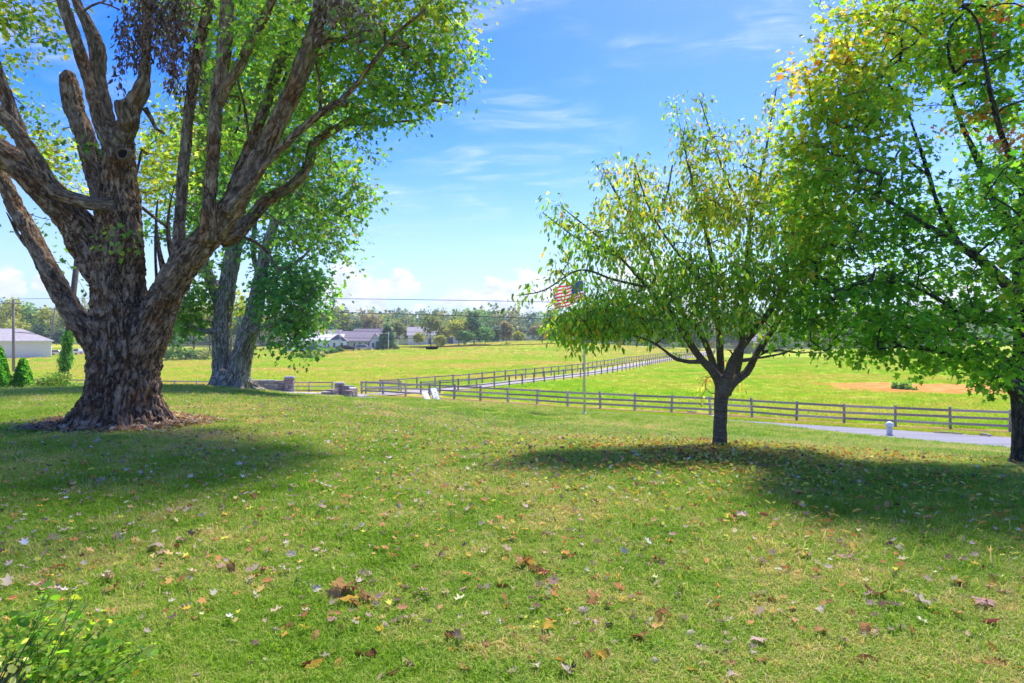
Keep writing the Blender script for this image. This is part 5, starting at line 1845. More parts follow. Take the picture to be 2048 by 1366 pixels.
# the low cable with its black splice box
za, zb1, zb2 = W(27, 664, 75)[2], W(780, 694, on_line(780)[1])[2], W(1110, 687, on_line(1110)[1])[2]
t1, t2 = on_line(780)[0], on_line(1110)[0]
m_, s_ = np.linalg.solve(np.array([[t1, -4 * t1 * (1 - t1)], [t2, -4 * t2 * (1 - t2)]]), np.array([zb1 - za, zb2 - za]))
o, p = wire('low sagging communication cable carrying a black splice case', (p0.x, p0.y, za), (p1.x, p1.y, za + m_), s_, 0.03, 'splice_cable')
i = min(range(len(p)), key=lambda k: abs((p[k].x / p[k].y * F + 1024) - 886))
c, tdir = p[i], (p[i + 1] - p[i - 1]).normalized()
mb = MB()
mb.tube([c - tdir * 0.62 - Vector((0, 0, .05)), c - tdir * 0.5 - Vector((0, 0, .12)), c - tdir * .1 - Vector((0, 0, .15)), c + tdir * .1 - Vector((0, 0, .15)), c + tdir * 0.5 - Vector((0, 0, .12)), c + tdir * 0.62 - Vector((0, 0, .05))],
        [.05, .13, .12, .12, .13, .05], 10)
s = mb.build('splice_case', M['dark'], None, True)
tag(s, 'black splice case hanging on the low cable over the pasture', 'cable box')

# ------------------------------------------------------------------ houses far off
def windows(root, inv, rects, face_y, mats):
    for (x, z, w, h) in rects:
        mb = MB()
        for s in (-1, 1):
            mb.box((x + s * w / 2, face_y - .03, z), (.12, .08, h + .24))
        mb.box((x, face_y - .03, z + h / 2 + .06), (w - .1, .08, .12))
        mb.box((x, face_y - .03, z - h / 2 - .06), (w - .1, .1, .12))
        wn = mb.build('window', mats[0], root)
        mb = MB()
        mb.box((x, face_y - .01, z), (w - .1, .03, h))
        pn = mb.build('pane', mats[1], wn)


def gable_house(name, label, loc, rz, L, D, wall_h, roof_h, wall, roof, wins, doors=(), eave=0.5, hip=False, chimney=False, cat='house', group=None):
    """long side faces the camera when rz = 0"""
    root = empty(name, loc, rz)
    tag(root, label, cat, group)
    mb = MB()
    mb.box((0, 0, wall_h / 2 - .5), (L, D, wall_h + 1.0))
    if not hip:
        for s in (-1, 1):
            x0, x1 = (-L / 2, -L / 2 + .2) if s < 0 else (L / 2 - .2, L / 2)
            vs = [(x, y, z) for x in (x0, x1) for y, z in ((-D / 2, wall_h), (D / 2, wall_h), (0, wall_h + roof_h - .08))]
            mb.add(vs, [(0, 1, 2), (5, 4, 3), (0, 3, 4, 1), (1, 4, 5, 2), (2, 5, 3, 0)])
    mb.build('wall', wall, root)
    mb = MB()
    e = eave
    inset = D / 2 if hip else -e
    zz = wall_h - e * roof_h / (D / 2) * .5
    lo = [(-L / 2 - e, -D / 2 - e, zz), (L / 2 + e, -D / 2 - e, zz), (L / 2 + e, D / 2 + e, zz), (-L / 2 - e, D / 2 + e, zz)]
    r0, r1 = (-L / 2 + inset, 0, wall_h + roof_h), (L / 2 - inset, 0, wall_h + roof_h)
    th = .18
    up = lambda p: (p[0], p[1], p[2] + th)
    V = lo + [r0, r1] + [up(p) for p in lo] + [up(r0), up(r1)]
    fs = [(6, 7, 11, 10), (8, 9, 10, 11), (7, 8, 11), (9, 6, 10), (0, 4, 5, 1), (2, 5, 4, 3), (1, 5, 2), (3, 4, 0), (0, 1, 7, 6), (1, 2, 8, 7), (2, 3, 9, 8), (3, 0, 6, 9)]
    mb.add(V, fs)
    rf = mb.build('roof', roof, root)
    mb = MB()
    mb.box((0, -D / 2 - e - .03, zz + .05), (L + 2 * e, .06, .22))
    mb.build('fascia', M['trim'], root)
    if chimney:
        mb = MB()
        mb.box((L * .2, .3, wall_h + roof_h), (.7, .7, 1.6))
        mb.build('chimney', M['stone'], rf)
    windows(root, None, wins, -D / 2, (M['trim'], M['glass']))
    for (x, w, h) in doors:
        mb = MB()
        mb.box((x, -D / 2 - .02, h / 2), (w, .08, h))
        dr = mb.build('door', M['slate'], root)
        mb = MB()
        mb.box((x + w * .35, -D / 2 - .09, h * .48), (.1, .06, .1))
        mb.build('handle', M['metal'], dr)
    return root


c = np.array([-143.3, 175.9, 0]); z = H1(-140.0, 180.0)
gable_house('block_building', 'long pale windowless building with grey hip roof beyond left field', (c[0] - 9, c[1] + 4, z), 0.6, 42, 14, 4.9, 3.3, M['cream'], M['roof2'], [], [(-4, 1.4, 2.4)], .6, True, cat='building')
# purple-roofed house with front gable and porch
c = W(706, 700, 205); z = H1(c[0], c[1])
h = gable_house('farm_house', 'white house with purple-grey roof and blue-grey front gable by the field', (c[0], c[1] + 6, z), 0.08, 14, 8, 2.7, 2.9, M['white'], M['roof'], [(-.2, 1.5, .9, 1.3), (3.6, 1.5, 1.2, 1.2)], [(1.6, 1.0, 2.1)], chimney=False)


def front_gable(h, x, w, dep, wh, rh, wall, gable, roof, y0):
    mb = MB()
    mb.box((x, y0 - dep / 2, wh / 2 - .3), (w, dep, wh + .6))
    mb.build('wing_wall', wall, h)
    mb = MB()
    mb.prism([(x - w / 2, wh + .002), (x + w / 2, wh + .002), (x, wh + rh)], y0 - dep, y0 + .2)
    mb.build('gable', gable, h)
    mb = MB()
    e = .4
    for s in (-1, 1):
        vs = [(x + s * (w / 2 + e), y0 - dep - e, wh - e * rh / (w / 2)), (x, y0 - dep - e, wh + rh), (x, y0 + 3, wh + rh), (x + s * (w / 2 + e), y0 + 3, wh - e * rh / (w / 2))]
        vs = [(a, b_, q + .03) for a, b_, q in vs] + [(a, b_, q + .2) for a, b_, q in vs]
        mb.add(vs, [(0, 1, 2, 3), (7, 6, 5, 4), (0, 4, 5, 1), (1, 5, 6, 2), (2, 6, 7, 3), (3, 7, 4, 0)])
    mb.build('wing_roof', roof, h)
    windows(h, None, [(x - w * .22, 1.4, .8, 1.2), (x + w * .22, 1.4, .8, 1.2)], y0 - dep, (M['trim'], M['glass']))


front_gable(h, -5.0, 5.4, 2.4, 2.6, 2.0, M['white'], M['slate'], M['roof'], -4)
front_gable(h, 6.4, 3.4, 1.2, 2.6, 2.3, M['white'], M['white'], M['roof'], -4)
for k in (-1.6, .2, 2.0, 3.8):
    mb = MB()
    mb.box((k, -5.4, 1.2), (.16, .16, 2.4))
    mb.build('porch_post', M['trim'], h)
mb = MB()
mb.box((1.2, -4.8, 2.5), (6.2, 1.7, .16))
mb.build('porch_roof', M['roof'], h)
c = W(757, 698, 226); z = H1(c[0], c[1])
gable_house('farm_house', 'darker-roofed house right behind the purple-roofed white house', (c[0] - 3, c[1] + 6, z), -0.35, 15, 9, 3.0, 3.4, M['cream'], M['roof'], [(-4, 1.6, 1, 1.3), (-1, 1.6, 1, 1.3), (4, 1.6, 1, 1.3)], [(1.5, 1, 2.1)], chimney=True)
c = W(612, 700, 204); z = H1(c[0], c[1])
gable_house('white_shed', 'long low white outbuilding partly hidden by the twin maple leaves', (c[0] + 2, c[1] + 4, z), 0.05, 17, 8, 3.2, 1.9, M['white'], M['white'], [(-5, 1.6, 1, 1), (5, 1.6, 1, 1)], [(0, 2.4, 2.4)], cat='shed')
c = W(648, 694, 236); z = H1(c[0], c[1])
gable_house('grey_shed', 'pale grey roofed shed peeking left of the purple-roofed house', (c[0], c[1] + 4, z + .4), 0.2, 10, 8, 3.4, 2.4, M['cream'], M['roof2'], [(-2, 1.6, 1, 1)], [(2, 1, 2.1)], cat='shed')
c = W(848, 692, 246); z = H1(c[0], c[1])
gable_house('white_house', 'white house with pale roof seen between trunks of the far trees', (c[0], c[1] + 5, z), 0.1, 13, 9, 3.6, 3.0, M['white'], M['roof2'], [(-4, 1.8, 1, 1.4), (-1.4, 1.8, 1, 1.4), (4, 1.8, 1, 1.4)], [(1.6, 1, 2.1)])
c = W(903, 690, 244); z = H1(c[0], c[1])
gable_house('white_barn', 'white barn half hidden behind yellow-green tree', (c[0], c[1] + 5, z), -0.2, 11, 8, 3.6, 2.2, M['white'], M['white'], [(-3, 1.8, 1, 1), (3, 1.8, 1, 1)], [(0, 2.6, 2.6)], cat='barn')
c = W(1512, 700, 214); z = H1(c[0], c[1])
gable_house('barn', 'small grey-roofed barn glimpsed between the cherry limbs', (c[0], c[1] + 4, z), 0.5, 9, 7, 3.6, 3.0, M['plank'], M['roof'], [(2, 1.8, .9, 1)], [(-1, 2, 2.3)], cat='barn')


# ------------------------------------------------------------------ vehicles by the pale building
def vehicle(name, label, px, d, rz, paint, pickup):
    p = place(px, d)
    root = empty(name, p, rz)
    tag(root, label, 'pickup' if pickup else 'car', 'cars parked beside the pale building')
    W_ = 1.85
    if pickup:
        low = [(-2.75, .45), (2.7, .45), (2.75, .75), (2.65, 1.0), (1.35, 1.12), (-.5, 1.15), (-2.7, 1.12)]
        cab = [(-.75, 1.12), (1.4, 1.1), (.75, 1.78), (-.55, 1.82)]
        glass = [(-.6, 1.2), (1.2, 1.18), (.7, 1.7), (-.48, 1.73)]
    else:
        low = [(-2.35, .4), (2.3, .4), (2.4, .7), (2.25, .98), (1.3, 1.08), (-2.3, 1.12), (-2.42, .8)]
        cab = [(-2.25, 1.09), (1.35, 1.06), (.55, 1.66), (-1.7, 1.7), (-2.1, 1.55)]
        glass = [(-2.0, 1.15), (1.12, 1.13), (.5, 1.58), (-1.6, 1.61), (-1.9, 1.5)]
    mb = MB()
    mb.prism(low, -W_ / 2, W_ / 2)
    o = mb.build('body', paint, root)
    m = o.modifiers.new('round', 'BEVEL'); m.width = .08; m.segments = 2
    mb = MB()
    mb.prism(cab, -W_ / 2 + .14, W_ / 2 - .14)
    o = mb.build('cabin', paint, root)
    m = o.modifiers.new('round', 'BEVEL'); m.width = .08; m.segments = 2
    for s in (-1, 1):
        mb = MB()
        y = s * (W_ / 2 - .13)
        mb.prism(glass, y - .02, y + .02)
        mb.build('window', M['glass'], root)
    for x in (-1.55, 1.6):
        for s in (-1, 1):
            mb = MB()
            mb.tube([(x, s * .98, .37), (x, s * .74, .37)], [.37, .37], 18)
            w_ = mb.build('wheel', M['dark'], root)
            mb = MB()
            mb.tube([(x, s * 1.0, .37), (x, s * .9, .37)], [.21, .21], 14)
            mb.build('rim', M['metal'], w_)
    xl, xr = low[0][0], low[2][0]
    for s in (-1, 1):
        mb = MB(); mb.box((xl - .02, s * .75, .9), (.1, .25, .3)); mb.build('tail_lamp', M['carred'], root)
        mb = MB(); mb.box((xr - .08, s * .65, .82), (.12, .4, .16)); mb.build('headlight', M['trim'], root)
    if pickup:
        mb = MB(); mb.box((-1.75, 0, 1.135), (1.7, 1.5, .06)); mb.build('bed_floor', M['dark'], root)
    return root


vehicle('parked_car', 'silver SUV parked at the corner of the pale building', 115, 196, 0.12, M['silver'], False)
vehicle('parked_pickup', 'white pickup parked right of the ivy-covered pole', 157, 200, 3.0, M['carwhite'], True)
vehicle('parked_car', 'dark car parked in front of the purple-roofed house porch', 694, 196, 0.1, M['dark'], False)
vehicle('parked_car', 'pale car parked at the right end of the purple-roofed house', 728, 199, 0.1, M['silver'], False)
# ------------------------------------------------------------------ hedge plants and brush on the left
def arborvitae(px, d, top_px, w_px, label, seed):
    rs = np.random.RandomState(seed)
    b = place(px, d)
    h = W(px, top_px, d)[2] - b.z
    root = empty('arborvitae', b)
    tag(root, label, 'shrub', 'clipped evergreens at the lawn edge')
    r = w_px / 2 / F * d
    n = 8000
    u = rs.rand(n) ** 0.75
    a = rs.rand(n) * 6.283
    lobes = 1 + .14 * np.cos(2 * a + seed) + .08 * np.cos(5 * a + 8 * u)
    rad = r * lobes * (1 - u) ** 0.72 * np.clip(.55 + 3 * u, 0, 1) * (0.72 + .3 * rs.rand(n))
    P = np.stack([np.cos(a) * rad, np.sin(a) * rad, 0.05 + u * h], -1) + np.array(b)
    ax = np.stack([np.cos(a) * .5, np.sin(a) * .5, 0.9 + 0 * a], -1) + rs.normal(0, .3, (n, 3))
    nr = np.stack([np.cos(a), np.sin(a), .2 + 0 * a], -1) + rs.normal(0, .5, (n, 3))
    col = palette(rs, n, [(3, (0.03, 0.12, 0.012)), (3, (0.05, 0.16, 0.015)), (1, (0.09, 0.2, 0.02))])
    f = link('foliage', leaf_mesh('foliage', P, 0.10 * np.exp(rs.normal(0, .25, n)), ax, nr, col, FLAKE, M['leaf']))
    tag(f, kind='stuff')
    mb = MB()
    mb.tube([tuple(b + Vector((0, 0, -.1))), tuple(b + Vector((.02, 0, h * .5))), tuple(b + Vector((0, 0, h * .9)))], [.07, .05, .015], 8)
    s = mb.build('stem', M['bark_far'], None, True)
    hang((f, s), root)


arborvitae(46, 37, 722, 42, 'pointed bright green arborvitae standing near the pole on the lawn edge', 2)
arborvitae(-2, 36, 697, 44, 'taller arborvitae cut by the left picture edge', 3)


def ivy_pole():
    rs = np.random.RandomState(9)
    b = place(124, 36)
    root = empty('ivy_pole', b)
    tag(root, 'old leaning wooden pole wrapped in green ivy left of the old maple', 'pole')
    top = Vector(W(160, 470, 36.4))
    mb = MB()
    mb.tube([tuple(b - Vector((0, 0, .3))), tuple(b.lerp(top, .35)), tuple(top)], [.2, .17, .13], 12)
    sh = mb.build('shaft', M['bark_far'], None, True)
    n = 3400
    u = rs.rand(n) * .62 + .07
    a = rs.rand(n) * 6.283
    cen = np.array(b)[None] + (np.array(top) - np.array(b))[None] * u[:, None] * .62
    cen = np.array(b)[None] + (np.array(top - b))[None] * (u[:, None] * .56)
    rad = (.16 + .15 * rs.rand(n) ** 1.5) * np.where(u < .62, 1, .6) * (1 + .3 * np.sin(u * 22))
    P = cen + np.stack([np.cos(a) * rad, np.sin(a) * rad, rs.normal(0, .06, n)], -1)
    ax = np.stack([np.cos(a) * .5, np.sin(a) * .5, -.9 + 0 * a], -1) + rs.normal(0, .4, (n, 3))
    nr = np.stack([np.cos(a), np.sin(a), .5 + 0 * a], -1) + rs.normal(0, .35, (n, 3))
    col = palette(rs, n, [(3, (0.05, 0.14, 0.02)), (3, (0.09, 0.19, 0.03)), (1, (0.16, 0.24, 0.06))])
    iv = link('ivy', leaf_mesh('ivy', P, .11 * np.exp(rs.normal(0, .3, n)), ax, nr, col, OVAL, M['leaf']))
    tag(iv, kind='stuff')
    # reddish dead growth at the foot
    m = 500
    a = rs.rand(m) * 6.283
    P = np.array(b)[None] + np.stack([np.cos(a) * .3, np.sin(a) * .3, rs.rand(m) * .75 + .3], -1)
    dv = link('dead_creeper', leaf_mesh('dead_creeper', P, np.full(m, .11), np.stack([np.cos(a), np.sin(a), -1 + 0 * a], -1), rs.normal(0, 1, (m, 3)), palette(rs, m, [(1, (.2, .08, .04)), (1, (.1, .05, .04))]), OVAL, M['dead']))
    tag(dv, 'reddish brown dead creeper round the foot', kind='stuff')
    hang((sh, iv, dv), root)


ivy_pole()


def bush(name, label, px, d, w, h, seed, pal, n=900, leaf=.12, cat='bush', group=None, depth=None, tmpl=OVAL, mat='leaf'):
    rs = np.random.RandomState(seed)
    b = place(px, d)
    root = empty(name, b)
    tag(root, label, cat, group)
    k = max(8, n // 40)
    v = rs.normal(size=(k, 3))
    v = v / np.linalg.norm(v, axis=1, keepdims=True) * rs.rand(k, 1) ** .4
    C = np.array(b)[None] + v * np.array([w / 2, (depth or w) / 2, h * .48]) + np.array([0, 0, h * .5])
    C[:, 2] = np.maximum(C[:, 2], b.z + .08)
    st = []
    for q in C[::2]:
        p = np.array([np.array(b) + np.array([(q[0] - b.x) * .2, (q[1] - b.y) * .2, -.05]), np.array(b) * .45 + q * .55, q])
        p[1, 2] = b.z + (q[2] - b.z) * .5
        st.append(np.hstack([spline(np.hstack([p, np.zeros((3, 1))]), .1)[:, :3], np.linspace(.016, .005, len(spline(np.hstack([p, np.zeros((3, 1))]), .1)))[:, None]]))
    s = link('stems', tubes_mesh('stems', st, M['bark_cherry'], 4))
    f = link('foliage', foliage(rs, C, np.array(['k'] * k), {'k': pal}, 40, min(w, h) * .16, leaf, .3, tmpl, M[mat], 'foliage'))
    tag(s, kind='stuff')
    tag(f, kind='stuff')
    hang((s, f), root)
    return root


PY = [(3, (0.13, 0.17, 0.03)), (2, (0.2, 0.2, 0.05)), (1, (0.26, 0.2, 0.09)), (1, (0.07, 0.13, 0.02))]
PG = [(3, (0.06, 0.13, 0.02)), (2, (0.09, 0.16, 0.025)), (1, (0.15, 0.19, 0.03))]
bush('brush', 'green and straw brush heaped left of the ivy pole', 108, 35, 1.3, 1.15, 4, PG + [(1, (.2, .15, .07))], 1100, .12, group='brush at the lawn edge')
bush('brush', 'straw-coloured low brush between the arborvitae and the ivy pole', 84, 35, 1.2, .6, 5, PY, 800, .1, group='brush at the lawn edge')
bush('brush', 'small yellow weeds beside the foot of the far left utility pole', 20, 38, .8, 1.3, 6, PY, 500, .1, group='brush at the lawn edge')
bush('brush', 'small green weeds right of the ivy pole', 150, 35, .7, .5, 7, PG, 400, .1, group='brush at the lawn edge')
bush('shrub', 'round pale green shrub at field edge left of white outbuilding', 360, 170, 9, 3.2, 8, PG, 900, .5, group='shrubs at the far field edge', tmpl=FLAKE, mat='far_leaf')
bush('shrub', 'yellowish low shrub row seen between the two maples', 395, 172, 12, 2.4, 9, PY, 900, .5, group='shrubs at the far field edge', tmpl=FLAKE, mat='far_leaf')
bush('shrub', 'dark weedy shrub in front of the purple-roofed house', 650, 188, 7, 1.6, 10, PG, 700, .45, group='shrubs at the far field edge', tmpl=FLAKE, mat='far_leaf')
bush('shrub', 'straw weeds along the field edge under the twin maple leaves', 622, 172, 7, 1.6, 12, PY, 700, .45, group='shrubs at the far field edge', tmpl=FLAKE, mat='far_leaf')
bush('weed_clump', 'tall green weed clump on the orange clay patch', 1805, 66, 3.4, .6, 13, PG, 900, .2, group=None, tmpl=FLAKE)
bush('shrub', 'low weeds by the left house porch', 668, 192, 5, 1.5, 14, PG, 400, .45, group='shrubs at the far field edge', tmpl=FLAKE, mat='far_leaf')


# ------------------------------------------------------------------ trees beyond the pasture
def far_tree(px, d, top_px, w_px, label, seed, pal, sparse=1.0, kind='broad', name='far_tree', leaf=None, group='trees beyond the pasture', bare=0.22):
    rs = np.random.RandomState(seed)
    b = place(px, d)
    h = W(px, top_px, d)[2] - b.z
    w = w_px / F * d
    root = empty(name, b)
    tag(root, label, 'tree', group)
    k = int(26 * sparse) + 6
    if kind == 'cone':
        u = rs.rand(k * 2)
        a = rs.rand(k * 2) * 6.283
        r = w / 2 * (1 - u) ** .8 * (.5 + .5 * rs.rand(k * 2))
        C = np.stack([np.cos(a) * r, np.sin(a) * r, h * (.06 + .94 * u)], -1)
    else:
        v = rs.normal(size=(k, 3))
        v = v / np.linalg.norm(v, axis=1, keepdims=True) * rs.uniform(.45, 1, (k, 1))
        lo = bare
        C = np.stack([v[:, 0] * w * .38, v[:, 1] * w * .38, h * (lo + (1 - lo) * (.5 + .40 * v[:, 2]))], -1)
    C = C + np.array(b)
    skel = spline(np.array([[b.x, b.y, b.z - .3, .035 * h * .5], [b.x + rs.normal(0, .2), b.y, b.z + h * .4, .02 * h * .5], [b.x + rs.normal(0, .4), b.y, b.z + h * .8, .01 * h * .5]]), .6)
    tr = link('trunk', tubes_mesh('trunk', [skel], M['bark_far'], 7))
    br = link('limbs', tubes_mesh('limbs', grow(rs, skel[len(skel) // 4:], C, .03, .12, .02), M['bark_far'], 4))
    tag(br, kind='stuff')
    ls = leaf or max(.5, .0024 * d)
    per = 44 if kind != 'cone' else 30
    cr = link('crown', foliage(rs, C, np.array(['k'] * len(C)), {'k': pal}, per, w * (.085 if kind != 'cone' else .06), ls, .25, FLAKE, M['far_leaf'], 'crown', .75, .35))
    tag(cr, kind='stuff')
    hang((tr, br, cr), root)


OL = [(3, (0.13, 0.165, 0.045)), (2, (0.17, 0.185, 0.05)), (1, (0.09, 0.13, 0.045)), (.6, (.24, .17, .07))]
DK = [(3, (0.06, 0.115, 0.05)), (2, (0.085, 0.14, 0.055)), (1, (0.11, 0.155, 0.05))]
YE = [(3, (0.27, 0.29, 0.04)), (2, (0.35, 0.32, 0.045)), (1, (0.17, 0.22, 0.04))]
GR = [(3, (0.085, 0.185, 0.045)), (2, (0.12, 0.22, 0.045)), (1, (0.16, 0.25, 0.045))]
BR = [(3, (0.19, 0.16, 0.08)), (2, (0.14, 0.145, 0.06)), (1, (0.26, 0.17, 0.08))]
BL = [(3, (0.085, 0.13, 0.09)), (2, (0.11, 0.15, 0.09)), (1, (0.08, 0.11, 0.09))]
for a in [
    (655, 262, 618, 44, 'olive tree at the left end of the woods above the sheds', 101, OL), (690, 268, 622, 56, 'broad olive-brown tree above the purple-roofed house', 102, OL),
    (712, 256, 640, 40, 'dark green tree behind the purple-roofed house ridge', 103, DK), (742, 262, 622, 56, 'brown-tinged tall tree above the darker-roofed house', 104, BR),
    (664, 244, 650, 34, 'dark green tree close behind the left gable', 118, DK), (775, 205, 652, 42, 'dark cedar standing right of the houses behind the street lamp', 105, DK, 1.2, 'cone'),
    (792, 250, 636, 40, 'olive tree right of the dark cedar', 106, OL), (822, 262, 650, 34, 'brownish small tree left of the white house', 107, BR), (838, 238, 664, 20, 'small yellow-brown bushy tree beside the white house', 119, YE),
    (862, 226, 626, 52, 'tall olive tree in front of the white house', 108, OL, 1.2, 'broad', 'far_tree', None, 'trees beyond the pasture', .38), (885, 236, 646, 34, 'slim olive tree left of the yellow tree', 120, OL),
    (918, 224, 637, 52, 'bright yellow-green tree in the middle of the far row', 109, YE, 1.2), (948, 226, 615, 50, 'tallest dark tree with open top in the far row', 110, DK, .8, 'broad', 'far_tree', None, 'trees beyond the pasture', .3),
    (970, 222, 655, 40, 'full green tree right of the tallest dark tree', 111, GR, 1.1), (932, 220, 662, 36, 'low green tree under the yellow tree', 121, GR), (1013, 220, 640, 27, 'narrow dark tree standing alone at the hill edge', 112, BR, 1.0, 'broad', 'far_tree', None, 'trees beyond the pasture', .12),
    (995, 240, 650, 32, 'blue-green tree behind the narrow dark tree', 113, BL), (1036, 238, 664, 24, 'small yellowish tree right of the narrow dark tree', 114, YE), (1078, 250, 646, 40, 'brown-tinged tree behind the hill crest', 115, BR),
    (1110, 262, 650, 44, 'blue-green tree behind the hill left of the cherry', 116, BL), (880, 218, 672, 26, 'yellow-brown shrub-like tree at the foot of the far row', 117, YE),
    (1180, 250, 648, 50, 'dark tree behind the flag pole', 122, DK), (1260, 255, 646, 60, 'dull green tree behind the lower cherry leaves', 123, GR), (1330, 240, 652, 56, 'blue-green tree seen through lower cherry limbs', 124, BL),
    (1400, 236, 650, 56, 'dark tree behind the cherry fork', 125, DK), (1470, 240, 652, 60, 'blue-green tree behind the grey barn', 126, BL), (1560, 230, 655, 60, 'green tree right of the grey barn', 127, GR), (1640, 220, 660, 70, 'dull tree behind the gap of cherry and maple', 128, OL),
    (1760, 210, 655, 80, 'dark tree behind the maple lower leaves', 129, DK), (1880, 205, 650, 80, 'olive tree behind the maple trunk forks', 130, OL), (1990, 200, 650, 80, 'green tree beyond field at the right edge', 131, GR),
    (345, 185, 600, 60, 'green tree seen between the old maple and the twin maple', 132, GR), (388, 192, 596, 60, 'yellow-green tree left of the twin trunk', 133, YE, 1.1), (420, 205, 600, 60, 'olive tree right behind the twin trunk', 134, OL), (320, 215, 592, 60, 'tall olive tree beside the old maple trunk', 135, OL),
    (480, 215, 610, 60, 'dark tree behind the twin maple fork', 136, DK), (540, 225, 618, 60, 'olive tree behind the twin maple low leaves', 137, OL), (600, 240, 622, 60, 'brown-green tree left of the sheds', 138, BR),
    (12, 232, 588, 66, 'olive-yellow tree rising above the pale building roof', 139, YE), (60, 238, 598, 60, 'yellow-green tree above the pale building right half', 140, GR, 1.1), (100, 226, 606, 56, 'bright yellow-green tree behind the leaning pole', 141, YE),
    (140, 222, 604, 56, 'olive tree behind the ivy pole', 142, OL), (172, 216, 640, 40, 'dark tree behind the white pickup', 143, DK), (125, 214, 656, 40, 'dark green tree behind the silver SUV', 144, DK), (-50, 232, 590, 70, 'green tree behind left end of pale building', 145, GR), (205, 225, 610, 60, 'green tree behind the old maple trunk', 146, GR),
    (35, 222, 630, 50, 'yellow tree low behind the pale roof', 147, YE), (80, 221, 640, 40, 'dark bushy tree behind the right end of the pale roof', 148, DK)]:
    far_tree(*a)


# ------------------------------------------------------------------ the wooded ridge behind: one mass
def far_wood(name, label, n, seed, dist, span, hgt, pal, leaf, kx=1.0):
    rs = np.random.RandomState(seed)
    th = rs.uniform(*span, n)
    d = rs.uniform(*dist, n)
    X, Y = np.tan(th) * d, d
    Z = H(X, Y)
    C = []
    for x, y, z in zip(X, Y, Z):
        hh = hgt * rs.uniform(.7, 1.15)
        k = 9
        v = rs.normal(size=(k, 3))
        v /= np.linalg.norm(v, axis=1, keepdims=True)
        C.append(np.stack([x + v[:, 0] * hh * .27, y + v[:, 1] * hh * .27, z + hh * (.52 + .33 * v[:, 2])], -1))
    C = np.concatenate(C)
    key = np.repeat(rs.choice(list(pal), n), 9)
    me = foliage(rs, C, key, pal, 17, hgt * .085, leaf, .2, FLAKE, M['far_leaf'], name, .8, .3)
    tag(link(name, me), label, kind='stuff')


PW = {'o': OL, 'b': BR, 'd': DK, 'l': BL, 'g': GR, 'p': [(2, (.18, .16, .07)), (2, (.22, .2, .07))]}
far_wood('near_woods', 'mixed autumn woods behind the houses and the far tree row', 360, 71, (262, 350), (-.82, .82), 16.5, PW, 1.0)
far_wood('wooded_ridge', 'blue-green wooded ridge on the skyline', 420, 72, (420, 1200), (-.9, .9), 21, {'l': BL, 'd': DK, 'o': OL}, 2.6)


# ------------------------------------------------------------------ shrub in the left foreground
def corner_shrub():
    rs = np.random.RandomState(77)
    d0 = 2.55
    b = Vector((-1.95, 2.45, 0)); b.z = H1(b.x, b.y)
    root = empty('garden_shrub', b)
    tag(root, 'bright green leafy shrub in the lower left corner', 'shrub')
    tips = []
    for px, py, n_, s in ((60, 1270, 16, 60), (150, 1215, 12, 50), (210, 1260, 14, 50), (250, 1320, 12, 40), (120, 1330, 14, 60), (30, 1340, 12, 50), (190, 1350, 10, 50), (20, 1250, 6, 40), (285, 1300, 5, 24), (100, 1210, 6, 30)):
        for _ in range(int(n_ * .8)):
            tips.append(W(px + rs.normal(0, s * .6), py + rs.normal(0, s * .45), d0 + rs.normal(0, .16)))
    tips = np.array(tips)
    extra = np.array(b)[None] + rs.normal(0, 1, (60, 3)) * np.array([.35, .3, .12]) + np.array([-.1, 0, .32])
    tips = np.concatenate([tips, extra])
    tips[:, 2] = np.maximum(tips[:, 2], b.z + .05)
    st = []
    for q in tips:
        a = np.array(b) + np.array([rs.normal(0, .1), rs.normal(0, .08), -.03])
        m = a * .4 + q * .6 + np.array([0, 0, .06])
        p = spline(np.hstack([np.array([a, m, q]), np.zeros((3, 1))]), .06)[:, :3]
        st.append(np.hstack([p, np.linspace(.003, .001, len(p))[:, None]]))
    s_ = link('stems', tubes_mesh('stems', st, M['bark_cherry'], 4))
    idx = np.repeat(np.arange(len(st)), 56)
    P, AX = [], []
    for i in idx:
        p = st[i][:, :3]
        k = rs.randint(len(p) // 5, len(p))
        P.append(p[k] + rs.normal(0, .022, 3))
        AX.append(np.array([rs.normal(), rs.normal(), rs.normal() * .5 + .15]))
    P, AX = np.array(P), np.array(AX)
    m = len(P)
    col = palette(rs, m, [(4, (0.06, 0.13, 0.012)), (4, (0.095, 0.165, 0.016)), (2, (0.15, 0.19, 0.02)), (.15, (0.26, .19, .02)), (.05, (.24, .1, .03))])
    f = link('foliage', leaf_mesh('foliage', P, .023 * np.exp(rs.normal(0, .4, m)), AX, rs.normal(0, .5, (m, 3)) + np.array([0, -.2, 1]), col, ROUND, M['leaf']))
    for o in (s_, f):
        tag(o, kind='stuff')
    # a few variegated leaves at the very corner
    n = 40
    P = np.stack([W(rs.normal(18, 30), rs.normal(1335, 30), 2.2 + rs.normal(0, .08)) for _ in range(n)])
    v = link('variegated_leaves', leaf_mesh('variegated_leaves', P, .027 * np.exp(rs.normal(0, .3, n)), rs.normal(0, 1, (n, 3)), rs.normal(0, .5, (n, 3)) + np.array([0, -.3, 1]), palette(rs, n, [(2, (.3, .3, .06)), (2, (.13, .2, .03)), (1, (.36, .35, .12))]), ROUND, M['leaf']))
    tag(v, 'yellow-edged variegated leaves', kind='stuff')
    sv = link('variegated_stems', tubes_mesh('variegated_stems', [np.hstack([np.linspace(np.array(b) + [-.1, -.15, 0], p, 5), np.full((5, 1), .002)]) for p in P], M['bark_cherry'], 4))
    tag(sv, kind='stuff')
    hang((s_, f, v, sv), root)


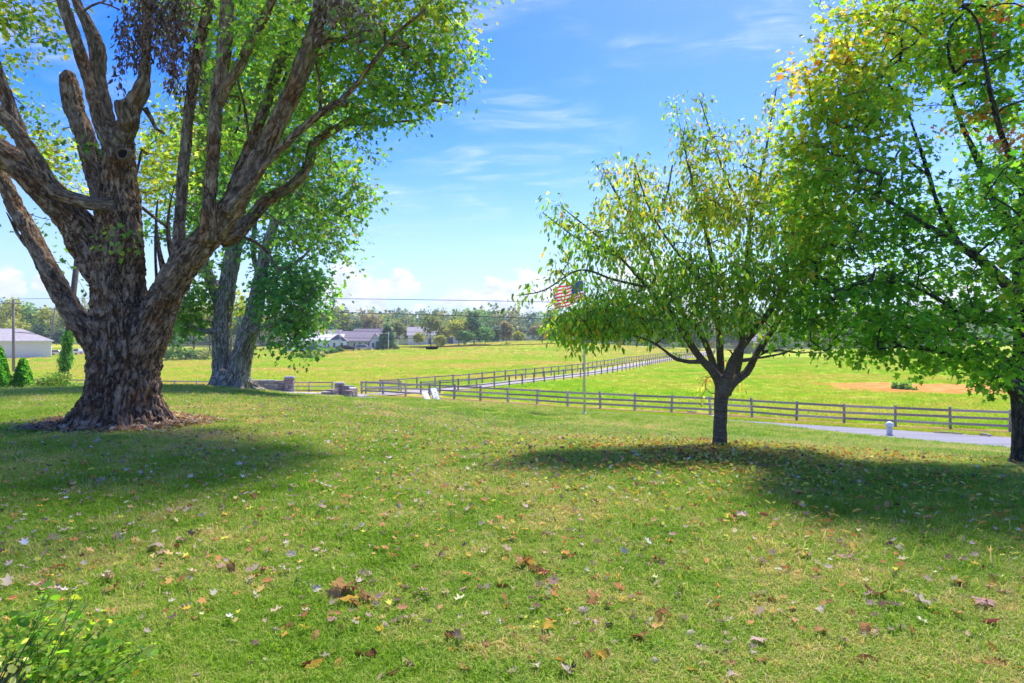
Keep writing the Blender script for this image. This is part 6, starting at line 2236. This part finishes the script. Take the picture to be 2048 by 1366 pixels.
ROUND = (np.array([(0, 0, 0), (.5, 0, .04), (1, 0, -.06), (.22, .30, .06), (.62, .34, .04), (.9, .16, 0), (.22, -.30, .06), (.62, -.34, .04), (.9, -.16, 0)]),
         [(0, 1, 2, 5, 4, 3), (1, 0, 6, 7, 8, 2)])
corner_shrub()


# ------------------------------------------------------------------ fallen leaves
def fallen_mesh(seed, kind):
    """one dry leaf: lobed or narrow blade, cupped and curled, with a stalk"""
    rs = np.random.RandomState(seed)
    if kind == 'lobed':
        key = [(0, .02), (.10, .18), (.03, .42), (.24, .36), (.33, .56), (.48, .40), (.56, .22), (.74, .26), (.80, .10), (1.0, 0)]
    elif kind == 'star':
        key = [(0, .02), (.07, .10), (.0, .34), (.16, .22), (.27, .15), (.33, .30), (.46, .54), (.49, .30), (.55, .14), (.70, .24), (.78, .09), (1.0, 0)]
    elif kind == 'oak':
        key = [(0, .02), (.12, .10), (.2, .26), (.3, .14), (.42, .34), (.52, .16), (.66, .30), (.75, .13), (.88, .14), (1.0, 0)]
    else:
        key = [(0, .01), (.12, .10), (.28, .19), (.45, .22), (.62, .2), (.78, .13), (.9, .06), (1.0, 0)]
    up = [np.array((x, y)) for x, y in key]
    vs, fs = [], []
    n = len(up)
    for x, y in up:
        vs.append((x, 0))
    for s in (1, -1):
        for t in (.55, 1.0):
            for i, (x, y) in enumerate(up):
                vs.append((x + (rs.normal(0, .015) if 0 < i < n - 1 else 0), s * y * t * (1 + rs.normal(0, .06))))
    for s in range(2):
        b0, b1 = n + s * 2 * n, n + s * 2 * n + n
        for i in range(n - 1):
            q = [(i, i + 1, b0 + i + 1, b0 + i), (b0 + i, b0 + i + 1, b1 + i + 1, b1 + i)]
            for f in q:
                fs.append(f if s == 0 else f[::-1])
    V = np.array([(x - .5, y, 0) for x, y in vs])
    c1, c2 = rs.uniform(.3, 2.2) * rs.choice([-1, 1], p=[.3, .7]), rs.uniform(.2, 1.8) * rs.choice([-1, 1], p=[.35, .65])
    if kind == 'star':
        c1, c2 = c1 * .6, c2 * .55
    if kind == 'narrow':
        c1, c2 = rs.uniform(.2, 1.1), rs.uniform(.8, 2.4)

    def curl(u, c):
        if abs(c) < 1e-3:
            return u, 0 * u
        return np.sin(u * c) / c, (1 - np.cos(u * c)) / c
    x, z1 = curl(V[:, 0], c1 * 1.3)
    y, z2 = curl(V[:, 1], c2 * 2.0)
    ripple = .05 * np.sin(V[:, 0] * 9 + rs.rand() * 6) * np.abs(V[:, 1]) * 2 + rs.normal(0, .012, len(V))
    P = np.stack([x, y, z1 + z2 + ripple], -1)
    P[:, 2] -= P[:, 2].min()
    vs = [tuple(p) for p in P]
    o = len(vs)
    a = P[0]
    vs += [tuple(a + np.array(q)) for q in ((0, .012, 0), (0, -.012, 0), (-.22, -.006, .05), (-.22, .006, .05), (0, 0, .02), (-.22, 0, .06))]
    fs += [(o, o + 1, o + 2, o + 3), (o + 1, o + 4, o + 5, o + 2), (o + 4, o, o + 3, o + 5)]
    return vs, fs


def mat_fallen(name, a, b, c):
    """dry blade: tone differs from leaf to leaf, veins and blotches across it"""
    m, t, out = new_mat(name)
    o = t.node('ShaderNodeObjectInfo').outputs['Random']
    tc = t.node('ShaderNodeTexCoord').outputs['Object']
    n = t.noise(tc, 9.0, 5, .65)
    k = t.math('ADD', t.math('MULTIPLY', o, .6), t.math('MULTIPLY', n, .5))
    col = t.ramp(k, [(.25, a), (.55, b), (.85, c)])
    y = t.math('ABSOLUTE', t.sep(tc)[1])
    rib = t.math('SUBTRACT', 1.0, t.smooth(y, .0, .02))
    col = t.mix(t.math('MULTIPLY', rib, .4), col, c)
    g = t.node('ShaderNodeBsdfPrincipled')
    t.put(g.inputs['Base Color'], col)
    g.inputs['Roughness'].default_value = .6
    g.inputs['Specular IOR Level'].default_value = .12
    bp = t.node('ShaderNodeBump')
    bp.inputs['Distance'].default_value = .01
    t.l.new(n, bp.inputs['Height'])
    t.l.new(bp.outputs[0], g.inputs['Normal'])
    tr = t.node('ShaderNodeBsdfTranslucent')
    t.l.new(col, tr.inputs['Color'])
    mx = t.node('ShaderNodeMixShader')
    mx.inputs[0].default_value = .28
    t.l.new(g.outputs[0], mx.inputs[1])
    t.l.new(tr.outputs[0], mx.inputs[2])
    t.l.new(mx.outputs[0], out.inputs[0])
    return m


LEAFMAT = dict(
    grey=mat_fallen('grey_dry_leaf', (.33, .24, .165), (.6, .49, .37), (.8, .69, .54)), brown=mat_fallen('brown_dry_leaf', (.14, .055, .02), (.33, .15, .05), (.48, .27, .1)),
    yellow=mat_fallen('yellow_leaf', (.45, .24, .03), (.6, .38, .05), (.68, .5, .16)), red=mat_fallen('red_leaf', (.16, .03, .025), (.3, .06, .045), (.44, .16, .12)),
    pink=mat_fallen('pale_pink_leaf', (.5, .29, .22), (.66, .44, .35), (.76, .58, .48)), dark=mat_fallen('dark_dry_leaf', (.03, .022, .02), (.07, .05, .045), (.13, .1, .09)))
LEAFMESH = {}
for mk in LEAFMAT:
    for kd in ('lobed', 'oak', 'narrow', 'star'):
        L_ = []
        for s in range(5):
            v, f = fallen_mesh(500 + s * 7 + len(kd), kd)
            L_.append(mesh_from('fallen_leaf', v, f, LEAFMAT[mk], True))
        LEAFMESH[(mk, kd)] = L_
rsl = np.random.RandomState(8)


def ground_leaf(px, py, size_px, mk, kd, label, group, rz=None, name='fallen_leaf', tilt=.3, var=None):
    """one leaf lying where the ray through the photo point meets the lawn"""
    d = 1.7 / max((py - 683) / F, .02)
    for _ in range(25):
        x = (px - 1024) / F * d
        d = .5 * d + .5 * (EYE - H1(x, d)) / ((py - 683) / F)
    x = (px - 1024) / F * d
    L_ = LEAFMESH[(mk, kd)]
    o = link(name, L_[rsl.randint(5) if var is None else var])
    o.location = (x, d, H1(x, d) + .024)
    o.rotation_euler = (rsl.normal(0, tilt), rsl.normal(0, tilt), rsl.uniform(0, 6.28) if rz is None else rz)
    s = size_px * 0.92 / F * d
    o.scale = (s, s, s)
    tag(o, label, 'leaf', group)
    return o


special = [
    (1733, 1235, 46, 'yellow', 'narrow', 'large orange-yellow narrow leaf in the right foreground'), (955, 1153, 30, 'yellow', 'lobed', 'bright yellow leaf just left of the brown leaf heap in the centre'),
    (815, 1336, 34, 'pink', 'star', 'pale pink star-shaped maple leaf at the bottom centre'), (944, 1306, 46, 'yellow', 'star', 'yellow lobed leaf near the bottom centre'), (972, 1301, 28, 'red', 'oak', 'dusty red leaf touching the yellow lobed leaf'),
    (1095, 1268, 44, 'yellow', 'star', 'ochre star-shaped leaf right of the bottom centre'), (1080, 1315, 28, 'pink', 'star', 'pale pink leaf right of the yellow lobed leaf'), (1745, 1272, 50, 'pink', 'star', 'large pale mauve maple leaf in the right foreground'),
    (1640, 1275, 44, 'brown', 'oak', 'reddish brown leaf left of the mauve maple leaf'), (1460, 1338, 34, 'red', 'oak', 'red leaf near the bottom edge right of centre'), (1408, 1338, 26, 'pink', 'lobed', 'pale pink leaf next to the red leaf at the bottom'), (1987, 1310, 44, 'yellow', 'narrow', 'ochre narrow leaf near the bottom right corner'),
    (178, 1147, 42, 'yellow', 'narrow', 'amber narrow leaf above the corner shrub'), (384, 1150, 30, 'yellow', 'narrow', 'upright yellow narrow leaf right of the amber leaf'), (218, 1190, 40, 'yellow', 'lobed', 'bright yellow-orange leaf at the top of the corner shrub'), (312, 1107, 46, 'grey', 'lobed', 'large pale grey curled leaf standing on the left lawn'),
    (1326, 1242, 46, 'brown', 'oak', 'dark brown arched leaf right of the bottom centre'), (1275, 1290, 48, 'brown', 'star', 'shaggy brown leaf with pale underside near bottom centre right'), (1525, 1332, 38, 'brown', 'oak', 'rusty brown leaf at the bottom right of centre'), (1655, 1190, 44, 'yellow', 'narrow', 'long pale yellow leaf on the right lawn'),
    (1985, 1180, 44, 'yellow', 'narrow', 'long pale straw leaf at the right edge'), (740, 1322, 28, 'brown', 'lobed', 'rust-red leaf at the bottom left of centre'), (1380, 1350, 34, 'yellow', 'star', 'orange leaf cut by the bottom edge'), (462, 1180, 18, 'red', 'oak', 'small dark red leaf on the left lawn'), (1440, 1312, 32, 'grey', 'lobed', 'grey-blue crumpled leaf beside the red leaf at the bottom'),
    (1184, 1217, 30, 'brown', 'lobed', 'ochre cupped leaf right of the centre heap'), (1005, 1182, 36, 'brown', 'oak', 'brown upright curled leaf below the centre heap'), (925, 1190, 34, 'pink', 'oak', 'pinkish curled leaf left of the upright brown leaf'), (1730, 1330, 60, 'brown', 'narrow', 'long light brown leaf at the bottom right'), (1690, 1120, 40, 'pink', 'narrow', 'pale pink leaf pair member on the right lawn')]
for (px, py, s, mk, kd, lab) in special:
    ground_leaf(px, py, s, mk, kd, lab, None)


def heap(label, parts):
    """several big leaves lying on each other: one cluster, each leaf a part"""
    root = None
    for (px, py, s, mk, kd, rz, lift, var) in parts:
        o = ground_leaf(px, py, s, mk, kd, None, None, rz, 'leaf', .35, var)
        del o['category']
        o.location.z += lift
        if root is None:
            root = empty('leaf_cluster', o.location)
            tag(root, label, 'leaves')
        o.parent = root
        o.matrix_parent_inverse = Matrix.Translation(-root.location)


heap('big cluster of golden brown dry leaves on the grass left of bottom centre', [(668, 1204, 52, 'brown', 'star', 2.6, .03, 0), (678, 1190, 44, 'brown', 'star', 1.7, .05, 1), (700, 1192, 46, 'brown', 'star', 1.1, .05, 2), (714, 1200, 50, 'brown', 'star', .4, .03, 3), (730, 1210, 44, 'brown', 'oak', -.2, .02, 3), (696, 1212, 46, 'yellow', 'star', 3.6, .01, 1), (712, 1218, 40, 'brown', 'star', 5.2, .01, 4), (740, 1208, 26, 'pink', 'star', .2, .03, 4), (686, 1216, 36, 'brown', 'oak', 4.4, .01, 2)])
heap('trail of orange and brown leaves near the picture centre bottom', [(1038, 1138, 42, 'brown', 'lobed', 2.6, .01, 0), (1058, 1134, 36, 'yellow', 'lobed', 1.0, .02, 1), (1072, 1150, 46, 'brown', 'oak', -.4, .0, 2), (1092, 1156, 38, 'red', 'oak', -.5, .01, 3)])
rnd = np.random.RandomState(99)
left = 300 - len(special)
cnt = 0
KIND = {'grey': 'curled grey dead maple leaf', 'brown': 'dry brown leaf', 'yellow': 'fallen yellow leaf', 'red': 'small dark red leaf', 'pink': 'pale pinkish dry leaf', 'dark': 'crumpled blackish leaf'}
SHAPE = {'lobed': 'lobed', 'oak': 'wavy-edged', 'narrow': 'narrow'}


def zone(px, py):
    if py > 1180:
        z = ['beside the corner shrub', 'below the big brown leaf cluster', 'near the bottom centre', 'in the near right foreground', 'in the near right corner']
    elif py > 1020:
        z = ['on the lawn above the corner shrub', 'on the lawn above the big brown cluster', 'around the orange leaf trail', 'on the lawn below the cherry', 'on the lawn below the right maple']
    else:
        z = ['in front of the old maple roots', 'right of the old maple roots', 'on mid lawn before the flag pole', 'under the cherry', 'in the shade of the right maple']
    return z[int(np.clip(px / 2048 * 5, 0, 4))]


while cnt < left:
    px, py = rnd.uniform(-10, 2058), 683 + 683 * (1 - rnd.rand() ** 1.15 * .74)
    if py < 905 or (px < 270 and py > 1200):
        continue
    u = px / 2048
    w = np.array([.56 - .42 * u, .16 + .06 * u, .08 + .36 * u, .07, .13, .05])
    mk = rnd.choice(['grey', 'brown', 'yellow', 'red', 'pink', 'dark'], p=w / w.sum())
    kd = {'grey': 'lobed', 'brown': 'oak', 'yellow': 'narrow', 'red': 'oak', 'pink': 'lobed', 'dark': 'lobed'}[mk]
    if rnd.rand() < .25:
        kd = rnd.choice(['lobed', 'oak', 'narrow'])
    real = {'lobed': .095, 'oak': .10, 'narrow': .085}[kd] * math.exp(rnd.normal(0, .25)) * (.75 if mk in ('grey', 'dark') else 1)
    d_ = 1.72 * F / (py - 683)
    lb = (KIND[mk] if kd in KIND[mk] else SHAPE[kd] + ' ' + KIND[mk]) + ' ' + zone(px, py)
    ground_leaf(px, py, real * F / d_, mk, kd, lb, 'scattered: ' + lb, tilt=.35)
    cnt += 1

# the rest, farther off and smaller: litter
def litter(name, label, P2, sizes, cols, seed, tmpl=None):
    rs = np.random.RandomState(seed)
    n = len(P2)
    Z = H(P2[:, 0], P2[:, 1]) + .03 + rs.rand(n) * .02 + .0016 * P2[:, 1]
    P = np.stack([P2[:, 0], P2[:, 1], Z], -1)
    a = rs.rand(n) * 6.283
    ax = np.stack([np.cos(a), np.sin(a), rs.normal(.15, .3, n)], -1)
    nr = rs.normal(0, .35, (n, 3)) + np.array([0, 0, 1.0])
    tag(link(name, leaf_mesh(name, P, sizes, ax, nr, cols, tmpl or CURL, M['dead'])), label, kind='stuff')


CURL_LOBED = (np.array([(0, 0, .05), (1, 0, .22), (.10, .34, .26), (.40, .20, .06), (.60, .42, .34), (.70, .13, .1), (.10, -.30, .20), (.40, -.22, .08), (.62, -.40, .30), (.70, -.15, .08)]),
              [(0, 1, 5, 4, 3, 2), (1, 0, 6, 7, 8, 9)])
CURL = (np.array([(0, 0, .06), (.5, 0, 0), (1, 0, .14), (.25, .26, .22), (.7, .22, .26), (.25, -.26, .18), (.7, -.2, .24)]), [(0, 1, 2, 4, 3), (1, 0, 5, 6, 2)])
rs = np.random.RandomState(31)
GRY = [(3, (.2, .155, .115)), (2, (.10, .075, .055)), (1, (.3, .25, .195)), (1.6, (.25, .11, .045)), (1, (.32, .16, .07))]
YEL = [(3, (.5, .3, .04)), (2, (.42, .2, .04)), (2, (.3, .14, .05)), (1, (.55, .42, .14)), (1, (.1, .06, .04))]
# ring round the old maple foot
n = 2600
a = rs.rand(n) * 6.283
r = .95 + np.abs(rs.normal(0, .22, n)) + .12 * np.sin(a * 5)
P2 = np.stack([OLD.location.x + .05 + np.cos(a) * r * 1.15, OLD.location.y + np.sin(a) * r], -1)
litter('leaf_litter', 'ring of pale dead leaves round the foot of the old maple', P2, .075 * np.exp(rs.normal(0, .25, n)), palette(rs, n, GRY), 1, CURL_LOBED)
# scattered grey-brown leaves on the left half of the lawn
n = 6500
P2 = np.stack([rs.normal(-4.2, 4.6, n), 3.9 + 20 * rs.rand(n) ** 1.2], -1)
litter('leaf_litter', 'scattered grey and brown dead leaves over the left half of the lawn', P2, .052 * np.exp(rs.normal(0, .3, n)), palette(rs, n, GRY), 2, CURL_LOBED)
# yellow leaves round the cherry
n = 6000
a = rs.rand(n) * 6.283
r = np.abs(rs.normal(0, 2.5, n))
P2 = np.stack([3.1 + np.cos(a) * r * 1.25, 9.7 + np.sin(a) * r], -1)
P2 = P2[P2[:, 1] > 4.6]
litter('leaf_litter', 'yellow and orange leaves strewn under the cherry tree', P2, .056 * np.exp(rs.normal(0, .25, len(P2))), palette(rs, len(P2), YEL), 3, CURL)
n = 4200
P2 = np.stack([rs.uniform(-6, 12, n), 3.6 + 16 * rs.rand(n) ** 1.2], -1)
litter('leaf_litter', 'sparse small brown and yellow leaves over the right half of the lawn', P2, .048 * np.exp(rs.normal(0, .25, n)), palette(rs, n, YEL + GRY), 4, CURL_LOBED)


# ------------------------------------------------------------------ grass
def tuft(seed, n, rad, h, wid, lean):
    rs = np.random.RandomState(seed)
    V, Fc, C = [], [], []
    for i in range(n):
        a, r = rs.rand() * 6.283, rad * math.sqrt(rs.rand())
        x, y = r * math.cos(a), r * math.sin(a)
        hh = h * math.exp(rs.normal(0, .35))
        b = rs.rand() * 6.283
        ln = abs(rs.normal(0, lean)) + .15
        dx, dy = math.cos(b) * hh * ln, math.sin(b) * hh * ln
        sx, sy = -math.sin(b + rs.normal(0, .6)) * wid / 2, math.cos(b + rs.normal(0, .6)) * wid / 2
        o = len(V)
        V += [(x - sx, y - sy, -.004), (x + sx, y + sy, -.004), (x + dx * .4 - sx * .8, y + dy * .4 - sy * .8, hh * .6), (x + dx * .4 + sx * .8, y + dy * .4 + sy * .8, hh * .6), (x + dx, y + dy, hh * (1 - ln * .35))]
        Fc += [(o, o + 1, o + 3, o + 2), (o + 2, o + 3, o + 4)]
        t = rs.rand()
        C += [(t, 0, 0)] * 2 + [(t, .5, 0)] * 2 + [(t, 1, 0)]
    return V, Fc, C


def source(name, seed, n, rad, h, wid, lean, mat):
    V, Fc, C = tuft(seed, n, rad, h, wid, lean)
    me = mesh_from(name, V, Fc, mat, attrs={'col': ('FLOAT_VECTOR', C)})
    return bpy.data.objects.new(name, me)


def scatter(name, label, P, scale, sources, seed):
    """ground cover nobody could count: points that carry grass tufts"""
    rs = np.random.RandomState(seed)
    coll = bpy.data.collections.new(name + '_tufts')
    for s in sources:
        coll.objects.link(s)
    me = bpy.data.meshes.new(name)
    me.vertices.add(len(P))
    me.vertices.foreach_set('co', P.astype(np.float32).ravel())
    a = me.attributes.new('rot', 'FLOAT_VECTOR', 'POINT')
    rot = np.stack([rs.normal(0, .1, len(P)), rs.normal(0, .1, len(P)), rs.rand(len(P)) * 6.283], -1)
    a.data.foreach_set('vector', rot.astype(np.float32).ravel())
    a = me.attributes.new('size', 'FLOAT', 'POINT')
    a.data.foreach_set('value', scale.astype(np.float32))
    ob = link(name, me)
    g = bpy.data.node_groups.new(name, 'GeometryNodeTree')
    g.interface.new_socket('Geometry', in_out='INPUT', socket_type='NodeSocketGeometry')
    g.interface.new_socket('Geometry', in_out='OUTPUT', socket_type='NodeSocketGeometry')
    gi, go = g.nodes.new('NodeGroupInput'), g.nodes.new('NodeGroupOutput')
    ci = g.nodes.new('GeometryNodeCollectionInfo')
    ci.inputs[0].default_value = coll
    ci.inputs['Separate Children'].default_value = True
    ci.inputs['Reset Children'].default_value = True
    ip = g.nodes.new('GeometryNodeInstanceOnPoints')
    ip.inputs['Pick Instance'].default_value = True
    r_ = g.nodes.new('GeometryNodeInputNamedAttribute'); r_.data_type = 'FLOAT_VECTOR'; r_.inputs[0].default_value = 'rot'
    s_ = g.nodes.new('GeometryNodeInputNamedAttribute'); s_.data_type = 'FLOAT'; s_.inputs[0].default_value = 'size'
    e_ = g.nodes.new('FunctionNodeEulerToRotation')
    L = g.links
    L.new(gi.outputs[0], ip.inputs['Points'])
    L.new(ci.outputs[0], ip.inputs['Instance'])
    L.new(r_.outputs[0], e_.inputs[0])
    L.new(e_.outputs[0], ip.inputs['Rotation'])
    L.new(s_.outputs[0], ip.inputs['Scale'])
    L.new(ip.outputs[0], go.inputs[0])
    m = ob.modifiers.new('grow', 'NODES')
    m.node_group = g
    tag(ob, label, kind='stuff')
    return ob


rs = np.random.RandomState(1)


def wedge(n, y0, y1, slope=.92, pad=3.2, power=1.0):
    """random places inside the field of view plus a margin"""
    y = np.sqrt(y0 ** 2 + (y1 ** 2 - y0 ** 2) * rs.rand(n) ** power)
    x = rs.uniform(-1, 1, n) * (y * slope + pad)
    return x, y


src = [source('turf', 200 + i, 84, .085, .026, .0042, 1.0, M['grass']) for i in range(8)]
xs_, ys_, sc_ = [], [], []
for n, y0, y1, s in ((30000, 1.0, 5.0, 1.0), (38000, 5.0, 11.0, 1.15), (32000, 11.0, 22.0, 1.6), (25000, 22.0, 48.0, 2.3)):
    x, y = wedge(n, y0, y1)
    ok = y < road_near(x) - .3
    dold = np.hypot(x - OLD.location.x, y - OLD.location.y)
    ok &= (dold > 1.05) & ~((dold < 1.5) & (rs.rand(n) < .6))
    xs_.append(x[ok]); ys_.append(y[ok]); sc_.append(s * np.exp(rs.normal(0, .22, ok.sum())))
x, y, s = np.concatenate(xs_), np.concatenate(ys_), np.concatenate(sc_)
scatter('lawn_grass', 'short mown grass, green mixed with straw-coloured blades', np.stack([x, y, H(x, y)], -1), s, src, 5)


def mat_field(name, green, dry):
    m, t, out = new_mat(name)
    p = position(t)
    a = t.noise(t.mapping(p, scale=(0.35, 1.0, 0.0), rot=(0, 0, math.radians(-12))), .10, 4, .6, .6)
    b = t.noise(t.mapping(p, scale=(.5, 1, 0)), .55, 4, .6)
    o = t.node('ShaderNodeObjectInfo').outputs['Random']
    k = t.math('ADD', t.math('MULTIPLY', a, 1.0), t.math('ADD', t.math('MULTIPLY', b, .45), t.math('SUBTRACT', t.math('MULTIPLY', o, .16), .29)))
    c = t.ramp(k, [(.38, green), (.52, tuple(.5 * (u + v) for u, v in zip(green, dry))), (.64, dry)])
    g = t.node('ShaderNodeBsdfDiffuse')
    t.l.new(c, g.inputs[0])
    tr = t.node('ShaderNodeBsdfTranslucent')
    t.l.new(t.vmath('MULTIPLY', c, (1.2, 1.2, 1)), tr.inputs[0])
    mx = t.node('ShaderNodeMixShader')
    mx.inputs[0].default_value = .45
    t.l.new(g.outputs[0], mx.inputs[1])
    t.l.new(tr.outputs[0], mx.inputs[2])
    t.l.new(mx.outputs[0], out.inputs[0])
    return m


M['tall'] = mat_field('tall_pasture_grass', (.42, .60, .03), (.68, .56, .15))
M['short'] = mat_field('grazed_pasture_grass', (.32, .56, .015), (.6, .56, .09))
src = [source('field_tuft', 300 + i, 46, .38, .12, .03, 1.1, M['tall']) for i in range(5)]
src2 = [source('grazed_tuft', 320 + i, 46, .38, .10, .02, .6, M['short']) for i in range(5)]
rs = np.random.RandomState(2)
n = 45000
y = 62 + (235 - 62) * rs.rand(n) ** 1.5
x = rs.uniform(-.85, .6, n) * y
LP = spline([(a, b, 0) for a, b in LANE], 1.0)[:, :2]
dl = np.min(np.hypot(x[:, None] - LP[None, ::2, 0], y[:, None] - LP[None, ::2, 1]), 1)
lx = np.interp(y, LP[:, 1], LP[:, 0])
ok = (y > FL(x) + 2.0) & (dl > 3.4)
lft = ok & (x < lx)
P = np.stack([x, y, H(x, y)], -1)
scatter('pasture_grass', 'tall uncut pasture grass, yellow-green and straw', P[lft], np.exp(rs.normal(0, .3, lft.sum())) * (.8 + y[lft] / 260), src, 6)
rgt = ok & (x >= lx)
n = 26000
y = 38 + (175 - 38) * rs.rand(n) ** 1.5
x = rs.uniform(-.1, .85, n) * y
lx = np.interp(y, LP[:, 1], LP[:, 0])
dl = np.min(np.hypot(x[:, None] - LP[None, ::2, 0], y[:, None] - LP[None, ::2, 1]), 1)
ux = (x - 43) * math.cos(-.35) + (y - 67) * math.sin(-.35)
uy = -(x - 43) * math.sin(-.35) + (y - 67) * math.cos(-.35)
ok = (y > FL(x) + .5) & (dl > 3.4) & (x > lx - 1) & ((ux / 11) ** 2 + (uy / 6.6) ** 2 > .5 + .7 * rs.rand(n))
scatter('grazed_grass', 'short bright grazed grass of the right-hand field', np.stack([x, y, H(x, y)], -1)[ok], np.exp(rs.normal(0, .3, ok.sum())) * (.8 + y[ok] / 200), src2, 7)
# verge strip between road and fence
n = 5000
x = rs.uniform(-14, 36, n)
y = road_far(x) + rs.rand(n) ** 1.6 * 1.9 + .1
scatter('verge_grass', 'thin grass on the verge between road and fence', np.stack([x, y, H(x, y)], -1), .6 * np.exp(rs.normal(0, .3, n)), [source('verge_tuft', 340 + i, 36, .34, .12, .02, .5, M['short']) for i in range(3)], 8)


# ------------------------------------------------------------------ the air
def haze():
    m, t, out = new_mat('summer_haze')
    v = t.node('ShaderNodeVolumePrincipled')
    v.inputs['Color'].default_value = (0.80, 0.88, 1.0, 1)
    v.inputs['Density'].default_value = HAZE_DENSITY
    v.inputs['Anisotropy'].default_value = 0.2
    t.l.new(v.outputs[0], out.inputs['Volume'])
    mb = MB()
    lo, hi = -14.0, 110.0
    mb.box((0, 2600, (lo + hi) / 2), (16000, 7400, hi - lo))
    o = mb.build('haze', m)
    tag(o, 'thin pale summer haze over the valley', kind='stuff')


HAZE_DENSITY = 0.00036
haze()
